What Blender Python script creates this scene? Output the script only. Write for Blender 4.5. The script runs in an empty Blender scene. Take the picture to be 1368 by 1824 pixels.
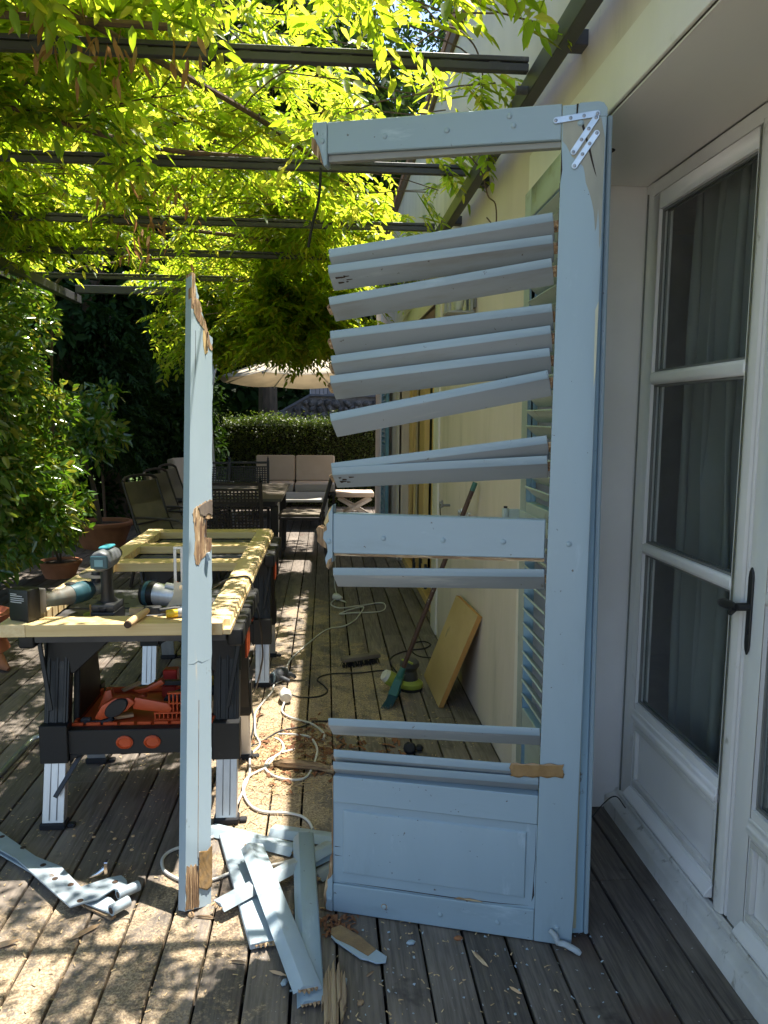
import bpy, bmesh, math, random
import numpy as np
from mathutils import Vector, Matrix, Euler

random.seed(7)
RNG = np.random.default_rng(7)
R = math.radians
SC = bpy.context.scene
COL = SC.collection

# ------------------------------------------------------------------ camera
cam_d = bpy.data.cameras.new('camera')
cam = bpy.data.objects.new('camera', cam_d)
COL.objects.link(cam)
cam_d.sensor_fit = 'VERTICAL'
cam_d.sensor_height = 24.0
cam_d.lens = 24.0 * 1370 / 1824
cam_d.clip_start = 0.05
cam_d.clip_end = 500
_r = Vector((0.9971, -0.0755, 0.0087)).normalized()
_f = Vector((0.0761, 0.9897, -0.1209)).normalized()
_u = _r.cross(_f).normalized()
_r = _f.cross(_u).normalized()
cam.matrix_world = Matrix(((_r.x, _u.x, -_f.x, 0.0), (_r.y, _u.y, -_f.y, 0.0), (_r.z, _u.z, -_f.z, 1.5), (0, 0, 0, 1)))
SC.camera = cam

# ------------------------------------------------------------------ sky, sun, exposure
TO_SUN = Vector((0.232, 0.235, 1.0)).normalized()
world = bpy.data.worlds.new('World')
SC.world = world
world.use_nodes = True
wn = world.node_tree
wn.nodes.clear()
sky = wn.nodes.new('ShaderNodeTexSky')
sky.sky_type = 'NISHITA'
sky.sun_disc = False
sky.sun_elevation = R(71.7)
sky.sun_rotation = R(44.6)
bg = wn.nodes.new('ShaderNodeBackground')
bg.inputs['Strength'].default_value = 0.15
wo = wn.nodes.new('ShaderNodeOutputWorld')
wn.links.new(sky.outputs[0], bg.inputs[0])
wn.links.new(bg.outputs[0], wo.inputs[0])
sun_d = bpy.data.lights.new('sun', 'SUN')
sun_d.energy = 5.0
sun_d.angle = R(0.53)
sun_d.color = (1.0, 0.94, 0.84)
sun = bpy.data.objects.new('sun', sun_d)
COL.objects.link(sun)
sun.rotation_euler = TO_SUN.to_track_quat('Z', 'Y').to_euler()
sun.location = (2, 2, 12)
SC.view_settings.view_transform = 'Standard'
SC.view_settings.look = 'None'
SC.view_settings.exposure = 1.4
SC.view_settings.gamma = 1.0
SC.view_settings.use_curve_mapping = False
SC.cycles.max_bounces = 10
SC.cycles.diffuse_bounces = 5
SC.cycles.transmission_bounces = 6
SC.cycles.transparent_max_bounces = 12


# ------------------------------------------------------------------ mesh helpers
class MB:
    def __init__(s):
        s.v = []; s.f = []

    def add(s, vs, fs, M=None):
        o = len(s.v)
        if M is not None:
            vs = [tuple(M @ Vector(p)) for p in vs]
        s.v += [tuple(p) for p in vs]
        s.f += [[i + o for i in f] for f in fs]
        return s

    def box(s, x0, x1, y0, y1, z0, z1, M=None):
        return s.add([(x0, y0, z0), (x1, y0, z0), (x1, y1, z0), (x0, y1, z0), (x0, y0, z1), (x1, y0, z1), (x1, y1, z1), (x0, y1, z1)],
                     [(0, 3, 2, 1), (4, 5, 6, 7), (0, 1, 5, 4), (1, 2, 6, 5), (2, 3, 7, 6), (3, 0, 4, 7)], M)

    def cbox(s, c, d, M=None):
        return s.box(c[0] - d[0] / 2, c[0] + d[0] / 2, c[1] - d[1] / 2, c[1] + d[1] / 2, c[2] - d[2] / 2, c[2] + d[2] / 2, M)

    def prism(s, poly, h0, h1, axis='z', M=None):
        n = len(poly)
        def P(a, b, h):
            return (a, b, h) if axis == 'z' else ((a, h, b) if axis == 'y' else (h, a, b))
        vs = [P(a, b, h0) for a, b in poly] + [P(a, b, h1) for a, b in poly]
        fs = [list(range(n))[::-1], list(range(n, 2 * n))] + [(i, (i + 1) % n, n + (i + 1) % n, n + i) for i in range(n)]
        return s.add(vs, fs, M)

    def bar(s, p, q, w, h, up=(0, 0, 1)):
        p = Vector(p); q = Vector(q); a = (q - p).normalized()
        up = Vector(up)
        sd = a.cross(up)
        if sd.length < 1e-4:
            sd = a.cross(Vector((1, 0, 0)))
        sd.normalize(); u = sd.cross(a).normalized()
        vs = []
        for c in (p, q):
            for i, j in ((-1, -1), (1, -1), (1, 1), (-1, 1)):
                vs.append(c + sd * (w / 2 * i) + u * (h / 2 * j))
        return s.add(vs, [(0, 1, 2, 3)[::-1], (4, 5, 6, 7), (0, 1, 5, 4), (1, 2, 6, 5), (2, 3, 7, 6), (3, 0, 4, 7)])

    def tube(s, pts, r, n=8, closed=False):
        P = [Vector(p) for p in pts]; m = len(P)
        rs = r if isinstance(r, (list, tuple)) else [r] * m
        vs = []; fs = []; prev = None
        for i in range(m):
            a = P[(i + 1) % m if closed else min(i + 1, m - 1)] - P[(i - 1) % m if closed else max(i - 1, 0)]
            a.normalize()
            if prev is None:
                prev = a.orthogonal().normalized()
            u = (prev - a * prev.dot(a))
            u = u.normalized() if u.length > 1e-6 else a.orthogonal().normalized()
            prev = u; w = a.cross(u)
            for k in range(n):
                t = 2 * math.pi * k / n
                vs.append(P[i] + (u * math.cos(t) + w * math.sin(t)) * rs[i])
        for i in range(m if closed else m - 1):
            j = (i + 1) % m
            for k in range(n):
                fs.append((i * n + k, i * n + (k + 1) % n, j * n + (k + 1) % n, j * n + k))
        if not closed:
            fs.append(list(range(n))[::-1]); fs.append([(m - 1) * n + k for k in range(n)])
        return s.add(vs, fs)

    def lathe(s, prof, n=16, M=None):
        m = len(prof); vs = []; fs = []
        for r, z in prof:
            for k in range(n):
                t = 2 * math.pi * k / n
                vs.append((r * math.cos(t), r * math.sin(t), z))
        for i in range(m - 1):
            for k in range(n):
                fs.append((i * n + k, i * n + (k + 1) % n, (i + 1) * n + (k + 1) % n, (i + 1) * n + k))
        if prof[0][0] > 1e-5: fs.append(list(range(n))[::-1])
        if prof[-1][0] > 1e-5: fs.append([(m - 1) * n + k for k in range(n)])
        return s.add(vs, fs, M)

    def cyl(s, p, q, r, n=12, r2=None):
        return s.tube([p, q], [r, r if r2 is None else r2], n)

    def mesh(s, name, mats, bevel=0.0, seg=1, smooth=35):
        me = bpy.data.meshes.new(name)
        me.from_pydata(s.v, [], s.f)
        bm = bmesh.new(); bm.from_mesh(me)
        bmesh.ops.remove_doubles(bm, verts=bm.verts, dist=1e-6)
        bmesh.ops.recalc_face_normals(bm, faces=bm.faces)
        if bevel > 0:
            es = [e for e in bm.edges if len(e.link_faces) == 2 and e.calc_face_angle(0) > 0.5]
            bmesh.ops.bevel(bm, geom=es, offset=bevel, segments=seg, profile=0.6, affect='EDGES', clamp_overlap=True)
        bm.to_mesh(me); bm.free()
        for m in (mats if isinstance(mats, (list, tuple)) else [mats]):
            me.materials.append(m)
        if smooth:
            me.polygons.foreach_set('use_smooth', [True] * len(me.polygons))
            me.set_sharp_from_angle(angle=R(smooth))
        me.update()
        return me

    def build(s, name, mats, parent=None, bevel=0.0, seg=1, smooth=35, label=None):
        return link(name, s.mesh(name, mats, bevel, seg, smooth), parent, label=label)


def link(name, me, parent=None, loc=None, rot=None, scale=None, label=None):
    o = bpy.data.objects.new(name, me)
    COL.objects.link(o)
    if parent is not None: o.parent = parent
    if loc is not None: o.location = loc
    if rot is not None: o.rotation_euler = rot
    if scale is not None: o.scale = scale
    if label: o['label'] = label
    return o


def tag(o, label, cat=None, group=None, kind=None):
    o['label'] = label
    if cat: o['category'] = cat
    if group: o['group'] = group
    if kind: o['kind'] = kind
    return o


def thing(name, label, cat, loc=(0, 0, 0), rot=(0, 0, 0), group=None):
    o = bpy.data.objects.new(name, None)
    o.empty_display_size = 0.1
    COL.objects.link(o)
    o.location = loc; o.rotation_euler = rot
    return tag(o, label, cat, group)


def copy_thing(o, loc, rot, label):
    def rec(src, par):
        c = src.copy(); COL.objects.link(c); c.parent = par
        for ch in [k for k in src.children]:
            rec(ch, c)
        return c
    r = rec(o, None)
    r.location = loc; r.rotation_euler = rot; r['label'] = label
    return r


def spline(pts, per=6):
    """Catmull-Rom through the points."""
    P = [Vector(p) for p in pts]
    P = [P[0] * 2 - P[1]] + P + [P[-1] * 2 - P[-2]]
    out = []
    for i in range(1, len(P) - 2):
        for k in range(per):
            t = k / per
            a, b, c, d = P[i - 1], P[i], P[i + 1], P[i + 2]
            out.append(0.5 * ((2 * b) + (c - a) * t + (2 * a - 5 * b + 4 * c - d) * t * t + (3 * b - a - 3 * c + d) * t ** 3))
    out.append(P[-2])
    return out


# ------------------------------------------------------------------ materials
def nd(nt, typ, ins=None, **attrs):
    n = nt.nodes.new('ShaderNode' + typ)
    for k, v in attrs.items():
        setattr(n, k, v)
    for k, v in (ins or {}).items():
        sock = n.inputs[k]
        if isinstance(v, bpy.types.NodeSocket):
            nt.links.new(v, sock)
        else:
            sock.default_value = v
    return n


def c4(c):
    return (c[0], c[1], c[2], 1.0)


def mul(c, k):
    return tuple(min(1.0, x * k) for x in c)


def mixc(nt, fac, a, b, blend='MIX'):
    n = nt.nodes.new('ShaderNodeMix')
    n.data_type = 'RGBA'; n.blend_type = blend; n.clamp_factor = True
    for sock, v in ((n.inputs[0], fac), (n.inputs[6], a), (n.inputs[7], b)):
        if isinstance(v, bpy.types.NodeSocket): nt.links.new(v, sock)
        else: sock.default_value = v if not isinstance(v, tuple) else (c4(v) if len(v) == 3 else v)
    return n.outputs[2]


def mth(nt, op, a, b=0.0, c=0.0, clamp=False):
    n = nt.nodes.new('ShaderNodeMath'); n.operation = op; n.use_clamp = clamp
    for i, v in enumerate((a, b, c)):
        if isinstance(v, bpy.types.NodeSocket): nt.links.new(v, n.inputs[i])
        else: n.inputs[i].default_value = v
    return n.outputs[0]


def vmth(nt, op, a, b=(0, 0, 0)):
    n = nt.nodes.new('ShaderNodeVectorMath'); n.operation = op
    for i, v in enumerate((a, b)):
        if isinstance(v, bpy.types.NodeSocket): nt.links.new(v, n.inputs[i])
        else: n.inputs[i].default_value = v
    return n


def ramp(nt, fac, lo, hi):
    n = nt.nodes.new('ShaderNodeMapRange'); n.interpolation_type = 'SMOOTHSTEP'
    nt.links.new(fac, n.inputs[0])
    n.inputs[1].default_value = lo; n.inputs[2].default_value = hi
    n.inputs[3].default_value = 0.0; n.inputs[4].default_value = 1.0
    return n.outputs[0]


def new_mat(name):
    m = bpy.data.materials.new(name); m.use_nodes = True
    nt = m.node_tree; nt.nodes.clear()
    out = nt.nodes.new('ShaderNodeOutputMaterial')
    return m, nt, out


def coords(nt, world=False):
    """object coordinates shifted by the object's own random number, so that copies differ"""
    if world:
        return nt.nodes.new('ShaderNodeNewGeometry').outputs['Position']
    tc = nt.nodes.new('ShaderNodeTexCoord').outputs['Object']
    rnd = nt.nodes.new('ShaderNodeObjectInfo').outputs['Random']
    off = nd(nt, 'CombineXYZ', {0: mth(nt, 'MULTIPLY', rnd, 31.0), 1: mth(nt, 'MULTIPLY', rnd, 17.0), 2: mth(nt, 'MULTIPLY', rnd, 53.0)})
    return vmth(nt, 'ADD', tc, off.outputs[0]).outputs[0]


def noise(nt, vec, scale, detail=4.0, rough=0.55, stretch=None, dist=0.0):
    if stretch is not None:
        vec = vmth(nt, 'MULTIPLY', vec, stretch).outputs[0]
    return nd(nt, 'TexNoise', {'Vector': vec, 'Scale': scale, 'Detail': detail, 'Roughness': rough, 'Distortion': dist}).outputs[0]


def mat(name, col, col2=None, scale=6.0, stretch=(1, 1, 1), rough=0.6, metal=0.0, bump=0.15, bscale=None, bdist=0.002,
        spots=(), rand=0.08, world=False, spec=0.5, rvar=0.1, contrast=(0.3, 0.7), sheen=0.0):
    """noise-mixed principled surface; spots: (colour, scale, low, high, stretch) layers of stain, dust or wear"""
    m, nt, out = new_mat(name)
    v = coords(nt, world)
    col2 = col2 or mul(col, 0.78)
    n1 = noise(nt, v, scale, 5.0, 0.6, stretch)
    c = mixc(nt, ramp(nt, n1, contrast[0], contrast[1]), col2, col)
    for sp in spots:
        sc, ss, lo, hi = sp[:4]
        st = sp[4] if len(sp) > 4 else None
        vv = vmth(nt, 'ADD', v, (7.3 * ss % 5, 3.1, 9.7)).outputs[0]
        c = mixc(nt, ramp(nt, noise(nt, vv, ss, 6.0, 0.65, st), lo, hi), c, sc)
    if rand:
        rnd = nt.nodes.new('ShaderNodeObjectInfo').outputs['Random']
        k = mth(nt, 'ADD', mth(nt, 'MULTIPLY', rnd, 2 * rand), 1.0 - rand)
        c = mixc(nt, 1.0, c, nd(nt, 'CombineColor', {0: k, 1: k, 2: k}).outputs[0], 'MULTIPLY')
    p = nd(nt, 'BsdfPrincipled', {'Base Color': c, 'Metallic': metal, 'Specular IOR Level': spec})
    rr = mth(nt, 'ADD', mth(nt, 'MULTIPLY', n1, 2 * rvar), rough - rvar)
    nt.links.new(rr, p.inputs['Roughness'])
    if bump:
        bn = noise(nt, v, bscale or scale * 6, 5.0, 0.6, stretch)
        b = nd(nt, 'Bump', {'Height': bn, 'Strength': bump, 'Distance': bdist})
        nt.links.new(b.outputs[0], p.inputs['Normal'])
    nt.links.new(p.outputs[0], out.inputs[0])
    return m


BLUE = (0.30, 0.395, 0.455)
paint = mat('blue_paint', BLUE, mul(BLUE, 0.9), 3.0, (1, 1, 0.35), 0.42, bump=0.12, bscale=40, rand=0.04,
            spots=[((0.24, 0.31, 0.35), 9.0, 0.54, 0.80, (1, 1, 0.25)), ((0.38, 0.48, 0.54), 14.0, 0.60, 0.76, (1, 1, 0.3)), ((0.10, 0.09, 0.08), 45.0, 0.675, 0.70)])
paint_h = mat('blue_paint_rail', BLUE, mul(BLUE, 0.9), 3.0, (0.35, 1, 1), 0.42, bump=0.12, bscale=40, rand=0.04,
              spots=[((0.24, 0.31, 0.35), 9.0, 0.54, 0.80, (0.25, 1, 1)), ((0.38, 0.48, 0.54), 14.0, 0.60, 0.76, (0.3, 1, 1)), ((0.10, 0.09, 0.08), 45.0, 0.675, 0.70)])
paint_slat = mat('blue_paint_dust_bounce', (0.285, 0.305, 0.315), (0.235, 0.26, 0.275), 2.2, (0.25, 1, 1), 0.5, bump=0.15, bscale=40, rand=0.05,
                 spots=[((0.20, 0.195, 0.175), 7.0, 0.48, 0.72, (0.2, 1, 1)), ((0.38, 0.40, 0.39), 12.0, 0.58, 0.72, (0.15, 1, 1)), ((0.10, 0.09, 0.07), 45.0, 0.68, 0.71)])  # grey holds dust plus the dull light bounced up from the deck
paint_post = mat('blue_paint_stile', (0.345, 0.43, 0.485), (0.305, 0.39, 0.445), 3.0, (1, 1, 0.3), 0.5, bump=0.2, bscale=30, rand=0.0,
                 spots=[((0.55, 0.50, 0.40), 8.0, 0.62, 0.72, (1.6, 1, 0.12)), ((0.20, 0.22, 0.22), 26.0, 0.68, 0.74, (1, 1, 0.4))])
paint_pale = mat('pale_paint', (0.40, 0.485, 0.535), (0.34, 0.415, 0.465), 4.0, (1, 0.3, 1), 0.45, bump=0.15, bscale=40, rand=0.06,
                 spots=[((0.33, 0.34, 0.32), 9.0, 0.52, 0.74), ((0.16, 0.13, 0.09), 28.0, 0.70, 0.75)])
green_grey = mat('green_grey_tone', (0.47, 0.53, 0.50), (0.40, 0.455, 0.43), 5.0, (1, 0.4, 1), 0.55, rand=0.06,
                  spots=[((0.30, 0.30, 0.25), 8.0, 0.56, 0.74)])
raw_wood = mat('raw_broken_wood', (0.46, 0.30, 0.16), (0.16, 0.085, 0.045), 90.0, (1, 1, 0.10), 0.85, bump=1.0, bscale=140, bdist=0.006, rand=0.12,
               spots=[((0.62, 0.46, 0.28), 110.0, 0.54, 0.64, (1, 1, 0.10)), ((0.04, 0.025, 0.018), 70.0, 0.57, 0.66, (1, 1, 0.15))])
raw_wood_x = mat('raw_broken_wood_lying', (0.46, 0.31, 0.17), (0.20, 0.12, 0.065), 90.0, (0.10, 1, 1), 0.85, bump=1.0, bscale=140, bdist=0.006, rand=0.15,
                 spots=[((0.60, 0.46, 0.28), 110.0, 0.52, 0.64, (0.1, 1, 1)), ((0.05, 0.035, 0.025), 70.0, 0.58, 0.68, (0.15, 1, 1))])
dark_wood = mat('dark_rot', (0.09, 0.05, 0.03), (0.03, 0.02, 0.015), 20.0, (1, 1, 0.3), 0.9, bump=0.8, bdist=0.004)
pine = mat('new_pine', (0.76, 0.60, 0.34), (0.67, 0.48, 0.24), 55.0, (1, 0.03, 1), 0.6, bump=0.12, rand=0.06,
           spots=[((0.42, 0.24, 0.09), 5.0, 0.70, 0.76)])
pine_x = mat('new_pine_rail', (0.74, 0.56, 0.28), (0.64, 0.44, 0.19), 55.0, (0.03, 1, 1), 0.6, bump=0.12, rand=0.08,
             spots=[((0.42, 0.24, 0.09), 5.0, 0.70, 0.76)])
plank_wood = mat('leaning_plank_wood', (0.60, 0.44, 0.21), (0.46, 0.31, 0.13), 9.0, (1, 0.12, 0.12), 0.65, rand=0.0,
                 spots=[((0.36, 0.42, 0.42), 5.0, 0.66, 0.70), ((0.22, 0.18, 0.12), 3.4, 0.60, 0.72)])
plank_edge = mat('plank_edge_wood', (0.55, 0.28, 0.08), (0.42, 0.20, 0.05), 14.0, (1, 0.2, 0.2), 0.7, rand=0)
zinc = mat('zinc_plate', (0.62, 0.66, 0.70), (0.48, 0.52, 0.55), 20.0, rough=0.35, metal=0.85, bump=0.1,
           spots=[((0.30, 0.20, 0.11), 14.0, 0.66, 0.74)])
screw_m = mat('screw_metal', (0.35, 0.36, 0.38), rough=0.35, metal=0.9, bump=0)
tape = mat('brown_tape', (0.30, 0.185, 0.08), (0.24, 0.145, 0.06), 25.0, (1, 1, 0.5), 0.20, bump=0.6, bscale=45, bdist=0.006, rand=0.05)
stucco = mat('stucco', (0.70, 0.605, 0.525), (0.63, 0.54, 0.465), 2.0, (1, 1, 0.25), 0.9, bump=0.35, bscale=60, bdist=0.003, rand=0, world=True,
             spots=[((0.56, 0.49, 0.40), 2.6, 0.45, 0.75, (1, 1, 0.22)), ((0.42, 0.37, 0.31), 5.0, 0.58, 0.82, (1, 1, 0.16)), ((0.36, 0.33, 0.29), 9.0, 0.64, 0.80, (1, 1, 0.45)), ((0.66, 0.61, 0.46), 1.5, 0.55, 0.80, (1, 1, 0.4))])
surround = mat('pale_surround_render', (0.76, 0.70, 0.64), (0.70, 0.64, 0.58), 3.0, (1, 1, 0.5), 0.85, bump=0.2, bscale=60, rand=0, world=True,
               spots=[((0.42, 0.40, 0.34), 4.0, 0.60, 0.80)])
soffit_m = mat('soffit_render', (0.87, 0.82, 0.76), (0.82, 0.77, 0.71), 2.5, (1, 0.3, 1), 0.9, bump=0.2, bscale=50, rand=0, world=True,
               spots=[((0.52, 0.45, 0.38), 4.0, 0.58, 0.80, (1, 0.35, 1))])
reveal_m = mat('reveal_render', (0.80, 0.77, 0.76), (0.74, 0.71, 0.70), 3.0, rough=0.9, bump=0.25, bscale=60, rand=0, world=True)
white_paint = mat('white_joinery_paint', (0.83, 0.81, 0.80), (0.78, 0.76, 0.75), 4.0, (1, 1, 0.3), 0.45, bump=0.1, rand=0.02,
                  spots=[((0.42, 0.40, 0.36), 9.0, 0.64, 0.78, (1, 1, 0.3))])
white_worn = mat('white_worn_paint', (0.74, 0.72, 0.69), (0.62, 0.60, 0.57), 8.0, (1, 1, 0.2), 0.55, bump=0.2, rand=0,
                 spots=[((0.34, 0.32, 0.28), 20.0, 0.58, 0.70, (1, 1, 0.4))])
gasket = mat('grey_gasket', (0.20, 0.20, 0.19), rough=0.7, bump=0)
iron = mat('black_iron', (0.035, 0.035, 0.037), rough=0.45, metal=0.3, bump=0.2)
steel = mat('dark_pergola_steel', (0.060, 0.060, 0.064), (0.045, 0.045, 0.048), 6.0, rough=0.5, bump=0.1,
            spots=[((0.12, 0.11, 0.10), 9.0, 0.62, 0.76)])
black_p = mat('black_plastic', (0.010, 0.0105, 0.0115), (0.007, 0.0075, 0.0085), 9.0, rough=0.5, bump=0.15, spots=[((0.07, 0.06, 0.05), 7.0, 0.62, 0.90)])
grey_p = mat('grey_worktop_plastic', (0.085, 0.085, 0.09), (0.06, 0.06, 0.065), 7.0, rough=0.55, spots=[((0.22, 0.20, 0.17), 6.0, 0.60, 0.82)])
orange_p = mat('orange_plastic', (0.58, 0.085, 0.018), (0.48, 0.065, 0.014), 8.0, rough=0.42, spots=[((0.25, 0.13, 0.07), 6.0, 0.62, 0.85)])
red_p = mat('red_plastic', (0.50, 0.03, 0.02), rough=0.4)
yellow_p = mat('yellow_plastic', (0.80, 0.52, 0.02), (0.72, 0.44, 0.02), rough=0.35)
teal_p = mat('teal_plastic', (0.036, 0.105, 0.13), (0.030, 0.085, 0.105), 8.0, rough=0.4, spots=[((0.25, 0.22, 0.16), 7.0, 0.60, 0.82)])
green_p = mat('green_plastic', (0.03, 0.13, 0.11), (0.024, 0.10, 0.085), rough=0.45)
lime_p = mat('lime_plastic', (0.33, 0.38, 0.06), rough=0.45, spots=[((0.30, 0.28, 0.20), 6.0, 0.60, 0.82)])
alu = mat('brushed_aluminium', (0.62, 0.63, 0.65), (0.52, 0.53, 0.55), 30.0, (1, 1, 0.05), 0.42, metal=0.75, bump=0.1, rand=0.03)
alu_dark = mat('aluminium_groove', (0.20, 0.20, 0.21), rough=0.5, metal=0.6, bump=0)
rubber = mat('black_rubber', (0.014, 0.014, 0.018), rough=0.75)
cord_w = mat('white_cord', (0.66, 0.64, 0.59), (0.56, 0.54, 0.49), 30.0, rough=0.5, bump=0)
cord_b = mat('black_cord', (0.018, 0.018, 0.02), rough=0.55, bump=0)
terra = mat('terracotta', (0.42, 0.17, 0.085), (0.30, 0.12, 0.06), 5.0, rough=0.85, spots=[((0.50, 0.38, 0.28), 4.0, 0.58, 0.78), ((0.14, 0.10, 0.06), 5.0, 0.62, 0.80)])
soil = mat('soil', (0.05, 0.035, 0.022), rough=0.95, bump=0.9, bdist=0.02)
beige = mat('beige_cushion', (0.56, 0.45, 0.34), (0.52, 0.41, 0.30), 5.0, rough=0.9, bump=0.2, bscale=250)
sling = mat('beige_sling_fabric', (0.20, 0.165, 0.12), (0.165, 0.14, 0.10), 12.0, rough=0.85, bump=0.3, bscale=200)
brown_metal = mat('brown_chair_metal', (0.030, 0.022, 0.018), rough=0.5, bump=0.1)
table_m = mat('dark_table_top', (0.12, 0.10, 0.08), (0.08, 0.07, 0.055), 6.0, rough=0.35)
pale_table = mat('pale_grey_metal', (0.50, 0.48, 0.42), rough=0.5)
white_wood = mat('pale_folding_wood', (0.62, 0.56, 0.48), rough=0.6)
stone = mat('grey_stone', (0.16, 0.155, 0.15), (0.07, 0.07, 0.07), 4.0, rough=0.95, bump=0.8, bscale=12, bdist=0.03, rand=0.3,
            spots=[((0.34, 0.33, 0.32), 3.0, 0.58, 0.72)])
grey_board = mat('grey_boards', (0.30, 0.29, 0.30), (0.22, 0.22, 0.23), 5.0, (4, 4, 0.3), 0.8)
yellow_wood = mat('yellow_window_wood', (0.78, 0.53, 0.20), (0.70, 0.44, 0.13), 8.0, (1, 1, 0.1), 0.5, rand=0.12)
fascia_m = mat('brown_fascia', (0.15, 0.09, 0.05), rough=0.6)
tile_m = mat('roof_tile', (0.34, 0.17, 0.10), rough=0.85, rand=0.2)
bark = mat('bark', (0.12, 0.085, 0.055), (0.06, 0.045, 0.03), 14.0, (1, 1, 0.3), 0.9, bump=0.8, bdist=0.006)
vine_wood = mat('vine_stem_bark', (0.16, 0.10, 0.065), (0.09, 0.06, 0.04), 20.0, rough=0.9, bump=0.6, bdist=0.004)
handle_wood = mat('handle_wood', (0.60, 0.40, 0.22), (0.52, 0.33, 0.17), 10.0, (1, 0.2, 0.2), 0.55)
rust_wood = mat('weathered_handle', (0.075, 0.038, 0.026), (0.05, 0.025, 0.018), 16.0, rough=0.6, spots=[((0.30, 0.25, 0.18), 26.0, 0.62, 0.70)])
bristle = mat('teal_bristles', (0.05, 0.14, 0.15), (0.03, 0.09, 0.10), 30.0, rough=0.7, bump=0)
bristle_b = mat('black_bristles', (0.02, 0.02, 0.022), rough=0.8, bump=0)
grey_leather = mat('grey_work_glove', (0.16, 0.19, 0.21), (0.05, 0.05, 0.06), 8.0, rough=0.8)
dry_leaf = mat('dry_leaf', (0.32, 0.13, 0.05), (0.20, 0.08, 0.035), 20.0, rough=0.8, rand=0.3)
chrome = mat('chrome', (0.75, 0.75, 0.76), rough=0.2, metal=1.0, bump=0)
label_w = mat('printed_label', (0.55, 0.55, 0.55), rough=0.5, bump=0)
shavings_m = mat('pale_wood_shavings', (0.62, 0.46, 0.25), (0.48, 0.32, 0.16), 8.0, rough=0.9, world=True, rand=0)
ground_m = mat('garden_soil', (0.07, 0.055, 0.035), (0.04, 0.035, 0.022), 2.0, rough=0.95, bump=0.6, bdist=0.02, world=True, rand=0)
lawn_m = mat('lawn_green', (0.07, 0.12, 0.02), (0.045, 0.085, 0.015), 3.0, rough=0.9, world=True, rand=0)


def glass_mat(name, tint=(0.92, 0.95, 0.94)):
    m, nt, out = new_mat(name)
    tr = nd(nt, 'BsdfTransparent', {'Color': c4(tint)})
    v = coords(nt)
    nz = noise(nt, v, 3.0, 3.0)
    gl = nd(nt, 'BsdfGlossy', {'Color': (1, 1, 1, 1), 'Roughness': 0.02})
    bk = nt.nodes.new('ShaderNodeNewGeometry').outputs['Backfacing']
    fr = nd(nt, 'Fresnel', {'IOR': 1.5})
    frf = mth(nt, 'MULTIPLY', fr.outputs[0], mth(nt, 'SUBTRACT', 1.0, bk))
    du = nd(nt, 'BsdfDiffuse', {'Color': (0.35, 0.36, 0.35, 1)})
    a = nd(nt, 'MixShader', {0: mth(nt, 'MULTIPLY', ramp(nt, nz, 0.45, 0.8), 0.05), 1: tr.outputs[0], 2: du.outputs[0]})
    mx = nd(nt, 'MixShader', {0: frf, 1: a.outputs[0], 2: gl.outputs[0]})
    nt.links.new(mx.outputs[0], out.inputs[0])
    return m


glass = glass_mat('window_glass')


def cloth_mat(name, col, tr=0.4, clear=0.0):
    m, nt, out = new_mat(name)
    v = coords(nt)
    c = mixc(nt, ramp(nt, noise(nt, v, 3.0, 4.0), 0.3, 0.7), mul(col, 0.85), col)
    d = nd(nt, 'BsdfDiffuse', {'Color': c}); t = nd(nt, 'BsdfTranslucent', {'Color': c})
    mx = nd(nt, 'MixShader', {0: tr, 1: d.outputs[0], 2: t.outputs[0]})
    if clear:
        mx = nd(nt, 'MixShader', {0: clear, 1: mx.outputs[0], 2: nd(nt, 'BsdfTransparent').outputs[0]})
    nt.links.new(mx.outputs[0], out.inputs[0])
    return m


curtain_m = cloth_mat('sheer_curtain', (0.36, 0.375, 0.36), 0.25, 0.28)
canvas_m = cloth_mat('cream_canvas', (0.78, 0.70, 0.56), 0.35)


def leaf_mat(name, cols, trans, tr=0.5, rough=0.35, spec=0.5):
    """cols: leaf colours that vary leaf by leaf; trans: colour of the light that comes through a leaf"""
    m, nt, out = new_mat(name)
    rnd = nt.nodes.new('ShaderNodeNewGeometry').outputs['Random Per Island']
    r = nt.nodes.new('ShaderNodeValToRGB')
    nt.links.new(rnd, r.inputs[0])
    el = r.color_ramp.elements
    while len(el) < len(cols): el.new(0.5)
    for i, c in enumerate(cols):
        el[i].position = i / max(1, len(cols) - 1); el[i].color = c4(c)
    r2 = nt.nodes.new('ShaderNodeValToRGB')
    nt.links.new(rnd, r2.inputs[0])
    el = r2.color_ramp.elements
    while len(el) < len(trans): el.new(0.5)
    for i, c in enumerate(trans):
        el[i].position = i / max(1, len(trans) - 1); el[i].color = c4(c)
    p = nd(nt, 'BsdfPrincipled', {'Base Color': r.outputs[0], 'Roughness': rough, 'Specular IOR Level': spec})
    t = nd(nt, 'BsdfTranslucent', {'Color': r2.outputs[0]})
    mx = nd(nt, 'MixShader', {0: tr, 1: p.outputs[0], 2: t.outputs[0]})
    nt.links.new(mx.outputs[0], out.inputs[0])
    return m


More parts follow.
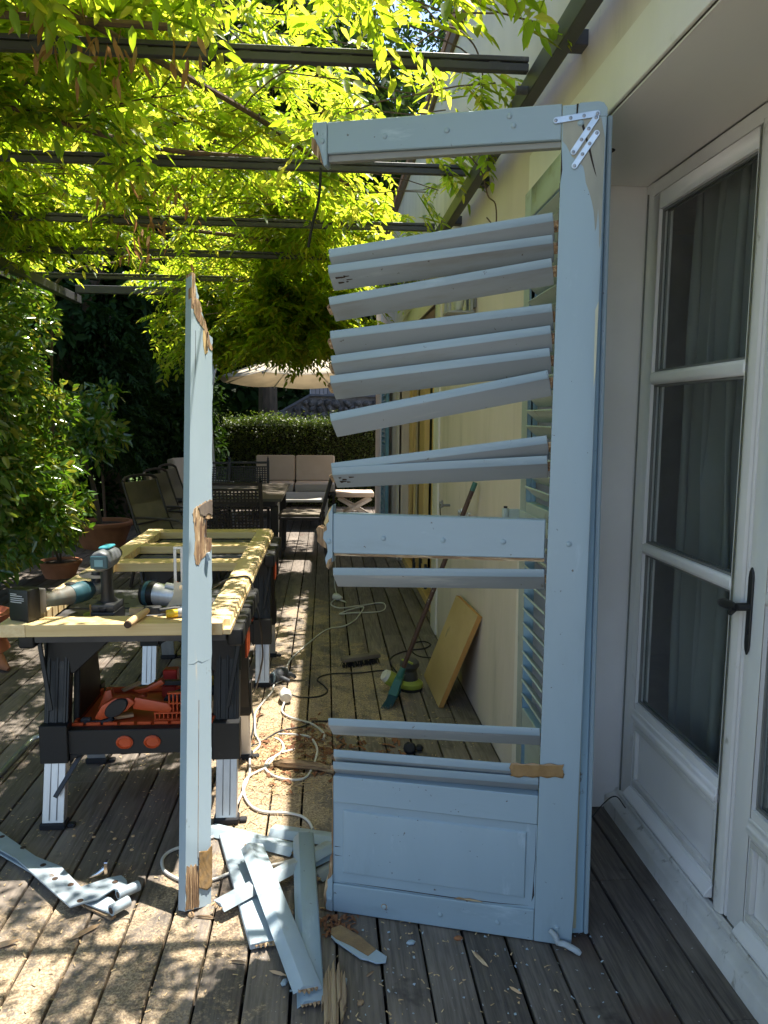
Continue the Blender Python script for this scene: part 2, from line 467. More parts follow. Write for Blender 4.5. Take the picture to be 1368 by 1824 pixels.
vine_leaf = leaf_mat('wisteria_leaf', [(0.04, 0.10, 0.012), (0.06, 0.13, 0.018), (0.07, 0.14, 0.018), (0.14, 0.15, 0.02)],
                     [(0.36, 0.54, 0.02), (0.52, 0.70, 0.025), (0.64, 0.74, 0.04), (0.90, 0.80, 0.10)], 0.64, 0.38)
dark_leaf = leaf_mat('dark_tree_leaf', [(0.012, 0.03, 0.008), (0.02, 0.045, 0.012), (0.03, 0.06, 0.014)],
                     [(0.02, 0.05, 0.004), (0.04, 0.09, 0.006), (0.06, 0.12, 0.01)], 0.3, 0.6, 0.12)  # leaf colours kept very dark to stand in for tree shade
shrub_leaf = leaf_mat('glossy_shrub_leaf', [(0.04, 0.10, 0.018), (0.06, 0.14, 0.025), (0.09, 0.17, 0.03), (0.22, 0.24, 0.04)],
                      [(0.12, 0.28, 0.01), (0.2, 0.4, 0.015), (0.34, 0.5, 0.03), (0.6, 0.5, 0.05)], 0.35, 0.22, 0.9)
hedge_leaf = leaf_mat('box_hedge_leaf', [(0.03, 0.05, 0.012), (0.045, 0.07, 0.016), (0.07, 0.09, 0.02)],
                      [(0.08, 0.16, 0.01), (0.16, 0.26, 0.015), (0.25, 0.3, 0.03)], 0.3, 0.4)
dry_leaf_m = leaf_mat('dry_vine_leaf', [(0.22, 0.11, 0.05), (0.32, 0.17, 0.08), (0.42, 0.26, 0.13)],
                      [(0.30, 0.15, 0.06), (0.4, 0.2, 0.08), (0.5, 0.3, 0.12)], 0.4, 0.7, 0.2)


def deck_mat():
    m, nt, out = new_mat('weathered_deck')
    pos = nt.nodes.new('ShaderNodeNewGeometry').outputs['Position']
    rnd = nt.nodes.new('ShaderNodeObjectInfo').outputs['Random']
    off = nd(nt, 'CombineXYZ', {0: mth(nt, 'MULTIPLY', rnd, 9.0), 1: mth(nt, 'MULTIPLY', rnd, 41.0), 2: 0.0}).outputs[0]
    v = vmth(nt, 'ADD', pos, off).outputs[0]
    g = noise(nt, v, 10.0, 6.0, 0.65, (9, 0.5, 9))
    g2 = noise(nt, v, 2.0, 5.0, 0.6, (2.5, 0.6, 1))
    c = mixc(nt, ramp(nt, g, 0.3, 0.72), (0.088, 0.074, 0.062), (0.20, 0.168, 0.14))
    c = mixc(nt, ramp(nt, g2, 0.45, 0.75), c, (0.245, 0.205, 0.17))
    c = mixc(nt, ramp(nt, noise(nt, v, 5.0, 5.0, 0.65), 0.58, 0.74), c, (0.062, 0.052, 0.044))
    k = mth(nt, 'ADD', mth(nt, 'MULTIPLY', rnd, 0.5), 0.75)
    c = mixc(nt, 1.0, c, nd(nt, 'CombineColor', {0: k, 1: k, 2: k}).outputs[0], 'MULTIPLY')
    # reddish wet-looking stretches and pale drips of old paint
    c = mixc(nt, mth(nt, 'MULTIPLY', ramp(nt, noise(nt, vmth(nt, 'ADD', v, (4, 9, 1)).outputs[0], 1.6, 4.0, 0.6), 0.58, 0.70), 0.5), c, (0.10, 0.055, 0.04))
    c = mixc(nt, ramp(nt, noise(nt, pos, 75.0, 2.0, 0.4), 0.735, 0.76), c, (0.42, 0.42, 0.40))
    # sawdust, thick round the benches, thin elsewhere
    dust = None
    for (cx, cy, rx, ry, amt) in ((-0.22, 3.35, 0.42, 1.5, 1.0), (-0.15, 5.2, 0.5, 2.2, 0.62), (0.18, 4.2, 0.42, 1.2, 0.72), (-0.85, 1.75, 0.9, 0.75, 0.80),
                                  (-0.55, 2.15, 0.75, 0.5, 0.62), (0.05, 3.15, 0.3, 0.4, 0.70), (-0.9, 4.6, 1.4, 2.0, 0.30), (-0.28, 2.7, 0.2, 0.5, 0.7)):
        d = vmth(nt, 'LENGTH', vmth(nt, 'MULTIPLY', vmth(nt, 'SUBTRACT', pos, (cx, cy, 0)).outputs[0], (1 / rx, 1 / ry, 0)).outputs[0]).outputs['Value']
        e = mth(nt, 'MULTIPLY', ramp(nt, mth(nt, 'SUBTRACT', 1.15, d), 0.0, 0.85), amt)
        dust = e if dust is None else mth(nt, 'MAXIMUM', dust, e)
    dn = mth(nt, 'ADD', mth(nt, 'MULTIPLY', noise(nt, pos, 7.0, 8.0, 0.72, (1, 0.8, 1), 0.6), 0.7), mth(nt, 'MULTIPLY', noise(nt, pos, 90.0, 3.0, 0.7), 0.3))
    lvl = mth(nt, 'ADD', dn, mth(nt, 'MULTIPLY', dust, 0.33))
    sd = ramp(nt, lvl, 0.63, 0.78)
    fine = noise(nt, pos, 130.0, 3.0, 0.7)
    curl = noise(nt, pos, 55.0, 4.0, 0.75, (1, 1, 1), 2.5)
    c = mixc(nt, mth(nt, 'MULTIPLY', sd, 0.92), c, mixc(nt, ramp(nt, mth(nt, 'ADD', mth(nt, 'MULTIPLY', fine, 0.5), mth(nt, 'MULTIPLY', curl, 0.5)), 0.42, 0.60), (0.22, 0.16, 0.10), (0.56, 0.43, 0.28)))
    p = nd(nt, 'BsdfPrincipled', {'Base Color': c, 'Specular IOR Level': 0.35})
    nt.links.new(mth(nt, 'ADD', mth(nt, 'MULTIPLY', sd, 0.28), 0.62), p.inputs['Roughness'])
    hgt = mth(nt, 'ADD', g, mth(nt, 'MULTIPLY', mth(nt, 'MULTIPLY', sd, fine), 1.2))
    b = nd(nt, 'Bump', {'Height': hgt, 'Strength': 0.5, 'Distance': 0.003})
    nt.links.new(b.outputs[0], p.inputs['Normal'])
    nt.links.new(p.outputs[0], out.inputs[0])
    return m


deck_m = deck_mat()

# ================================================================== SETTING
g = MB().box(-120, 120, -120, 120, -0.6, -0.22).build('ground', ground_m, smooth=0)
tag(g, 'dark garden soil under and around the deck', kind='structure')
g = MB().box(-30, -2.98, -6, 40, -0.2195, -0.08).build('lawn', lawn_m, smooth=0)
tag(g, 'green lawn beyond the edge of the deck', kind='structure')

deck = thing('deck', 'weathered grey timber deck laid in long boards beside the house', None)
deck['kind'] = 'structure'
PITCH = 0.1233
# one board mesh per length, eased long edges, shared by the boards of that length
def board_mesh(L):
    w = PITCH - 0.0075; h = w / 2; t = 0.024; e = 0.004
    poly = [(-h + 0.001, -t), (h - 0.001, -t), (h, -t + 0.004), (h, -e), (h - e * 0.3, -e * 0.3), (h - e, 0), (-h + e, 0), (-h + e * 0.3, -e * 0.3), (-h, -e), (-h, -t + 0.004)]
    return MB().prism(poly, 0.0015, L - 0.0015, 'y').mesh('board', deck_m, smooth=30)
BL = {L: board_mesh(L) for L in (2.1, 2.7, 3.3)}
rb = random.Random(11)
for k in range(-24, 10):
    xc = 0.032 + PITCH * (k + 0.5)
    if xc > 1.09 : continue
    y = -0.4 - rb.choice([0, .7, 1.3, 1.9])
    while y < 12.8:
        L = rb.choice(list(BL))
        link('board', BL[L], deck, (xc + rb.uniform(-.0012, .0012), y, rb.uniform(-.0025, 0.0)), (0, rb.uniform(-.006, .006), rb.uniform(-.0004, .0004)))
        y += L
# joists below
jm = mat('dark_joist', (0.03, 0.026, 0.022), rough=0.9)
for i in range(26):
    j = MB().box(-2.95, 1.09, -0.03, 0.03, -0.14, -0.027).mesh('joist', jm, smooth=0) if i == 0 else j
    link('joist', j, deck, (0, 0.9 + 0.5 * i, 0))

hm_ = MB().prism([(26.0, -0.5), (60.0, -0.5), (60.0, 9.0), (44.0, 8.5), (34.0, 6.0), (28.5, 3.2), (26.0, 0.2)], -70, 60, 'x').build('backdrop_hill', mat('dark_backdrop_hill', (0.022, 0.032, 0.012), (0.014, 0.02, 0.008), 1.5, rough=1.0, bump=0.8, bdist=0.2, world=True, rand=0), smooth=0)  # added behind the trees to block white sky gaps
tag(hm_, 'dark hillside rising behind the garden', kind='structure')
# unseen pale stone terrace behind the camera, added to bounce light into the recess
pv = thing('bounce_terrace', 'added unseen pale stone terrace where the deck ends near the house', None)
pv['kind'] = 'structure'
slab_m = mat('pale_bounce_stone', (0.58, 0.52, 0.44), (0.50, 0.45, 0.38), 3.0, rough=0.85, rand=0.08)
slab = MB().box(-0.396, 0.396, -0.396, 0.396, -0.06, 0.0).mesh('bounce_slab', slab_m, bevel=0.004)
for i in range(15):
    for j in range(10):
        link('bounce_slab', slab, pv, (0.66 - 0.8 * i, -2.9 - 0.8 * j, -0.03))

# ------------------------------------------------------------------ house
WX = 0.775            # wall plane
house = thing('house', 'cream rendered house wall with deep door recess beside the deck', 'house', (0, 0, 0))
OY0, OY1, OZ = 1.05, 2.78, 2.33      # recessed door opening
FY0, FY1, FZ = 5.43, 8.05, 2.30      # yellow window opening farther along
T = 0.36
w = MB()
w.box(WX, WX + T, -3.0, OY0, -0.2, 3.74)
w.box(WX, WX + T, OY0, OY1, OZ, 3.74)
w.box(WX, WX + T, OY1, FY0, -0.2, 3.74)
w.box(WX, WX + T, FY0, FY1, FZ, 3.74)
w.box(WX, WX + T, FY1, 11.45, -0.2, 3.74)
w.box(WX + T, 6.0, 11.1, 11.45, -0.2, 3.74)
w.box(WX + T, 6.0, -3.0, -2.65, -0.2, 3.74)
w.box(5.7, 6.0, -2.65, 11.1, -0.2, 3.74)
w.build('wall', stucco, house, smooth=0)
# render of the recess: soffit, reveals
MB().box(WX + 0.004, 1.17, OY0, OY1, OZ - 0.006, OZ - 0.0005).build('soffit', soffit_m, house, smooth=0)
MB().box(WX + 0.003, 1.17, OY1 - 0.006, OY1 - 0.0005, 0.0, OZ - 0.006).build('reveal', reveal_m, house, smooth=0)
MB().box(WX + 0.003, 1.17, OY0 + 0.0005, OY0 + 0.006, 0.0, OZ - 0.006).build('reveal', reveal_m, house, smooth=0)
# pale band round the opening, 8 mm proud of the wall
b = MB()
b.box(WX - 0.008, WX + 0.02, OY1, 2.985, 0.0, OZ - 0.0005)
b.box(WX - 0.008, WX + 0.02, OY0 - 0.2, 2.985, OZ, OZ + 0.155)
b.box(WX - 0.008, WX + 0.02, OY0 - 0.2, OY0, 0.0, OZ - 0.0005)
b.build('surround', surround, house, bevel=0.002)
b = MB()
b.box(WX - 0.012, WX + 0.02, 5.19, FY0, -0.0, FZ + 0.16)
b.box(WX - 0.012, WX + 0.02, FY0, FY1, FZ, FZ + 0.16)
b.box(WX - 0.012, WX + 0.02, FY1, FY1 + 0.2, 0.0, FZ + 0.16)
b.build('surround', surround, house, bevel=0.002)
MB().box(WX - 0.03, WX + 0.02, 10.5, 11.46, -0.1, 3.70).build('corner_band', surround, house, bevel=0.003)
MB().box(0.752, 0.80, -3.0, 11.5, 3.70, 3.80).build('eave_board', fascia_m, house, bevel=0.004)
rf = MB().prism([(0.745, 3.80), (6.2, 5.6), (6.2, 5.7), (0.745, 3.86)], -3.1, 11.6, 'y').build('roof', tile_m, house, smooth=0)
MB().cyl((0.80, 11.35, 3.72), (0.80, 11.35, 0.0), 0.04).build('downpipe', fascia_m, house)
# the room behind the door
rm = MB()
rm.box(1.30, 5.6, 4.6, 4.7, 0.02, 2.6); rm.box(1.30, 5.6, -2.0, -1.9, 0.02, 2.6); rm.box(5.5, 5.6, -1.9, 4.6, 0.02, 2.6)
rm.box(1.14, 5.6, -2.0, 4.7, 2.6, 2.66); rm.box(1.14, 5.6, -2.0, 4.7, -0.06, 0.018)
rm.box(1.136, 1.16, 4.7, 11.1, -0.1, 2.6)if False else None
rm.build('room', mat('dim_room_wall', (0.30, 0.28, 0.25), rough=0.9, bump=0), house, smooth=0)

# French door: parts of the house, their pieces sub-parts
DX = 1.14
df = MB()
df.box(DX, DX + 0.07, 2.712, OY1 - 0.007, 0.0, OZ - 0.007)
df.box(DX, DX + 0.07, OY0 + 0.007, OY0 + 0.07, 0.0, OZ - 0.007)
df.box(DX, DX + 0.07, OY0 + 0.07, 2.712, 2.275, OZ - 0.007)
frame = df.build('door_frame', white_paint, house, bevel=0.004, seg=2)
MB().box(DX - 0.005, DX + 0.003, 2.748, 2.752, 0.05, 2.29).build('frame_joint', gasket, frame, smooth=0)
sill = MB()
sill.prism([(DX - 0.055, -0.02), (DX + 0.08, -0.02), (DX + 0.08, 0.085), (DX - 0.012, 0.078), (DX - 0.02, 0.066), (DX - 0.055, 0.052)], OY0 + 0.002, OY1 - 0.008, 'y')
sl = sill.build('door_sill', white_worn, house, bevel=0.003)
MB().box(DX - 0.028, DX - 0.006, OY0 + 0.08, 2.71, 0.080, 0.098).build('sill_bar', white_worn, sl, bevel=0.004)


def door_leaf(y0, y1, label, meet):
    """y0 < y1; meet = the y of the side that meets the other leaf"""
    sw0 = 0.085 if meet == y0 else 0.06
    sw1 = 0.085 if meet == y1 else 0.06
    gy0, gy1 = y0 + sw0, y1 - sw1
    x0, x1 = DX - 0.004, DX + 0.045
    m = MB()
    m.box(x0, x1, y0, gy0, 0.098, 2.270)
    m.box(x0, x1, gy1, y1, 0.098, 2.270)
    m.box(x0, x1, gy0, gy1, 2.215, 2.270)
    m.box(x0, x1, gy0, gy1, 0.385, 0.470)
    m.box(x0, x1, gy0, gy1, 0.098, 0.155)
    leaf = m.build('door_leaf', white_paint, house, bevel=0.005, seg=2, label=label)
    # stepped mouldings along the rail below the glass and along the weather bar
    mo = MB()
    mo.prism([(x0, 0.400), (x0 - 0.012, 0.404), (x0 - 0.012, 0.418), (x0 - 0.006, 0.424), (x0 - 0.006, 0.440), (x0, 0.446)], gy0 - 0.004, gy1 + 0.004, 'y')
    mo.prism([(x0, 0.105), (x0 - 0.026, 0.108), (x0 - 0.026, 0.118), (x0 - 0.012, 0.134), (x0, 0.146)], gy0 - 0.01, gy1 + 0.01, 'y')
    mo.build('moulding', white_paint, leaf, bevel=0.002)
    # raised panel below the glass with its framing bead
    pn = MB()
    pn.box(x0 + 0.018, x0 + 0.034, gy0 + .001, gy1 - .001, 0.156, 0.384)
    pn.build('panel', white_paint, leaf, smooth=0)
    bd = MB()
    for (a, b2, c, d2) in ((gy0 + .0005, gy1 - .0005, 0.3655, 0.3845), (gy0 + .0005, gy1 - .0005, 0.1555, 0.1775), (gy0 + .0005, gy0 + 0.02, 0.178, 0.365), (gy1 - 0.02, gy1 - .0005, 0.178, 0.365)):
        bd.box(x0 + 0.001, x0 + 0.0175, a, b2, c, d2)
    bd.build('panel_bead', white_worn, leaf, bevel=0.004, seg=2)
    for za, zb in ((1.625, 1.668), (1.025, 1.064)):
        MB().prism([(x0 + 0.002, za), (x1, za), (x1, zb), (x0 + 0.002, zb), (x0 - 0.004, zb - 0.012), (x0 - 0.004, za + 0.012)], gy0 - 0.001, gy1 + 0.001, 'y').build('glazing_bar', white_paint, leaf, bevel=0.003)
    for za, zb in ((0.470, 1.025), (1.064, 1.625), (1.668, 2.215)):
        MB().box(x0 + 0.022, x0 + 0.026, gy0 - 0.002, gy1 + 0.002, za - 0.002, zb + 0.002).build('pane', glass, leaf, smooth=0)
        gk = MB()
        for k, xx in ((0, x0 + 0.012), (1, x0 + 0.030)):
            gk.box(xx, xx + 0.008, gy0 - 0.001, gy0 + 0.008, za, zb); gk.box(xx, xx + 0.008, gy1 - 0.008, gy1 + 0.001, za, zb)
            gk.box(xx, xx + 0.008, gy0 + 0.008, gy1 - 0.008, za - 0.001, za + 0.008); gk.box(xx, xx + 0.008, gy0 + 0.008, gy1 - 0.008, zb - 0.008, zb + 0.001)
        gk.build('glazing_gasket', gasket, leaf, smooth=0)
    # curtain hanging behind
    n = 150
    ZS = [2.3 - 0.0908 * q for q in range(25)]
    vs = []; fs = []
    rc = random.Random(int(y0 * 1000))
    ph = [rc.uniform(0, 6) for _ in range(6)]
    for i in range(n + 1):
        t = i / n; yy = y0 + 0.02 + (y1 - y0 - 0.04) * t
        for j, z in enumerate(ZS):
            a_ = 2 * math.pi * 4.3 * t + ph[0] + 0.5 * math.sin(z * 2.0 + ph[1]) + 0.8 * math.sin(t * 7 + ph[2])
            fold = 0.042 + 0.014 * math.sin(t * 9 + ph[3])
            vs.append((DX + 0.14 + 0.028 * math.cos(a_) + 0.004 * math.sin(z * 5 + t * 30), yy + fold * math.sin(a_) + 0.010 * math.sin(z * 3.1 + ph[4] + t * 9) + 0.004 * math.sin(z * 8 + t * 40), z))
    for i in range(n):
        for j in range(24):
            fs.append((i * 25 + j, i * 25 + j + 1, (i + 1) * 25 + j + 1, (i + 1) * 25 + j))
    MB().add(vs, fs).build('curtain', curtain_m, leaf, smooth=80)
    return leaf


far_leaf = door_leaf(2.036 - 0.085 + 0.006, 2.708, None, 2.036 - 0.085 + 0.006)
near_leaf = door_leaf(OY0 + 0.074, 1.951, None, 1.951)
# worn cover strip where the leaves meet
cs = MB()
cs.prism([(DX - 0.006, 1.965), (DX - 0.006, 2.012), (DX - 0.014, 2.008), (DX - 0.020, 1.996), (DX - 0.020, 1.984), (DX - 0.014, 1.969)], 0.10, 2.27, 'z')
cs.build('cover_strip', white_worn, far_leaf, bevel=0.0)
hp = MB()
hp.prism([(1.924, 0.888), (1.933, 0.874), (1.942, 0.888), (1.9445, 0.905), (1.9445, 1.085), (1.942, 1.103), (1.933, 1.116), (1.924, 1.103), (1.9215, 1.085), (1.9215, 0.905)][::1], DX - 0.0105, DX - 0.0045, 'x')
plate = hp.build('handle_plate', iron, near_leaf, bevel=0.0015)
hd = MB()
hd.cyl((DX - 0.010, 1.932, 1.008), (DX - 0.045, 1.932, 1.008), 0.011)
hd.tube([(DX - 0.047, 1.930, 1.010), (DX - 0.050, 1.950, 1.008), (DX - 0.050, 1.985, 1.006), (DX - 0.046, 2.012, 1.002), (DX - 0.043, 2.022, 1.000)], [0.007, 0.012, 0.014, 0.010, 0.003], 10)
hd.tube([(DX - 0.047, 1.936, 1.004), (DX - 0.049, 1.954, 0.986), (DX - 0.045, 1.962, 0.981)], [0.009, 0.008, 0.003], 8)
MB().cyl((DX - 0.0105, 1.932, 0.935), (DX - 0.0125, 1.932, 0.935), 0.006).build('keyhole', iron, near_leaf)
hd.build('door_lever', iron, near_leaf)
# stain blister and stub of an old fitting in the soffit
MB().tube([(0.86, 2.42, OZ - 0.006), (0.862, 2.42, OZ - 0.03), (0.872, 2.425, OZ - 0.034), (0.878, 2.43, OZ - 0.016)], 0.004, 6).build('soffit_hook', iron, house)
MB().lathe([(0.022, 0), (0.019, -0.003), (0.0, -0.004)], 12, Matrix.Translation((0.868, 2.424, OZ - 0.0062))).build('hook_stain', dark_wood, house)

# second opening: new wooden windows farther along the wall
FX = WX + 0.10
fw = MB()
fw.box(FX - 0.004, FX + 0.07, FY0, FY0 + 0.09, 0.0, FZ)
fw.box(FX, FX + 0.07, FY1 - 0.09, FY1, 0.0, FZ)
fw.box(FX, FX + 0.07, FY0 + 0.09, FY1 - 0.09, FZ - 0.09, FZ)
fw.box(FX - 0.06, FX + 0.07, FY0 + 0.002, FY1 - 0.002, -0.02, 0.06)
wframe = fw.build('window_frame', yellow_wood, house, bevel=0.004)
for (a, w1, b2, w2) in ((FY0 + 0.094, 0.06, 6.26, 0.30), (6.74, 0.36, FY1 - 0.094, 0.42)):
    m = MB()
    m.box(FX - 0.006, FX + 0.04, a, a + w1, 0.064, FZ - 0.094)
    m.box(FX - 0.006, FX + 0.04, b2 - w2, b2, 0.064, FZ - 0.094)
    m.box(FX - 0.006, FX + 0.04, a + w1, b2 - w2, FZ - 0.20, FZ - 0.094)
    m.box(FX - 0.006, FX + 0.04, a + w1, b2 - w2, 0.064, 0.36)
    lf = m.build('window_leaf', yellow_wood, house, bevel=0.003)
    MB().box(FX + 0.006, FX + 0.011, a + w1, b2 - w2, 0.36, FZ - 0.20).build('pane', glass, lf, smooth=0)
MB().box(FX + 0.10, FX + 0.12, FY0, FY1, 0.0, FZ).build('dim_backing', mat('dim_interior', (0.10, 0.10, 0.095), rough=0.9), house, smooth=0)  # dark sheet stands in for the dim room behind the panes
# black bolts at the foot of the frame
for yy in (5.62, 6.25, 6.62, 7.1):
    bt = MB()
    bt.cyl((FX - 0.045, yy, 0.09), (FX - 0.045, yy, 0.30), 0.012)
    bt.box(FX - 0.052, FX - 0.031, yy - 0.035, yy + 0.035, 0.10, 0.16)
    bt.box(FX - 0.052, FX - 0.031, yy - 0.03, yy + 0.03, 0.24, 0.28)
    bt.build('window_bolt', iron, house, bevel=0.002)
MB().box(WX - 0.05, WX - 0.009, 6.62, 6.90, 1.16, 1.19).build('window_latch', iron, house)

# blue louvred shutter folded on the wall beyond the yellow windows
fs_ = thing('far_shutter', 'blue louvred shutter folded back on the wall beyond the yellow windows', 'shutter', (WX - 0.06, 8.9, 0.08))
m = MB()
m.box(-0.02, 0.02, 0.0, 0.09, 0, 2.2); m.box(-0.02, 0.02, 0.61, 0.70, 0, 2.2); m.box(-0.02, 0.02, 0.09, 0.61, 0, 0.12); m.box(-0.02, 0.02, 0.09, 0.61, 2.08, 2.2); m.box(-0.02, 0.02, 0.09, 0.61, 1.0, 1.1)
far_paint = mat('far_blue_paint', (0.17, 0.33, 0.40), rough=0.5)
m.build('frame', far_paint, fs_, bevel=0.004)
sm = MB().box(-0.004, 0.004, 0.092, 0.608, -0.03, 0.03).mesh('slat', far_paint, smooth=0)
for z in list(np.arange(0.18, 0.97, 0.06)) + list(np.arange(1.16, 2.05, 0.06)):
    link('slat', sm, fs_, (0, 0, float(z)), (0, R(40), 0))

# wall lantern
la = thing('wall_lantern', 'small grey box lantern fixed high on the cream wall', 'lamp', (WX, 4.05, 2.05))
m = MB()
for yy in (-0.07, 0.055):
    for xx in (-0.150, -0.035):
        m.box(xx, xx + 0.015, yy, yy + 0.015, 0.0, 0.24)
m.box(-0.155, -0.015, -0.075, 0.075, -0.012, 0.0); m.box(-0.155, -0.015, -0.075, 0.075, 0.24, 0.26); m.box(-0.0145, -0.001, -0.05, 0.05, 0.02, 0.22)
m.build('frame', mat('lantern_metal', (0.34, 0.34, 0.34), rough=0.5), la, bevel=0.002)
MB().box(-0.140, -0.030, -0.062, 0.062, 0.001, 0.239).build('glass', glass, la, smooth=0)
MB().lathe([(0.02, 0.01), (0.03, 0.05), (0.03, 0.12), (0.015, 0.16), (0, 0.17)], 10, Matrix.Translation((-0.085, 0, 0))).build('bulb', mat('bulb_white', (0.7, 0.66, 0.55), rough=0.3, bump=0), la)

# shutter stays on the wall
for i, (yy, zz, lb) in enumerate(((4.72, 0.965, 'metal shutter stay with a hanging wire on the cream wall'), (3.95, 0.995, 'pair of metal shutter stays by the broom handle tip'))):
    st = thing('shutter_stay', lb, 'fitting', (WX, yy, zz), group='shutter stays on the wall')
    m = MB()
    for dy in ((0,) if i == 0 else (-0.09, 0.09)):
        m.cyl((0, dy, 0), (-0.05, dy, 0), 0.008)
        m.box(-0.062, -0.046, dy - 0.04, dy + 0.04, -0.008, 0.008)
        m.cyl((-0.054, dy - 0.035, 0.0), (-0.054, dy - 0.035, 0.035), 0.006); m.cyl((-0.054, dy + 0.035, -0.02), (-0.054, dy + 0.035, 0.02), 0.008)
    m.build('catch', mat('dull_zinc', (0.32, 0.32, 0.33), rough=0.4, metal=0.7) if i == 0 else zinc, st, bevel=0.001)
    if i == 0:
        MB().tube(spline([(-0.054, 0.04, -0.01), (-0.05, 0.06, -0.06), (-0.03, 0.085, -0.14), (-0.012, 0.10, -0.26)]), 0.003, 5).build('wire', cord_b, st)

# ------------------------------------------------------------------ pergola
pg = thing('pergola', 'dark steel pergola of flat bars over the deck, carrying a vine', 'pergola', (0, 0, 0))
MB().box(0.68, 0.725, -2.5, 7.35, 2.585, 2.660).build('ledger', steel, pg, bevel=0.003)
for yy in (0.3, 2.40, 3.78, 4.52, 5.9):
    MB().box(0.7255, WX + 0.004, yy - 0.03, yy + 0.03, 2.60, 2.645).build('standoff', steel, pg, bevel=0.002)
for yy in (-0.7, 0.45, 1.58, 2.70, 3.81, 4.92, 5.87, 6.9):
    b = MB()
    b.box(-3.3, 0.679, yy - 0.015, yy + 0.015, 2.655, 2.680); b.box(-3.3, 0.679, yy - 0.015, yy + 0.015, 2.686, 2.702)
    for k in range(24):
        b.box(-3.25 + 0.165 * k, -3.21 + 0.165 * k, yy - 0.010, yy + 0.010, 2.6795, 2.6865)
    b.build('cross_bar', steel, pg, bevel=0.002)
for xx, zz in ((-2.28, 2.58), (-2.62, 2.66), (-3.3, 2.60)):
    MB().box(xx - 0.03, xx + 0.03, -2.5, 7.5, zz - 0.05, zz + 0.02).build('side_beam', steel, pg, bevel=0.003)
for yy in (7.35,):
    MB().box(-2.25, 0.679, yy - 0.03, yy + 0.03, 2.60, 2.67).build('end_beam', steel, pg, bevel=0.003)
for (xx, yy) in ((-3.3, 2.7), (-3.3, 7.3), (-3.3, -1.5)):
    MB().box(xx - 0.035, xx + 0.035, yy - 0.035, yy + 0.035, -0.02, 2.53).build('post', steel, pg, bevel=0.003)
MB().cyl((0.679, 2.70, 2.60), (0.64, 2.70, 2.60), 0.014).build('bolt', steel, pg)

# ================================================================== THE BROKEN SHUTTER
bs = thing('broken_shutter', 'tall pale blue louvred shutter with drooping loose slats and no outer stile', 'shutter', (0.022, 2.193, 0.004), (0, 0, math.atan2(-0.29, 0.957)))
TH = 0.036
rj = random.Random(5)


def jag(n, amp, rnd=rj):
    return [rnd.uniform(-amp, amp) for _ in range(n)]


def peg(parent, x, z, y=0.0, r=0.0072):
    M = Matrix.Translation((x, y, z)) @ Matrix.Rotation(R(90), 4, 'X')
    MB().lathe([(r + 0.0012, -0.001), (r + 0.0012, 0.0004), (r * 0.95, 0.0008), (r * 0.9, 0.0034), (r * 0.6, 0.0046), (0, 0.005)], 12, M).build('peg', paint, parent)


def thin(name, poly, y, mats, parent, t=0.0012, label=None):
    """a real thin layer lying on the front face, from a polygon in the face's x and z"""
    return MB().prism(poly, y - t, y, 'y').build(name, mats, parent, smooth=0, label=label)


# right stile: rounded top corner, splits, metal repair plates
sx0, sx1 = 0.604, 0.713
st_poly = [(sx0, 0.0), (sx1 - 0.004, 0.0), (sx1, 0.10), (sx1, 2.262), (sx1 - 0.004, 2.275), (sx1 - 0.011, 2.284), (sx1 - 0.022, 2.287), (sx0, 2.287)]
m = MB().prism(st_poly, 0.0, TH, 'y')
stile = m.build('stile', paint, bs, bevel=0.003, seg=2)
MB().prism([(sx0 + 0.006, 2.251), (sx1 + 0.002, 2.253), (sx1 + 0.001, 2.272), (sx1 - 0.008, 2.286), (sx1 - 0.02, 2.2895), (sx0 + 0.042, 2.2895), (sx0 + 0.036, 2.27)], -0.0016, 0.004, 'y').build('stile_cap', paint, stile, bevel=0.001)
# bare weathered wood where paint has run off, with ragged outline
bare_m = mat('bare_weathered_wood', (0.36, 0.36, 0.31), (0.26, 0.27, 0.24), 10.0, (1, 1, 0.3), 0.75, spots=[((0.44, 0.42, 0.33), 12, 0.55, 0.7, (1, 1, .3))], rand=0)
thin('bare_patch', [(0.606, 2.249), (0.70, 2.250), (0.7105, 2.20), (0.7105, 1.955), (0.7075, 1.93), (0.7045, 1.99), (0.701, 2.03), (0.6985, 1.985), (0.6955, 1.975), (0.693, 2.0), (0.690, 2.025), (0.684, 2.05), (0.676, 2.075),
                    (0.668, 2.095), (0.664, 2.12), (0.660, 2.135), (0.646, 2.15), (0.632, 2.16), (0.616, 2.19), (0.607, 2.20)], -0.0001, bare_m, stile, 0.0007)
thin('drip', [(0.704, 1.78), (0.7115, 1.80), (0.7115, 1.62), (0.708, 1.58), (0.7055, 1.66)], -0.0001, mat('old_yellow_paint', (0.50, 0.50, 0.38), rough=0.6), stile, 0.0008)
crack_m = mat('dark_crack', (0.035, 0.026, 0.022), rough=0.9, bump=0)
thin('crack', [(0.638, 2.287), (0.643, 2.287), (0.642, 2.262), (0.648, 2.250), (0.646, 2.25), (0.638, 2.262)], -0.0015, crack_m, stile, 0.0007)
thin('crack', [(0.650, 2.242), (0.658, 2.236), (0.667, 2.205), (0.676, 2.178), (0.683, 2.150), (0.694, 2.108), (0.689, 2.118), (0.679, 2.148), (0.672, 2.172), (0.662, 2.205), (0.655, 2.226)], -0.0008, crack_m, stile, 0.0007)
thin('crack', [(0.6045, 2.19), (0.6085, 2.13), (0.6045, 2.10)], -0.0003, crack_m, stile, 0.0006)
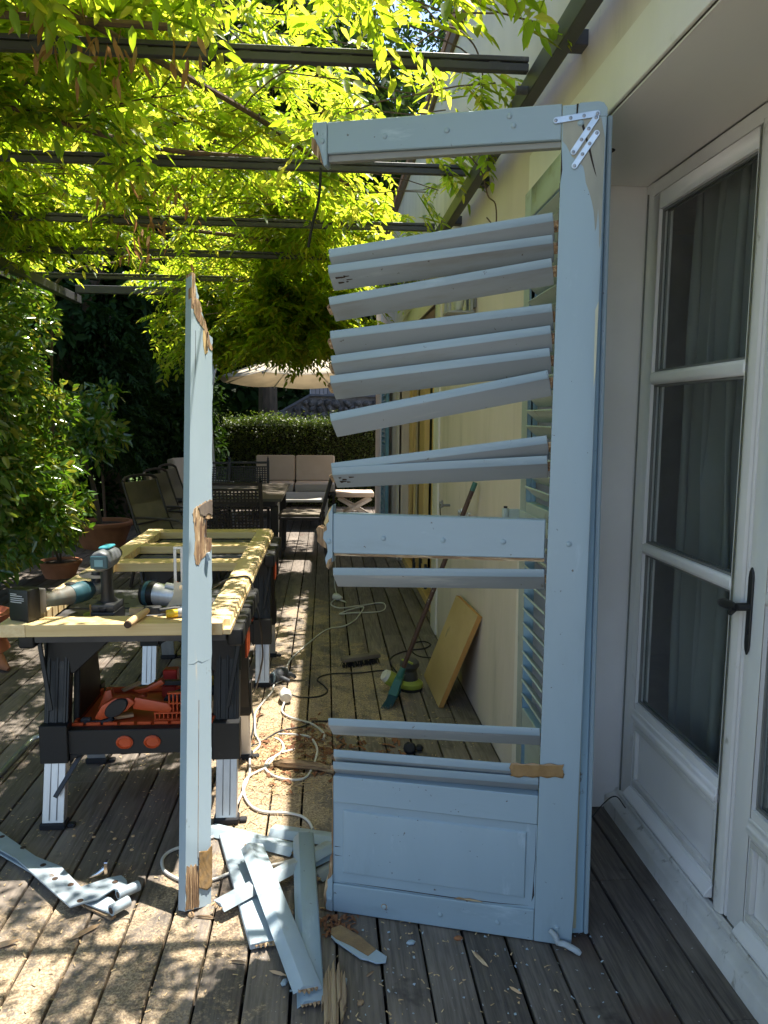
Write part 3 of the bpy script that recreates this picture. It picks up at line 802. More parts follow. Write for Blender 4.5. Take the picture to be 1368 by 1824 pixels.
for (a, b2) in (((0.588, 2.2500), (0.690, 2.2595)), ((0.634, 2.171), (0.687, 2.250)), ((0.638, 2.137), (0.690, 2.213))):
    a = Vector((a[0], 0, a[1])); b2 = Vector((b2[0], 0, b2[1])); d = (b2 - a); L = d.length; ang = math.atan2(d.z, d.x)
    M = Matrix.Translation((a.x, -0.0022, a.z)) @ Matrix.Rotation(-ang, 4, 'Y')
    hw = 0.0078
    cap = [(L + hw * math.sin(t) * 0.9, hw * math.cos(t)) for t in np.linspace(0, math.pi, 7)] + [(-hw * math.sin(t) * 0.9, -hw * math.cos(t)) for t in np.linspace(0, math.pi, 7)]
    pl = MB().prism([(float(x), float(z)) for x, z in cap], -0.0022, 0.0, 'y', M).build('repair_plate', zinc, stile, bevel=0.0006)
    for u in (0.0, 0.36, 0.68, 1.0):
        p = M @ Vector((L * u, -0.0022, 0))
        MB().lathe([(0.0046, 0.0), (0.0042, 0.0014), (0.0026, 0.0021), (0.0024, 0.0012), (0, 0.0012)], 10, Matrix.Translation(p) @ Matrix.Rotation(R(90), 4, 'X')).build('screw', screw_m, stile)
peg(stile, 0.650, 2.240, -0.0008); peg(stile, 0.66, 1.164); peg(stile, 0.667, 0.052)
# bent end of the bottom pivot strap
m = MB()
m.tube([(0.648, -0.006, 0.046), (0.664, -0.011, 0.034), (0.672, -0.014, 0.016), (0.690, -0.016, 0.016), (0.712, -0.020, 0.010), (0.728, -0.024, 0.004), (0.735, -0.026, 0.0)], [0.007, 0.009, 0.009, 0.009, 0.009, 0.009, 0.006], 10)
m.build('pivot_strap', mat('chipped_white_paint', (0.55, 0.62, 0.66), (0.36, 0.40, 0.42), 14.0, rough=0.6, spots=[((0.2, 0.15, 0.1), 22, 0.62, 0.7)]), bs)
# dark holes along the inner edge where slat tenons sat
dm = MB()
for z in np.arange(0.52, 2.1, 0.062):
    dm.box(sx0 - 0.0012, sx0 + 0.002, 0.008, 0.028, float(z), float(z) + 0.03)
dm.build('mortises', dark_wood, stile, smooth=0)['kind'] = 'stuff'


def rail(name, poly, label=None, mats=None, y0=0.0, th=TH, bev=0.0025):
    return MB().prism(poly, y0, y0 + th, 'y').build(name, mats or paint_h, bs, bevel=bev, label=label)


# top rail with rebated underside
tr = rail('top_rail', [(-0.017, 2.208), (sx0 - 0.0008, 2.204), (sx0 - 0.0008, 2.291), (-0.017, 2.290)])
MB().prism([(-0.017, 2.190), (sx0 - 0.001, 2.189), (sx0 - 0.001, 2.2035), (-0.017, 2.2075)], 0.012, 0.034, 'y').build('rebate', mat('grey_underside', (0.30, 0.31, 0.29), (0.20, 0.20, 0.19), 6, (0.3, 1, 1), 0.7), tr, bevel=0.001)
for x, z in ((0.143, 2.243), (0.310, 2.246), (0.471, 2.270), (0.482, 2.246)): peg(tr, x, z)
# stump of the outer stile still pegged to the end of the top rail
ep = [(-0.0178, 2.291), (-0.058, 2.291), (-0.059, 2.268), (-0.053, 2.258), (-0.057, 2.243), (-0.050, 2.236), (-0.055, 2.225), (-0.051, 2.214), (-0.040, 2.202), (-0.034, 2.194), (-0.026, 2.176), (-0.0178, 2.180)]
stp = rail('stile_stump', ep, 'broken stump of the outer stile on the top rail', paint, -0.001, TH + 0.002, 0.001)
thin('bare_break', [(-0.059, 2.252), (-0.050, 2.246), (-0.046, 2.236), (-0.040, 2.228), (-0.034, 2.205), (-0.027, 2.176), (-0.042, 2.198), (-0.055, 2.210), (-0.061, 2.228)], -0.0011, raw_wood, stp, 0.004)
thin('crack', [(-0.046, 2.270), (-0.042, 2.262), (-0.045, 2.256), (-0.040, 2.250), (-0.047, 2.258), (-0.047, 2.264)], -0.0011, crack_m, stp, 0.0005)
peg(stp, -0.031, 2.241, -0.001)

# middle rail and its ragged stump
mr = rail('middle_rail', [(0.0, 1.108), (0.597, 1.121), (0.597, 1.227), (0.0, 1.224)])
for x, z in ((0.149, 1.158), (0.319, 1.160), (0.485, 1.163)): peg(mr, x, z)
MB().prism([(0.003, 1.101), (0.597, 1.112), (0.597, 1.1205), (0.003, 1.1075)], 0.004, 0.03, 'y').build('raw_edge', raw_wood_x, mr, smooth=0)
mp = [(-0.0008, 1.250), (-0.0008, 1.085), (-0.008, 1.077), (-0.020, 1.071), (-0.024, 1.092), (-0.016, 1.112), (-0.019, 1.135), (-0.030, 1.150), (-0.028, 1.168), (-0.018, 1.176), (-0.020, 1.192), (-0.012, 1.200), (-0.014, 1.222), (-0.006, 1.236)]
ms = rail('stile_stump', mp, 'ragged stump of the outer stile on the middle rail', paint, -0.001, TH, 0.001)
MB().prism([(-0.012, 1.196), (-0.021, 1.190), (-0.026, 1.178), (-0.044, 1.186), (-0.052, 1.176), (-0.047, 1.156), (-0.049, 1.140), (-0.036, 1.128), (-0.020, 1.120), (-0.023, 1.140), (-0.022, 1.168), (-0.014, 1.180)], 0.002, 0.034, 'y').build('torn_wood', raw_wood, ms, bevel=0.0015)
MB().prism([(-0.004, 1.246), (-0.012, 1.236), (-0.022, 1.212), (-0.028, 1.196), (-0.022, 1.184), (-0.012, 1.205), (-0.004, 1.216)], 0.000, 0.030, 'y').build('torn_wood', plank_wood, ms, bevel=0.0015)
peg(ms, -0.012, 1.143, -0.001)
MB().prism([(-0.003, 1.096), (-0.014, 1.088), (-0.021, 1.070), (-0.011, 1.060), (-0.004, 1.078)], -0.004, 0.020, 'y').build('torn_wood', raw_wood, ms, bevel=0.001)

# bottom: upper rail, fielded panel, bottom rail
ur = rail('lock_rail', [(0.001, 0.351), (0.603, 0.355), (0.603, 0.441), (0.001, 0.433)])
pm = MB().box(-0.001, 0.6032, 0.009, 0.028, 0.089, 0.3505)
panel = pm.build('panel', paint, bs, smooth=0)
fld = MB()
fx0, fx1, fz0, fz1 = 0.030, 0.575, 0.124, 0.327
e = 0.010
fld.add([(fx0, 0.0089, fz0), (fx1, 0.0089, fz0), (fx1, 0.0089, fz1), (fx0, 0.0089, fz1), (fx0 + e * .4, 0.0035, fz0 + e * .4), (fx1 - e * .4, 0.0035, fz0 + e * .4), (fx1 - e * .4, 0.0035, fz1 - e * .4), (fx0 + e * .4, 0.0035, fz1 - e * .4),
         (fx0 + e, 0.0022, fz0 + e), (fx1 - e, 0.0022, fz0 + e), (fx1 - e, 0.0022, fz1 - e), (fx0 + e, 0.0022, fz1 - e)],
        [(i, (i + 1) % 4, 4 + (i + 1) % 4, 4 + i) for i in range(4)] + [(4 + i, 4 + (i + 1) % 4, 8 + (i + 1) % 4, 8 + i) for i in range(4)] + [(8, 9, 10, 11)])
fld.build('raised_field', paint, panel, smooth=20)
thin('crack', [(0.02, 0.0925), (0.20, 0.094), (0.36, 0.0935), (0.50, 0.0965), (0.585, 0.1015), (0.50, 0.0945), (0.36, 0.0910), (0.19, 0.0915)], 0.0088, crack_m, panel, 0.0006)
thin('bare_break', [(0.37, 0.091), (0.385, 0.098), (0.40, 0.096), (0.415, 0.099), (0.44, 0.0965), (0.455, 0.092), (0.41, 0.0905)], 0.0080, raw_wood_x, panel, 0.0012)
thin('crack', [(0.004, 0.206), (0.025, 0.205), (0.004, 0.2035)], 0.0088, crack_m, panel, 0.0005)
thin('crack', [(0.004, 0.178), (0.028, 0.176), (0.004, 0.1755)], 0.0088, crack_m, panel, 0.0005)
thin('crack', [(0.599, 0.345), (0.6015, 0.25), (0.598, 0.18), (0.601, 0.135), (0.594, 0.115), (0.5955, 0.135), (0.597, 0.18), (0.600, 0.25)], 0.0088, crack_m, panel, 0.0006)
br = rail('bottom_rail', [(0.001, -0.003), (0.6031, 0.0), (0.6031, 0.094), (0.45, 0.0905), (0.3, 0.089), (0.001, 0.088)])
for x, z in ((0.161, 0.038), (0.331, 0.039), (0.499, 0.041)): peg(br, x, z)
MB().lathe([(0.0085, 0), (0.0095, 0.0006), (0.004, 0.001), (0, 0.001)], 9, Matrix.Translation((0.161, 0.0, 0.038)) @ Matrix.Rotation(R(90), 4, 'X')).build('peg_hole', raw_wood, br)
bp = [(-0.0002, 0.118), (-0.0002, -0.003), (-0.020, -0.001), (-0.023, 0.012), (-0.019, 0.030), (-0.021, 0.055), (-0.016, 0.075), (-0.017, 0.096), (-0.006, 0.108)]
b_s = rail('stile_stump', bp, 'rotten stump of the outer stile on the bottom rail', paint, -0.001, TH, 0.001)
MB().prism([(-0.010, 0.17), (-0.001, 0.19), (-0.003, 0.10), (-0.014, 0.088), (-0.020, 0.05), (-0.019, 0.012), (-0.027, 0.004), (-0.030, 0.045), (-0.024, 0.088), (-0.014, 0.118)], 0.003, 0.03, 'y').build('torn_wood', raw_wood, b_s, bevel=0.001)
peg(b_s, -0.008, 0.037, -0.001)
# long sliver of bare wood down the panel's broken side
MB().prism([(-0.0012, 0.44), (-0.0045, 0.40), (-0.003, 0.32), (-0.006, 0.24), (-0.004, 0.18), (-0.0012, 0.16)], 0.006, 0.03, 'y').build('torn_edge', raw_wood, panel, smooth=0)

# slats: a bevelled nosing in front, the blade sloping back and down behind it
prof = [(0.000, 0.0), (-0.0012, -0.0215), (0.040, -0.066), (0.046, -0.0575), (0.012, -0.004)]   # (y, z)
slat_me = MB().prism(prof, -0.6, 0.0, 'x').mesh('slat', [paint_slat, paint_h], bevel=0.0014)
for p_ in slat_me.polygons:
    if p_.normal.y < -0.85 or p_.normal.z > 0.75: p_.material_index = 1
ten = MB()
ten.add([(-0.600, 0.006, -0.022), (-0.600, 0.030, -0.048), (-0.600, 0.034, -0.042), (-0.600, 0.012, -0.016), (-0.612, 0.009, -0.026), (-0.609, 0.028, -0.046), (-0.613, 0.031, -0.040), (-0.608, 0.013, -0.019)],
        [(0, 1, 2, 3), (4, 7, 6, 5), (0, 4, 5, 1), (1, 5, 6, 2), (2, 6, 7, 3), (3, 7, 4, 0)])
ten_me = ten.mesh('tenon', raw_wood, smooth=0)
tenr_me = MB().add([(x + 0.6045, y, z) for x, y, z in [(-0.6045, 0.008, -0.024), (-0.6045, 0.028, -0.046), (-0.6045, 0.033, -0.041), (-0.6045, 0.013, -0.019), (-0.590, 0.008, -0.024), (-0.590, 0.028, -0.046), (-0.590, 0.033, -0.041), (-0.590, 0.013, -0.019)]],
                   [(0, 1, 2, 3), (4, 7, 6, 5), (0, 4, 5, 1), (1, 5, 6, 2), (2, 6, 7, 3), (3, 7, 4, 0)]).mesh('tenon', raw_wood, smooth=0)
SL = [((-0.015, 1.958), (0.588, 2.029), 0), ((-0.015, 1.914), (0.590, 1.973), 0), ((-0.016, 1.830), (0.589, 1.914), 1), ((-0.013, 1.738), (0.594, 1.799), 1),
      ((-0.011, 1.670), (0.592, 1.743), 1), ((-0.011, 1.614), (0.592, 1.685), 1), ((-0.011, 1.508), (0.589, 1.627), 0), ((-0.010, 1.368), (0.592, 1.455), 0),
      ((-0.006, 1.356), (0.595, 1.401), 1), ((-0.003, 1.065), (0.598, 1.119), 0), ((-0.018, 0.601), (0.601, 0.665), 1), ((-0.001, 0.512), (0.603, 0.536), 1), ((0.001, 0.483), (0.602, 0.499), 1)]
SL[9] = ((-0.003, 1.065), (0.598, 1.092), 0)
SL[10] = ((-0.018, 0.608), (0.601, 0.640), 1)
SL[11] = ((-0.001, 0.512), (0.603, 0.530), 1)
SL[12] = ((0.001, 0.480), (0.602, 0.494), 1)
for i, (a, b2, t) in enumerate(SL):
    L = math.hypot(b2[0] - a[0], b2[1] - a[1]); ang = math.atan2(b2[1] - a[1], b2[0] - a[0])
    yo = 0.004 + (0.003 if i in (0, 7) else 0.0)
    s = link('slat', slat_me, bs, (b2[0], yo, b2[1]), (R(rj.uniform(-5, 5)), -ang, R(rj.uniform(-0.8, 0.8))), (L / 0.6, 1, 1))
    if t: link('tenon', ten_me, s)
    link('tenon', tenr_me, s)
    if i in (1, 8):
        q = MB()
        for k in range(9):
            x = -0.565 + rj.uniform(-.015, .02); u = rj.uniform(0.22, 0.6)
            y = -0.0012 + 0.0412 * u; z = -0.0215 - 0.0445 * u
            w_ = rj.uniform(.003, .009); h_ = rj.uniform(.001, .0024)
            q.add([(x - w_, y - 0.0008 - h_, z - 0.0006 + h_), (x - w_, y - 0.0008 + h_, z - 0.0006 - h_), (x + w_, y - 0.0008 + h_, z - 0.0006 - h_ * .6), (x + w_, y - 0.0008 - h_, z - 0.0006 + h_ * .6)], [(0, 1, 2, 3)])
        q.build('paint_chip', dark_wood, s, smooth=0)
# strip of brown tape across the loose lower slats and the stile
tp = MB()
n = 44
vs = []; fs = []
for i in range(n + 1):
    t = i / n
    x = 0.523 + 0.146 * t
    for j in range(9):
        u = j / 8
        zt = 0.532 + 0.012 * t + (0.002 * math.sin(t * 19) if j == 8 else 0)
        zb = 0.491 + 0.014 * t + (0.002 * math.sin(t * 23 + 1) if j == 0 else 0)
        vs.append((x + (0.0025 * math.sin(u * 7) + 0.0012 * math.sin(u * 29) if i in (0, n) else 0), -0.0022 - 0.0008 * abs(math.sin(t * 31 + u * 7 + 2 * math.sin(t * 8))) - 0.0006 * abs(math.sin(t * 13 - u * 9)), zb + (zt - zb) * u))
for i in range(n):
    for j in range(8):
        fs.append((i * 9 + j, i * 9 + j + 1, i * 9 + j + 10, i * 9 + j + 9))
o = MB().add(vs, fs).build('tape_strip', tape, bs, smooth=60)
sol = o.modifiers.new('solid', 'SOLIDIFY'); sol.thickness = 0.0006

# ------------------------------------------------------------------ the whole leaf it is hinged to, seen on edge
NE = Vector((0.733, 2.03, 0)); HE = Vector((0.744, 2.752, 0))
Lh = (HE - NE).length
ls = thing('louvred_shutter', 'intact blue shutter leaf seen on edge between broken leaf and door recess', 'shutter', (NE.x, NE.y, 0.012), (R(-0.75), 0, math.atan2(HE.y - NE.y, HE.x - NE.x)))
# local x runs from the near edge to the hinge, local y points away from the deck's open side (towards -X)
m = MB()
for (a, b2, z0, z1) in ((0.0, 0.085, 0.0, 2.268), (Lh - 0.085, Lh, 0.0, 2.268), (0.085, Lh - 0.085, 2.17, 2.268), (0.085, Lh - 0.085, 1.11, 1.20), (0.085, Lh - 0.085, 0.35, 0.44), (0.085, Lh - 0.085, 0.0, 0.09)):
    m.box(a, b2, -0.018, 0.018, z0, z1)
edge_paint = mat('worn_edge_paint', (0.30, 0.45, 0.56), (0.25, 0.38, 0.48), 5.0, (1, 1, 0.3), 0.5, rand=0,
                 spots=[((0.42, 0.40, 0.28), 6.0, 0.60, 0.72, (1, 1, 0.15)), ((0.10, 0.09, 0.08), 16.0, 0.68, 0.74, (1, 1, 0.6))])
lf = m.build('frame', [edge_paint, green_grey], ls, bevel=0.003)
for p_ in lf.data.polygons:
    if p_.normal.y > 0.6: p_.material_index = 1  # paler green-grey on the faces turned to the deck
MB().box(0.085, Lh - 0.085, -0.006, 0.006, 0.09, 0.35).build('panel', green_grey, ls, smooth=0)
MB().box(-0.006, 0.030, -0.031, -0.0185, 0.0, 2.262).build('cover_strip', paint, ls, bevel=0.003)
MB().box(-0.0035, -0.0005, 0.006, 0.0175, 0.02, 2.25).build('edge_strip', mat('old_cream_paint', (0.46, 0.44, 0.30), (0.34, 0.34, 0.26), 6, (1, 1, .2), 0.7, rand=0), ls, smooth=0)
lm = MB().box(0.086, Lh - 0.086, -0.003, 0.003, -0.030, 0.030).mesh('slat', green_grey, bevel=0.001)
for z in list(np.arange(0.475, 1.10, 0.053)) + list(np.arange(1.235, 2.16, 0.053)):
    link('slat', lm, ls, (0, 0, float(z)), (R(-48), 0, 0))
for z0 in (1.950, 1.232):
    MB().tube(spline([(0.06, -0.018, z0), (0.06, -0.038, z0), (0.06, -0.045, z0 + 0.008), (0.06, -0.046, z0 + 0.042), (0.06, -0.045, z0 + 0.076), (0.06, -0.038, z0 + 0.084), (0.06, -0.018, z0 + 0.084)], 3), 0.0035, 8).build('pull_handle', edge_paint, ls)
MB().box(-0.012, 0.004, 0.0185, 0.028, 1.12, 1.215).build('fold_hinge', iron, ls, bevel=0.002)
# strap hinges that hold the leaf to the wall
for z in (1.145, 0.055):
    m = MB()
    hx = Lh
    m.box(0.22, hx - 0.01, 0.0185, 0.0245, z - 0.018, z + 0.018)
    m.box(hx - 0.016, hx - 0.010, 0.0245, 0.060, z - 0.020, z + 0.020)
    m.cyl((hx - 0.004, 0.072, z - 0.022), (hx - 0.004, 0.072, z + 0.022), 0.0135, 12)
    h = m.build('strap_hinge', green_grey, ls, bevel=0.001)
    MB().cyl((hx - 0.004, 0.072, z - 0.055), (hx - 0.004, 0.072, z + 0.03), 0.007).build('hinge_pin', iron, h)
    MB().bar((hx - 0.004, 0.072, z - 0.046), (hx + 0.06, -0.030, z - 0.046), 0.016, 0.016).build('pin_bracket', iron, h, bevel=0.001)
    for k in (0.30, 0.44, 0.58):
        MB().lathe([(0.008, 0), (0.006, 0.003), (0, 0.004)], 10, Matrix.Translation((k, 0.0245, z)) @ Matrix.Rotation(R(-90), 4, 'X')).build('rivet', green_grey, h)
# scraps of wire and dead leaves at the foot of the recess
tag(MB().tube(spline([(0.80, 2.36, 0.004), (0.90, 2.50, 0.05), (1.02, 2.62, 0.09), (1.085, 2.66, 0.10), (1.10, 2.60, 0.086)]), 0.0022, 5).build('loose_wire', cord_b), 'thin dark wire sagging across the corner of the door sill', 'wire')

# ================================================================== LEANING STILE
# broken off outer stile: local z along its length, front face on -y
ax = Vector((-0.0345, 0.386, 1.0)).normalized()
lean = thing('broken_stile', 'snapped off pale blue shutter stile leaning on the pine frame', 'timber', (-0.389, 2.227, 0.006))
face = Vector((0.67, -0.74, 0)); zz = ax; yy = -(face - zz * face.dot(zz)).normalized(); xx = yy.cross(zz)
lean.rotation_euler = Matrix((xx, yy, zz)).transposed().to_euler()
Wd, Td, LZ = 0.094, 0.036, 2.16
# column cross-section swept over stations; right edge position and its jagged tears vary with height
stations = []
rs_ = random.Random(3)
def right_edge(z):
    if z > 1.93:
        t = (z - 1.93) / (LZ - 1.93)
        base = 0.030 - 0.066 * min(1, t * 1.05) ** 0.85
        return base + rs_.uniform(-0.003, 0.003)
    return 0.0475 + rs_.uniform(-0.0022, 0.0012)
zs = [0.0] + sorted([rs_.uniform(0.02, 1.92) for _ in range(60)] + list(np.linspace(1.90, LZ, 22)) + [1.135, 1.155, 1.175, 1.19, 1.21, 1.25, 1.285, 1.30])
vs = []; fs = []
def notch(z):
    """depth of the torn-out mortise seen from the front, between 0 and 1"""
    return 1.0 if 1.168 < z < 1.232 else 0.0
for z in zs:
    z = float(z)
    r = right_edge(z)
    if 1.150 < z < 1.238: r = 0.0475 - 0.030 + rs_.uniform(-.003, .003)
    l = -0.0465
    r = max(r, l + 0.016)
    vs += [(l, 0, z), (r, 0, z), (r + rs_.uniform(-.003, .001), Td, z), (l, Td, z)]
for i in range(len(zs) - 1):
    a = i * 4; b2 = a + 4
    for k in range(4):
        fs.append((a + k, a + (k + 1) % 4, b2 + (k + 1) % 4, b2 + k))
fs.append((3, 2, 1, 0)); n_ = (len(zs) - 1) * 4; fs.append((n_, n_ + 1, n_ + 2, n_ + 3))
me = bpy.data.meshes.new('stile_body'); me.from_pydata(vs, [], fs)
me.materials.append(paint_post); me.materials.append(raw_wood)
for p in me.polygons:
    c = p.center; nrm = p.normal
    if nrm.x > 0.5 or (c.z > 1.98 and c.x > -0.030 and c.z > 2.0 - 0.5 * c.x) or c.z > 2.145: p.material_index = 1
    if abs(nrm.z) > 0.7: p.material_index = 1
me.update()
link('stile_body', me, lean)
def ragged(poly, n=5, amp=0.0016):
    out = []
    for i, a in enumerate(poly):
        b_ = poly[(i + 1) % len(poly)]
        l_ = math.hypot(b_[0] - a[0], b_[1] - a[1])
        k_ = max(1, min(n, int(l_ / 0.004)))
        for j in range(k_):
            t_ = j / k_
            am = amp if j else amp * 0.4
            out.append((a[0] + (b_[0] - a[0]) * t_ + rs_.uniform(-am, am), a[1] + (b_[1] - a[1]) * t_ + rs_.uniform(-am, am) * 1.6))
    return out
def torn(name, poly, y0, y1, m_=None):
    if name in ('torn_wood',): poly = ragged(poly)
    return MB().prism(poly, y0, y1, 'y').build(name, m_ or raw_wood, lean, bevel=0.0015)
# torn wood: along the top break, round the mortise, and at the rotten foot
torn('torn_wood', [(-0.036, 2.0), (-0.022, 1.975), (-0.008, 1.96), (0.010, 1.945), (0.022, 1.90), (0.034, 1.875), (0.047, 1.872), (0.043, 1.892), (0.035, 1.905), (0.030, 1.935), (0.022, 1.955), (0.012, 1.985), (-0.004, 2.005), (-0.012, 2.03), (-0.030, 2.06), (-0.040, 2.03)], -0.0022, 0.012)
torn('torn_wood', [(0.004, 1.945), (0.018, 1.938), (0.030, 1.90), (0.026, 1.86), (0.014, 1.845), (0.006, 1.88)], -0.0016, 0.004, plank_wood)
torn('torn_wood', [(-0.0462, 2.155), (-0.0462, 2.045), (-0.040, 2.02), (-0.034, 2.03), (-0.026, 2.035), (-0.024, 2.06), (-0.029, 2.10), (-0.031, 2.155)], -0.0012, 0.02)
torn('splinter', [(0.020, 1.94), (0.026, 1.935), (0.024, 1.895), (0.019, 1.86), (0.017, 1.90)], -0.011, -0.0022, raw_wood)
mo = [(-0.024, 1.262), (-0.006, 1.276), (0.012, 1.288), (0.036, 1.302), (0.047, 1.304), (0.0475, 1.235), (0.018, 1.232), (0.016, 1.165), (0.030, 1.163), (0.046, 1.166), (0.0465, 1.130), (0.036, 1.112), (0.020, 1.098), (0.004, 1.086), (-0.006, 1.062), (-0.018, 1.066), (-0.026, 1.10), (-0.021, 1.150), (-0.026, 1.20), (-0.034, 1.240)]
torn('torn_wood', mo, -0.0014, 0.004)
torn('torn_wood', [(-0.012, 1.266), (0.010, 1.284), (0.036, 1.300), (0.046, 1.302), (0.047, 1.246), (0.030, 1.250), (0.018, 1.238), (0.000, 1.240)], -0.0035, -0.0016, mat('grey_weathered_wood', (0.22, 0.17, 0.13), (0.13, 0.10, 0.08), 18, (1, 1, .12), 0.9, bump=0.8, rand=0))
MB().box(0.0175, 0.0465, 0.030, 0.0355, 1.166, 1.236).build('mortise_back', dark_wood, lean, smooth=0)
torn('paint_flake', [(0.020, 1.108), (0.028, 1.112), (0.026, 1.098), (0.034, 1.086), (0.030, 1.082), (0.022, 1.094)], -0.017, -0.0014, paint_post)
ft = [(-0.0465, 0.002), (-0.044, 0.03), (-0.0462, 0.10), (-0.042, 0.128), (-0.034, 0.118), (-0.028, 0.130), (-0.020, 0.118), (-0.010, 0.128), (-0.002, 0.120), (0.000, 0.06), (0.004, 0.02), (0.002, 0.001), (-0.012, 0.006), (-0.020, -0.001), (-0.032, 0.004)]
torn('torn_wood', ft, -0.0022, 0.02)
for k in range(7):
    x = -0.043 + 0.0065 * k
    torn('rot_rib', [(x, 0.006), (x + 0.003, 0.004), (x + 0.0035 + rs_.uniform(-.001, .001), 0.06), (x + 0.003, 0.115 + rs_.uniform(-.02, .01)), (x + 0.001, 0.07)], -0.0042 - rs_.uniform(0, .002), -0.0022)
torn('groove', [(-0.0030, 0.14), (-0.0012, 0.14), (-0.0012, 0.62), (-0.0030, 0.62)], -0.0008, -0.0002, raw_wood)
torn('crack', [(-0.028, 1.93), (-0.0265, 1.93), (-0.0255, 1.80), (-0.028, 1.74), (-0.0275, 1.82)], -0.0006, -0.0001, crack_m)
torn('crack', [(-0.044, 0.735), (-0.022, 0.738), (-0.006, 0.748), (0.010, 0.742), (0.040, 0.752), (0.008, 0.739), (-0.006, 0.744), (-0.022, 0.735)], -0.0006, -0.0001, mat('fine_crack', (0.20, 0.26, 0.30), bump=0))
# tape round the foot
vs = []; fs = []
for i in range(17):
    for j in range(25):
        u = i / 16; t = j / 24
        x = -0.001 + 0.0495 * u
        z = 0.045 + 0.02 * abs(u - 0.6) + (0.150 + 0.016 * u - 0.045 + 0.0) * t
        vs.append((x, -0.0025 - 0.0022 * abs(math.sin(u * 9 + t * 7 + 2 * math.sin(t * 9 + u * 3))) - 0.0012 * abs(math.sin(u * 17 - t * 21)), z))
for i in range(16):
    for j in range(24):
        fs.append((i * 25 + j, i * 25 + j + 1, i * 25 + j + 26, i * 25 + j + 25))
o = MB().add(vs, fs).build('tape_strip', tape, lean, smooth=60)
sol = o.modifiers.new('solid', 'SOLIDIFY'); sol.thickness = 0.0006

# ================================================================== IRON STRAPS AND DEBRIS ON THE DECK
def xy(poly):
    """counter-clockwise"""
    a = sum(poly[i][0] * poly[(i + 1) % len(poly)][1] - poly[(i + 1) % len(poly)][0] * poly[i][1] for i in range(len(poly)))
    return poly if a > 0 else poly[::-1]

painted_iron = mat('painted_iron', (0.40, 0.47, 0.52), (0.30, 0.36, 0.40), 6.0, rough=0.45, metal=0.1, spots=[((0.20, 0.14, 0.10), 18, 0.66, 0.72)])
ia = thing('strap_hinge', 'long grey blue strap hinge with bent end, on top of another', 'hinge', (0, 0, 0))
MB().prism(xy([(-1.326, 2.798), (-1.154, 2.670), (-0.967, 2.499), (-0.863, 2.434), (-0.765, 2.318), (-0.690, 2.362), (-0.655, 2.372), (-0.632, 2.345), (-0.615, 2.300), (-0.640, 2.290), (-0.660, 2.300), (-0.695, 2.254), (-0.767, 2.218), (-0.883, 2.337), (-1.025, 2.486), (-1.272, 2.677)]), 0.028, 0.034).build('strap', painted_iron, ia, bevel=0.001)
MB().tube([(-0.640, 2.272, 0.030), (-0.588, 2.318, 0.030)], 0.0165, 14).build('knuckle', painted_iron, ia)
MB().cyl((-0.6395, 2.2724, 0.030), (-0.6408, 2.2713, 0.030), 0.010).build('knuckle_hole', dark_wood, ia)
for x, y in ((-1.13, 2.63), (-1.03, 2.555), (-0.925, 2.445), (-0.860, 2.365), (-0.80, 2.33), (-0.665, 2.335), (-0.745, 2.245)):
    MB().lathe([(0.010, 0.0), (0.008, 0.0007), (0, 0.0008)], 10, Matrix.Translation((x, y, 0.034))).build('screw_hole', dark_wood, ia)
ib = thing('strap_hinge', 'strap hinge lying underneath, its pale knuckle nearest the leaning stile', 'hinge', (0, 0, 0))
MB().prism(xy([(-1.314, 2.740), (-1.144, 2.623), (-0.787, 2.335), (-0.664, 2.280), (-0.626, 2.238), (-0.650, 2.206), (-0.747, 2.264), (-1.127, 2.565), (-1.279, 2.660)]), 0.012, 0.018).build('strap', painted_iron, ib, bevel=0.001)
MB().prism(xy([(-0.80, 2.30), (-0.64, 2.19), (-0.628, 2.206), (-0.78, 2.32)]), 0.001, 0.009).build('washer_plate', raw_wood_x, ib, bevel=0.001)
MB().tube([(-0.640, 2.196, 0.030), (-0.600, 2.240, 0.030)], 0.0165, 14).build('knuckle', paint_pale, ib)
MB().cyl((-0.6405, 2.1955, 0.030), (-0.6412, 2.1947, 0.030), 0.010).build('knuckle_hole', dark_wood, ib)
wf = thing('wing_nut', 'small pale metal fitting standing just behind the strap hinges', 'fitting', (-0.735, 2.405, 0.0))
MB().tube([(-0.03, 0.0, 0.008), (0.0, 0.004, 0.02), (0.02, 0.01, 0.035)], [0.006, 0.01, 0.012], 8).box(0.016, 0.03, -0.004, 0.02, 0.018, 0.06).build('body', chrome, wf, bevel=0.002)


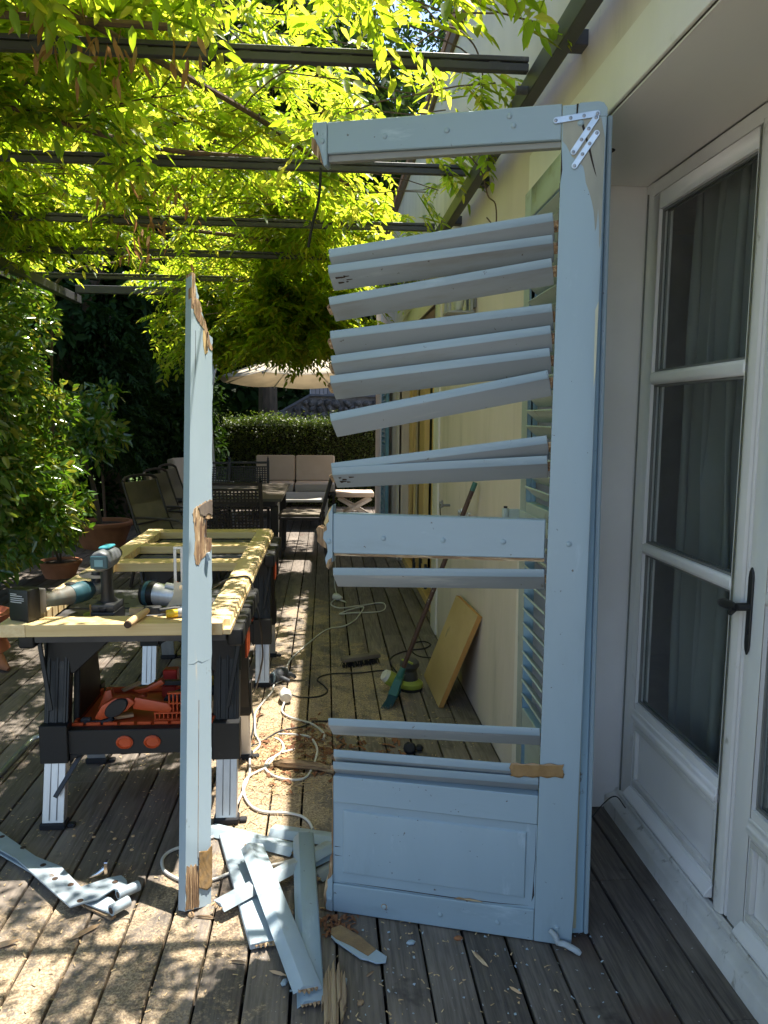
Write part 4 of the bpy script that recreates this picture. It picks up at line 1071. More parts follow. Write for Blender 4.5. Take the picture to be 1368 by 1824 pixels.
def debris(label, a, b2, w, z, zb=None, mats=None, roll=0.0, kind='slat', ends=(1, 1), name='loose_timber', group='loose slats in the heap'):
    """a broken slat lying from a to b2 (deck x, y), w wide"""
    a = Vector((a[0], a[1], z)); b2 = Vector((b2[0], b2[1], z if zb is None else zb))
    d = b2 - a; L = d.length
    t = thing(name, label, 'wood slat', a, group=group)
    xx = d.normalized(); up = Vector((0, 0, 1)); yy = up.cross(xx).normalized(); zz = xx.cross(yy)
    t.rotation_euler = (Matrix((xx, yy, zz)).transposed().to_4x4() @ Matrix.Rotation(roll, 4, 'X')).to_euler()
    h = w / 2
    if kind == 'slat':
        pf = [(-h, -0.007), (-h * 0.36, 0.0150), (h * 0.92, 0.0050), (h, -0.003), (h * 0.9, -0.0075), (-h * 0.34, 0.003)]
    else:
        pf = [(-h, -0.008), (h, -0.008), (h, 0.006), (h - 0.004, 0.009), (-h + 0.004, 0.009), (-h, 0.006)]
    MB().prism(pf, 0, L, 'x').build('slat_body', mats or paint_pale, t, bevel=0.0012)
    rr = random.Random(int(L * 1e5))
    for e_, on in ((0, ends[0]), (1, ends[1])):
        if not on: continue
        q = MB()
        for k in range(5):
            y0 = -h * 0.7 + h * 1.4 * k / 5; y1 = y0 + h * 0.3
            l = rr.uniform(0.004, 0.018)
            x0 = -0.0 if e_ == 0 else L
            s_ = -1 if e_ == 0 else 1
            q.add([(x0 - s_ * .002, y0, -0.003), (x0 - s_ * .002, y1, -0.003), (x0 - s_ * .002, y1, 0.005), (x0 - s_ * .002, y0, 0.005), (x0 + s_ * l, (y0 + y1) / 2 - .002, -0.001), (x0 + s_ * l * .8, (y0 + y1) / 2 + .002, 0.002)],
                  [(0, 1, 4), (1, 2, 5, 4), (2, 3, 5), (3, 0, 4, 5)])
        q.build('broken_end', raw_wood_x, t, smooth=0)
    return t


debris('pale slat at the back of the heap, its end by the bench leg', (-0.417, 2.678), (-0.105, 2.520), 0.072, 0.012, mats=paint_pale, ends=(0, 1))
debris('slat pointing from the back of the heap towards the shutter panel', (-0.195, 2.655), (0.05, 2.575), 0.075, 0.012, mats=paint_pale, ends=(0, 0))
debris('short slat scrap under the heap beside the shutter panel', (-0.03, 2.36), (0.06, 2.45), 0.06, 0.010, mats=paint_slat)
debris('small dark slat scrap deep under the heap', (-0.06, 2.40), (0.07, 2.50), 0.045, 0.030, mats=paint_h)
debris('broad board with a crumbling brown end, lowest in the heap', (-0.338, 2.634), (-0.172, 2.040), 0.084, 0.014, mats=paint_pale, kind='board')
debris('slat lying crosswise between the two long ones', (-0.322, 2.190), (0.02, 2.478), 0.062, 0.036, 0.05, mats=paint_pale)
debris('slat standing upright behind the topmost one, both ends towards the camera edge', (-0.077, 2.52), (-0.038, 1.81), 0.074, 0.066, 0.010, mats=paint_h, roll=R(8))
debris('topmost long slat lying diagonally over the heap', (-0.245, 2.451), (-0.045, 1.828), 0.078, 0.072, 0.036, mats=paint_pale, roll=R(-6))

# piece of veneer with tape on it, rotten chunk, splinters
ch = thing('taped_chip', 'chip of white painted wood with brown tape on it', 'wood scrap', (0, 0, 0))
MB().prism(xy([(0.020, 2.085), (0.048, 2.092), (0.112, 2.038), (0.171, 1.972), (0.166, 1.950), (0.140, 1.948), (0.118, 1.962), (0.098, 1.968), (0.060, 2.010), (0.028, 2.045), (0.016, 2.066)]), 0.006, 0.011).build('chip', paint_pale, ch, bevel=0.001)
MB().prism(xy([(0.018, 2.100), (0.045, 2.112), (0.060, 2.098), (0.098, 2.062), (0.142, 2.000), (0.118, 1.975), (0.072, 2.020), (0.030, 2.052), (0.016, 2.072)]), 0.0115, 0.0125).build('tape_strip', tape, ch)
rc_ = thing('rotten_chunk', 'torn chunk of rotten wood lying across the deck gaps near the heap', 'wood scrap', (0, 0, 0))
m = MB()
rr = random.Random(21)
for k in range(9):
    x = -0.010 + 0.0068 * k
    y0 = 1.955 - abs(k - 4) * 0.012 + rr.uniform(-.02, .02); y1 = 1.66 + rr.uniform(0, 0.10) + abs(k - 3) * 0.02
    h_ = 0.012 + rr.uniform(0, 0.014)
    m.prism([(x, y1), (x + 0.0085, y1 + 0.02), (x + 0.010, (y0 + y1) / 2), (x + 0.007, y0), (x + 0.001, y0 - 0.02), (x - 0.002, (y0 + y1) / 2)], 0.0005, h_)
m.build('fibres', mat('pale_rotten_wood', (0.46, 0.34, 0.21), (0.24, 0.16, 0.10), 20, (1, .12, 1), 0.9, bump=0.8, bdist=0.005), rc_, bevel=0.0015)
MB().prism(xy([(0.044, 1.905), (0.058, 1.895), (0.054, 1.872), (0.044, 1.88)]), 0.004, 0.010).build('paint_flake', paint_pale, rc_)
log = thing('splintered_log', 'long dark splinter of rotten stile lying among shavings by the bench', 'wood scrap', (-0.225, 3.185, 0.018), (0, 0, R(-13)))
MB().tube([(0, 0.01, 0), (0.05, 0.0, 0.006), (0.13, 0, 0.008), (0.20, 0.0, 0.004), (0.27, -0.012, -0.004), (0.31, -0.014, -0.010)], [0.012, 0.02, 0.021, 0.018, 0.013, 0.004], 7).build('log_body', raw_wood_x, log, smooth=0)
rr = random.Random(8)
SPL = [(-0.70, 2.14, 40, .10, 'pale splinter among wood dust before the strap hinges'), (-0.93, 2.09, 20, .13, 'long pale splinter nearest the deck boards in front'), (-0.155, 2.05, -5, .045, 'brown crumb splinter beside the broad board end'),
       (-0.30, 2.02, 160, .035, 'tiny splinter by the heap on sunlit deck'), (-0.24, 1.985, 165, .05, 'thin splinter across a deck gap before the heap'), (-0.36, 2.185, 170, .07, 'dark rotten splinter at the foot of the leaning stile'),
       (-0.13, 1.935, 160, .05, 'pale splinter in front of the topmost slat'), (0.43, 1.955, 120, .075, 'brown shard standing on the shaded boards before the shutter'), (0.12, 1.915, 35, .03, 'pale sliver beside the taped chip'),
       (0.50, 1.83, 135, .04, 'stub of splinter on the shaded boards near the bottom')]
for x, y, a, L, lb in SPL:
    t = thing('splinter', lb, 'splinter', (x, y, 0.005), (0, R(rr.uniform(-6, 6)), R(a)), group='splinters strewn on the deck')
    MB().add([(-L / 2, 0, 0), (-L / 4, L * .07, -.003), (L / 4, L * .06, -.003), (L / 2, 0, 0), (L / 4, -L * .05, -.003), (-L / 4, -L * .06, -.003), (-L / 5, 0, L * .07 + .002), (L / 5, 0, L * .06 + .002)],
             [(0, 6, 1), (1, 6, 7, 2), (2, 7, 3), (3, 7, 4), (4, 7, 6, 5), (5, 6, 0), (0, 1, 2, 3, 4, 5)]).build('splinter_body', raw_wood_x if rr.random() < .6 else handle_wood, t, smooth=0)
for x, y, s_, lb in ((-0.11, 1.90, .016, 'white crumb of paint filler before the heap'), (-0.035, 1.835, .024, 'white flake lying at the end of the lower slat'), (0.09, 1.815, .014, 'brown bark crumb by the rotten chunk'), (0.385, 2.045, .016, 'curled dry brown leaf on the shaded boards'),
                     (0.245, 2.035, .016, 'white chip on the shaded boards near the panel'), (-0.405, 2.20, .018, 'pale crumb against the rotten foot of the stile')):
    t = thing('crumb', lb, 'scrap', (x, y, 0.0), (0, 0, R(rr.uniform(0, 180))))
    m = MB().lathe([(s_ * .6, 0.0), (s_ * .7, s_ * .25), (s_ * .45, s_ * .5), (0, s_ * .55)], 6, Matrix.Diagonal((1.3, .8, 1, 1)))
    m.build('crumb_body', paint_pale if 'white' in lb else (dry_leaf if 'leaf' in lb else raw_wood_x), t, smooth=0)
# small crushed shavings and dust curls, past counting
m = MB()
def flake(x, y, l, w_, a, z=0.002, curl=0.0):
    dx, dy = math.cos(a), math.sin(a)
    m.add([(x - dx * l - dy * w_, y - dy * l + dx * w_, z + rr.uniform(0, .003)), (x - dx * l + dy * w_, y - dy * l - dx * w_, z), (x + dy * w_, y - dx * w_, z + curl), (x - dy * w_, y + dx * w_, z + curl + .001),
           (x + dx * l + dy * w_, y + dy * l - dx * w_, z + rr.uniform(0, .004)), (x + dx * l - dy * w_, y + dy * l + dx * w_, z + .001)], [(0, 1, 2, 3), (3, 2, 4, 5)])
for k in range(1700):
    x = rr.gauss(-0.19, 0.10); y = rr.gauss(3.3, 0.22)
    flake(x, y, rr.uniform(.004, .026), rr.uniform(.0005, .0017), rr.uniform(0, 6.3), curl=rr.uniform(0, .008))
for k in range(2600):
    x = rr.uniform(-1.3, 0.7); y = rr.uniform(1.5, 4.6)
    flake(x, y, rr.uniform(.002, .008), rr.uniform(.0006, .0022), rr.uniform(0, 6.3), curl=rr.uniform(0, .002))
o = m.build('wood_shavings', shavings_m, smooth=0); tag(o, 'pale wood shavings and dust scattered over the deck', 'shavings', kind='stuff')
m = MB()
for k in range(130):
    x = rr.gauss(-0.10, 0.11); y = rr.gauss(3.35, 0.16)
    flake(x, y, rr.uniform(.01, .03), rr.uniform(.003, .010), rr.uniform(0, 6.3), curl=rr.uniform(.004, .014))
for k in range(26):
    flake(rr.uniform(0.03, 0.35), rr.uniform(3.25, 3.45), rr.uniform(.01, .035), rr.uniform(.003, .010), rr.uniform(0, 6.3), curl=rr.uniform(.004, .016))
for k in range(60):
    flake(rr.gauss(0.03, 0.03), rr.gauss(2.13, 0.03), rr.uniform(.006, .02), rr.uniform(.002, .005), rr.uniform(0, 6.3), curl=rr.uniform(0, .01))
o = m.build('dry_leaf_litter', [dry_leaf], smooth=0); tag(o, 'brown dry leaves and wood crumbs heaped between bench and shutter', 'litter', kind='stuff')
m = MB()
for k in range(70):
    flake(rr.uniform(-0.1, 0.85), rr.uniform(1.65, 2.1), rr.uniform(.0015, .006), rr.uniform(.001, .0035), rr.uniform(0, 6.3), curl=0.0005)
o = m.build('paint_flakes', paint_pale, smooth=0); tag(o, 'tiny pale paint flakes strewn on the shaded boards', 'paint flakes', kind='stuff')
# round droplets of glue on the deck under the bench, each a thing
for i, (x, y) in enumerate(((-0.828, 2.667), (-0.751, 2.651), (-0.690, 2.666), (-0.749, 2.572), (-0.673, 2.575), (-0.902, 2.679))):
    t = MB().lathe([(0.007, 0.0), (0.0065, 0.002), (0.004, 0.0032), (0, 0.0035)], 10, Matrix.Translation((x, y, 0))).build('pale_drop', handle_wood)
    tag(t, 'small round pale drop on the dark boards below the workbench', 'drop', 'pale drops under the bench')

# ================================================================== WORKBENCHES
def workbench(label, loc):
    t = thing('workbench', label, 'workbench', loc, group='folding workbenches')
    HX, FYy, TY, ZT = 0.312, 0.272, 0.120, 0.690
    for sx in (-1, 1):
        for sy in (-1, 1):
            def at(z):
                return Vector((sx * (HX + 0.0 * z), sy * (FYy + (TY - FYy) * z / ZT), z))
            k0, k1, k2 = at(0.0), at(0.235), at(ZT)
            m = MB()
            m.bar(k1 - (k2 - k1).normalized() * 0.01, k2, 0.088, 0.046, (0, sy, 0))
            # raised ribs down the outer face
            nrm = Vector((0, sy, 0.2)).normalized()
            for dx in (-0.030, 0.0, 0.030):
                off = Vector((dx, 0, 0)) + nrm * 0.024
                m.bar(k1 + off, k2 - (k2 - k1) * 0.12 + off, 0.012, 0.005, (0, sy, 0))
            m.box(k1.x - 0.050, k1.x + 0.050, k1.y - 0.030, k1.y + 0.030, 0.232, 0.375)
            leg = m.build('leg', black_p, t, bevel=0.004)
            m = MB(); m.bar(k0 + Vector((0, 0, 0.018)), k1, 0.078, 0.036, (0, sy, 0))
            ext = m.build('leg_extension', alu, leg, bevel=0.002)
            m = MB()
            for dx in (-0.013, 0.013):
                off = Vector((dx, 0, 0)) + nrm * 0.0185
                m.bar(k0 + Vector((0, 0, 0.03)) + off, k1 - Vector((0, 0, 0.004)) + off, 0.003, 0.0016, (0, sy, 0))
            m.build('groove', alu_dark, leg, smooth=0)
            MB().box(k0.x - 0.046, k0.x + 0.046, k0.y - 0.028, k0.y + 0.028, 0.0, 0.024).box(k0.x + 0.047, k0.x + 0.075, k0.y - 0.014, k0.y + 0.014, 0.0, 0.014).build('foot', rubber, leg, bevel=0.004)
            for z in (0.272, 0.345):
                p = at(z) + nrm * 0.034
                MB().lathe([(0.006, 0), (0.005, 0.002), (0, 0.003)], 8, Matrix.Translation(p) @ Matrix.Rotation(R(90 * sy * -1) * -1 if False else R(90) * (1 if sy < 0 else -1), 4, 'X')).build('bolt', chrome, leg)
        # folding wing that braces the two legs of one side
        m = MB()
        x = sx * (HX - 0.05)
        m.prism([(-0.150, 0.30), (0.150, 0.30), (0.090, 0.68), (-0.090, 0.68)], x - 0.012, x + 0.012, 'x')
        m.build('side_wing', black_p, t, bevel=0.004)
        # gusset under the jaws
        m = MB()
        m.prism([(sx * 0.36, 0.70), (sx * 0.36, 0.545), (sx * 0.255, 0.545), (sx * 0.10, 0.690), (sx * 0.10, 0.70)][::1 if sx > 0 else -1], -0.165, -0.145, 'y')
        m.build('gusset', black_p, t, bevel=0.003)
        m = MB(); m.bar((sx * 0.365, -0.20, 0.70), (sx * 0.318, -0.238, 0.43), 0.016, 0.008, (0, -1, 0)); m.bar((sx * 0.343, -0.17, 0.70), (sx * 0.343, -0.212, 0.56), 0.006, 0.02, (0, -1, 0))
        m.build('brace', black_p, t, bevel=0.002)
    for sy in (-1, 1):
        y = sy * 0.212
        m = MB()
        m.prism([(-0.265, 0.262), (-0.240, 0.256), (0.240, 0.256), (0.265, 0.262), (0.265, 0.350), (-0.265, 0.350)], y - 0.022, y + 0.022, 'y')
        for sx in (-1, 1):
            m.prism([(sx * 0.262, 0.262), (sx * 0.215, 0.255), (sx * 0.248, 0.240), (sx * 0.262, 0.215)][::sx], y - 0.020, y + 0.020, 'y')
        cb = m.build('cross_beam', black_p, t, bevel=0.003)
        for x in (-0.060, 0.040):
            M = Matrix.Translation((x, y + sy * 0.0225, 0.303)) @ Matrix.Rotation(R(90) if sy < 0 else R(-90), 4, 'X')
            MB().lathe([(0.027, 0.0), (0.027, 0.006), (0.022, 0.010), (0.019, 0.004), (0, 0.003)], 16, M @ Matrix.Diagonal((1.15, 0.92, 1, 1))).build('clamp_plug', orange_p, cb)
    # worktop: two jaws with rows of holes, ribbed ends
    for sy in (-1, 1):
        y0, y1 = (-0.335, -0.012) if sy < 0 else (0.012, 0.335)
        jw = MB().box(-0.33, 0.33, y0, y1, 0.712, 0.752).build('jaw', grey_p, t, bevel=0.006, seg=2)
        hm = MB()
        for i in range(8):
            for j in range(3):
                hm.lathe([(0.010, 0.0), (0.010, 0.0006), (0, 0.0006)], 10, Matrix.Translation((-0.27 + i * 0.077, y0 + 0.06 + j * 0.10, 0.7522)))
        hm.build('dog_hole', rubber, jw, smooth=0)
        for sx in (-1, 1):
            for j in range(3):
                em = MB()
                em.box(sx * 0.360 - 0.029, sx * 0.360 + 0.029, y0 + 0.004 + j * 0.108, y0 + 0.098 + j * 0.108, 0.690, 0.756)
                em.build('jaw_end', black_p, jw, bevel=0.014, seg=3)
    MB().box(-0.36, 0.36, -0.17, 0.17, 0.675, 0.711).build('chassis', black_p, t, bevel=0.004)
    for sx in (-1, 1):
        MB().cyl((sx * 0.27, -0.165, 0.695), (sx * 0.27, 0.165, 0.695), 0.018).build('screw_rod', chrome, t)
        MB().box(sx * 0.366, sx * 0.374, -0.06, 0.06, 0.56, 0.69).build('side_plate', orange_p, t, bevel=0.003)
    # shelf
    sh = MB().box(-0.262, 0.262, -0.185, 0.188, 0.338, 0.346)
    tray = sh.build('shelf', orange_p, t, bevel=0.002)
    m = MB()
    for k in range(9):
        m.box(-0.250 + k * 0.0625 - 0.026, -0.250 + k * 0.0625 + 0.026, -0.184, -0.172, 0.3465, 0.358)
    m.box(-0.262, -0.250, -0.165, 0.188, 0.3465, 0.362); m.box(0.250, 0.262, -0.165, 0.188, 0.3465, 0.362); m.box(-0.240, 0.240, 0.176, 0.188, 0.3465, 0.366)
    m.build('shelf_rim', orange_p, tray, bevel=0.002)
    return t


B1 = (-0.680, 3.020, 0.0); B2 = (-0.665, 4.490, 0.0)
wb = workbench('black and orange folding workbench nearer the strap hinges, orange tools on its shelf', B1)
wb2 = copy_thing(wb, B2, (0, 0, 0), 'black folding workbench farther off, nearer the dining table')
wb2['group'] = 'folding workbenches'

# ------------------------------------------------------------------ things on the shelf of the near bench
SX, SY, SZ = B1[0], B1[1], 0.347
t = thing('quick_clamp', 'orange and black bar clamp with its long bar poking down past the cross beam', 'clamp', (SX, SY, SZ))
m = MB(); m.bar((-0.14, -0.10, 0.055), (-0.30, -0.290, -0.225), 0.016, 0.007, (0, -1, 0.4)); m.build('bar', iron, t, bevel=0.001)
m = MB()
m.prism([(-0.19, 0.020), (-0.165, 0.012), (-0.12, 0.030), (-0.07, 0.045), (-0.035, 0.080), (-0.06, 0.100), (-0.11, 0.098), (-0.16, 0.070)], -0.165, -0.125, 'y')
m.prism([(-0.05, 0.050), (0.09, 0.030), (0.10, 0.050), (0.08, 0.072), (-0.04, 0.098)], -0.155, -0.130, 'y')
m.build('grip', orange_p, t, bevel=0.008, seg=2)
m = MB(); m.lathe([(0.0, -0.006), (0.034, -0.006), (0.038, 0.0), (0.034, 0.006), (0, 0.006)], 18, Matrix.Translation((-0.105, -0.168, 0.062)) @ Matrix.Rotation(R(-38), 4, 'Y') @ Matrix.Rotation(R(90), 4, 'X') @ Matrix.Diagonal((1.35, 0.75, 1, 1)))
m.build('pad', black_p, t)
m = MB(); m.tube(spline([(-0.20, -0.165, 0.018), (-0.23, -0.165, 0.016), (-0.20, -0.165, 0.004), (-0.14, -0.165, 0.008), (-0.12, -0.165, 0.024)]), 0.010, 8); m.build('trigger', rubber, t)
t = thing('quick_clamp', 'second orange clamp, lying deeper on the shelf with black handle', 'clamp', (SX, SY, SZ))
m = MB()
m.prism([(-0.21, 0.01), (-0.18, 0.085), (-0.155, 0.092), (-0.15, 0.06), (-0.10, 0.052), (-0.03, 0.07), (-0.02, 0.055), (-0.09, 0.028), (-0.16, 0.022), (-0.17, 0.01)], -0.05, -0.015, 'y')
m.prism([(-0.08, 0.075), (-0.03, 0.085), (0.03, 0.118), (0.045, 0.100), (0.01, 0.078), (-0.05, 0.058)], -0.02, 0.02, 'y')
m.build('grip', orange_p, t, bevel=0.006, seg=2)
MB().prism([(0.03, 0.018), (0.11, 0.03), (0.135, 0.085), (0.11, 0.09), (0.055, 0.065)], -0.075, -0.035, 'y').build('handle', black_p, t, bevel=0.008, seg=2)
MB().bar((0.0, 0.0, 0.10), (0.22, 0.04, 0.085), 0.022, 0.018).build('bar', iron, t, bevel=0.001)
t = thing('clamp_block', 'upright red plastic block at the back of the orange shelf', 'block', (SX + 0.035, SY + 0.13, SZ - 0.001))
MB().box(-0.030, 0.030, -0.025, 0.025, 0.0, 0.05).box(-0.022, 0.035, -0.03, 0.02, 0.0505, 0.118).build('block', red_p, t, bevel=0.004)
t = thing('screwdriver', 'red handled tool lying across the shelf', 'tool', (SX + 0.17, SY + 0.03, SZ + 0.052), (0, R(90), R(4)))
MB().lathe([(0.0, -0.09), (0.020, -0.088), (0.024, -0.05), (0.020, 0.0), (0.022, 0.04), (0.012, 0.05), (0.0, 0.05)], 12).build('handle', red_p, t)
MB().lathe([(0.021, 0.051), (0.021, 0.09), (0.01, 0.10), (0, 0.10)], 12).build('collar', black_p, t)
t = thing('pad_comb', 'orange plastic part with a comb of slots at the front of the shelf', 'clamp pad', (SX + 0.115, SY - 0.145, SZ))
m = MB()
m.box(-0.085, 0.085, -0.012, 0.012, 0.001, 0.010); m.box(-0.085, 0.085, -0.012, 0.012, 0.030, 0.036)
for k in range(11): m.box(-0.083 + k * 0.0160, -0.078 + k * 0.0160, -0.010, 0.010, 0.0105, 0.0295)
for k in range(5): m.box(-0.030 + k * 0.015, -0.025 + k * 0.015, -0.008, 0.010, 0.0365, 0.105)
m.box(-0.034, 0.040, -0.008, 0.010, 0.1055, 0.112); m.box(-0.034, 0.040, -0.008, 0.009, 0.066, 0.071)
m.build('comb_body', orange_p, t, bevel=0.0012)
t = thing('yellow_bag', 'crumpled yellow and blue packet at the far end of the shelf', 'packet', (SX + 0.225, SY + 0.115, SZ))
rr = random.Random(4)
m = MB()
for i in range(7):
    a = rr.uniform(0, 3)
    m.bar((-0.07 + .02 * i, -0.03 * math.sin(a), 0.012), (-0.02 + .015 * i, 0.03 * math.cos(a), 0.06 + 0.012 * math.sin(a * 3)), 0.05, 0.010)
m.build('packet_body', yellow_p, t, bevel=0.003)
MB().bar((0.0, -0.05, 0.03), (0.05, -0.03, 0.04), 0.03, 0.03).build('label', mat('blue_print', (0.03, 0.09, 0.35), rough=0.5), t, bevel=0.002)
t = thing('wood_offcuts', 'small pale offcuts lying among the orange clamps on the shelf', 'offcuts', (SX - 0.05, SY + 0.0, SZ + 0.002))
for pa, pb, w_, h_ in (((-0.09, 0.06, 0.045), (-0.03, 0.10, 0.065), 0.022, 0.010), ((-0.09, -0.13, 0.008), (-0.01, -0.10, 0.008), 0.03, 0.012), ((0.245, -0.09, 0.03), (0.30, -0.06, 0.03), 0.06, 0.05)):
    MB().bar(pa, pb, w_, h_).build('offcut', handle_wood, t, bevel=0.001)
t = thing('paper_packet', 'white and yellow packet lying on the deck under the near bench', 'packet', (-0.925 + 0.10, 3.42, 0.0), (0, 0, R(14)))
MB().add([(-.10, -.04, .002), (.09, -.05, .002), (.10, .05, .002), (-.09, .05, .002), (-.09, -.03, .03), (.07, -.035, .012), (.09, .04, .045), (-.07, .04, .05)], [(0, 3, 2, 1), (4, 5, 6, 7), (0, 1, 5, 4), (1, 2, 6, 5), (2, 3, 7, 6), (3, 0, 4, 7)]).build('packet_body', label_w, t, bevel=0.006)
MB().add([(-.085, -.026, .0315), (-.02, -.03, .026), (-.015, .03, .048), (-.07, .03, .0505)], [(0, 1, 2, 3)]).build('print', yellow_p, t, smooth=0)

# ------------------------------------------------------------------ new pine frame on the benches
ZF0, ZF1 = 0.7565, 0.8
pf = thing('pine_frame', 'new unpainted pine shutter frame lying across both workbenches', 'timber frame', (0, 0, 0))
m = MB()
m.box(-1.100, -1.008, 2.605, 4.860, ZF0, ZF1)
s1 = m.build('stile', pine, pf, bevel=0.002)
m = MB()
m.box(-0.425, -0.352, 2.605, 4.860, ZF0, ZF1)
s2 = m.build('stile', pine, pf, bevel=0.002)
m = MB()
# stepped slat mortises routed along both stiles
m.box(-0.3518, -0.326, 2.612, 4.856, ZF0, ZF0 + 0.018)
m.build('rebate_strip', pine, s2, bevel=0.001)
step = MB().add([(-0.3518, 0, ZF0 + 0.0182), (-0.330, 0, ZF0 + 0.0182), (-0.330, 0.052, ZF0 + 0.0182), (-0.3518, 0.052, ZF0 + 0.0182), (-0.3518, 0.004, ZF1 - 0.001), (-0.334, 0.012, ZF1 - 0.004), (-0.334, 0.050, ZF1 - 0.004), (-0.3518, 0.050, ZF1 - 0.001)],
          [(0, 3, 2, 1), (4, 5, 6, 7), (0, 1, 5, 4), (1, 2, 6, 5), (2, 3, 7, 6), (3, 0, 4, 7)]).mesh('louvre_step', pine, bevel=0.001)
y = 2.66
while y < 4.80:
    link('louvre_step', step, s2, (0, y, 0)); y += 0.0625
step = MB().box(-1.0078, -1.0035, 0, 0.034, ZF0 + 0.003, ZF1 - 0.001).mesh('louvre_step', pine, bevel=0.0008)
y = 2.80
while y < 4.70:
    link('louvre_step', step, s1, (0, y, 0)); y += 0.0625
for (y0, y1) in ((2.600, 2.715), (3.72, 3.835), (4.21, 4.325), (4.735, 4.855)):
    x0, x1 = (-1.0075, -0.4255)
    MB().box(x0 if y0 > 2.7 else -1.0075, x1, y0 if y0 > 2.7 else 2.6052, y1, ZF0 + 0.0005, ZF1 - 0.0008).build('rail', pine_x, pf, bevel=0.0015)

# ------------------------------------------------------------------ power tools on the frame
t = thing('angle_grinder', 'teal cordless grinder lying on the pine frame, black battery towards the camera', 'power tool', (-1.03, 2.665, 0.8005), (0, 0, R(-24)))
m = MB(); m.box(-0.046, 0.040, -0.024, 0.036, 0.0, 0.112); bat = m.build('battery', black_p, t, bevel=0.010, seg=2)
m = MB(); m.box(-0.040, 0.034, 0.0365, 0.070, 0.014, 0.102); m.build('battery_mount', mat('dusty_grey_plastic', (0.16, 0.15, 0.14), rough=0.6), t, bevel=0.008, seg=2)
m = MB()
for k, (z, w_) in enumerate(((0.094, .016), (0.088, .030), (0.080, .034), (0.073, .034), (0.066, .028))):
    m.box(-0.034, -0.034 + w_ * 1.7, -0.0248, -0.0243, z, z + 0.0028)
m.build('battery_label', label_w, bat, smooth=0)
m = MB()
m.tube([(0.0, 0.068, 0.056), (0.004, 0.11, 0.05), (0.010, 0.17, 0.046), (0.014, 0.20, 0.046)], [0.030, 0.028, 0.030, 0.036], 14)
m.build('grip', mat('worn_teal_grip', (0.13, 0.18, 0.18), (0.16, 0.12, 0.08), 10, rough=0.6), t)
m = MB()
m.tube([(0.014, 0.1995, 0.046), (0.018, 0.24, 0.047), (0.022, 0.28, 0.048), (0.025, 0.300, 0.048)], [0.037, 0.040, 0.038, 0.028], 16)
m.build('motor_body', teal_p, t)
MB().box(-0.010, 0.022, 0.198, 0.232, 0.080, 0.089).build('switch', black_p, t, bevel=0.004)
m = MB(); m.tube([(0.025, 0.2995, 0.048), (0.028, 0.335, 0.05), (0.030, 0.355, 0.05)], [0.030, 0.027, 0.015], 14); m.build('gear_head', alu, t)
m = MB(); m.cyl((0.028, 0.330, 0.072), (0.028, 0.330, 0.096), 0.020); m.lathe([(0.0, 0.0), (0.062, 0.0), (0.064, 0.002), (0.0, 0.004)], 24, Matrix.Translation((0.028, 0.330, 0.0965)) @ Matrix.Rotation(R(4), 4, 'Y')); m.cyl((0.028, 0.330, 0.1005), (0.028, 0.330, 0.112), 0.017)
m.build('disc', iron, t)

t = thing('cordless_drill', 'teal and black cordless drill standing upright on its battery', 'power tool', (-0.795, 2.83, 0.7525), (0, 0, R(-4)))
m = MB(); m.box(-0.044, 0.044, -0.062, 0.055, 0.0, 0.046); bt_ = m.build('battery', black_p, t, bevel=0.006, seg=2)
MB().box(-0.041, 0.041, -0.056, 0.055, 0.0465, 0.072).build('battery_mount', mat('dark_tool_plastic', (0.035, 0.036, 0.04), rough=0.45, bump=0), t, bevel=0.006, seg=2)
MB().box(-0.014, 0.014, -0.0645, -0.0565, 0.050, 0.064).build('latch', rubber, t, bevel=0.003)
m = MB(); m.tube([(0, 0.006, 0.070), (0, 0.0, 0.088), (0, -0.004, 0.12), (0, -0.006, 0.16), (0, -0.004, 0.20), (0, 0.0, 0.214)], [0.034, 0.024, 0.021, 0.021, 0.023, 0.028], 14)
m.build('grip', black_p, t)
MB().box(-0.010, 0.010, 0.018, 0.040, 0.165, 0.200).build('trigger', rubber, t, bevel=0.004)
m = MB(); m.tube([(0, -0.074, 0.232), (0, -0.070, 0.232), (0, -0.05, 0.233), (0, 0.03, 0.234), (0, 0.07, 0.234)], [0.030, 0.037, 0.040, 0.039, 0.032], 8)
m.build('motor_body', mat('grey_tool_housing', (0.13, 0.14, 0.15), rough=0.45), t, bevel=0.003)
MB().box(-0.031, 0.031, -0.0795, -0.0735, 0.208, 0.254).build('end_cap', teal_p, t, bevel=0.003)
MB().box(-0.015, 0.015, -0.0812, -0.0797, 0.217, 0.241).build('cap_label', mat('pale_teal_label', (0.16, 0.33, 0.38), rough=0.4), t, smooth=0)
MB().box(-0.018, 0.018, -0.03, 0.05, 0.2695, 0.2785).build('top_pad', mat('bright_teal', (0.06, 0.30, 0.36), rough=0.4), t, bevel=0.003)
MB().tube([(0, 0.0705, 0.234), (0, 0.11, 0.234), (0, 0.125, 0.234)], [0.026, 0.022, 0.010], 12).build('chuck', rubber, t)

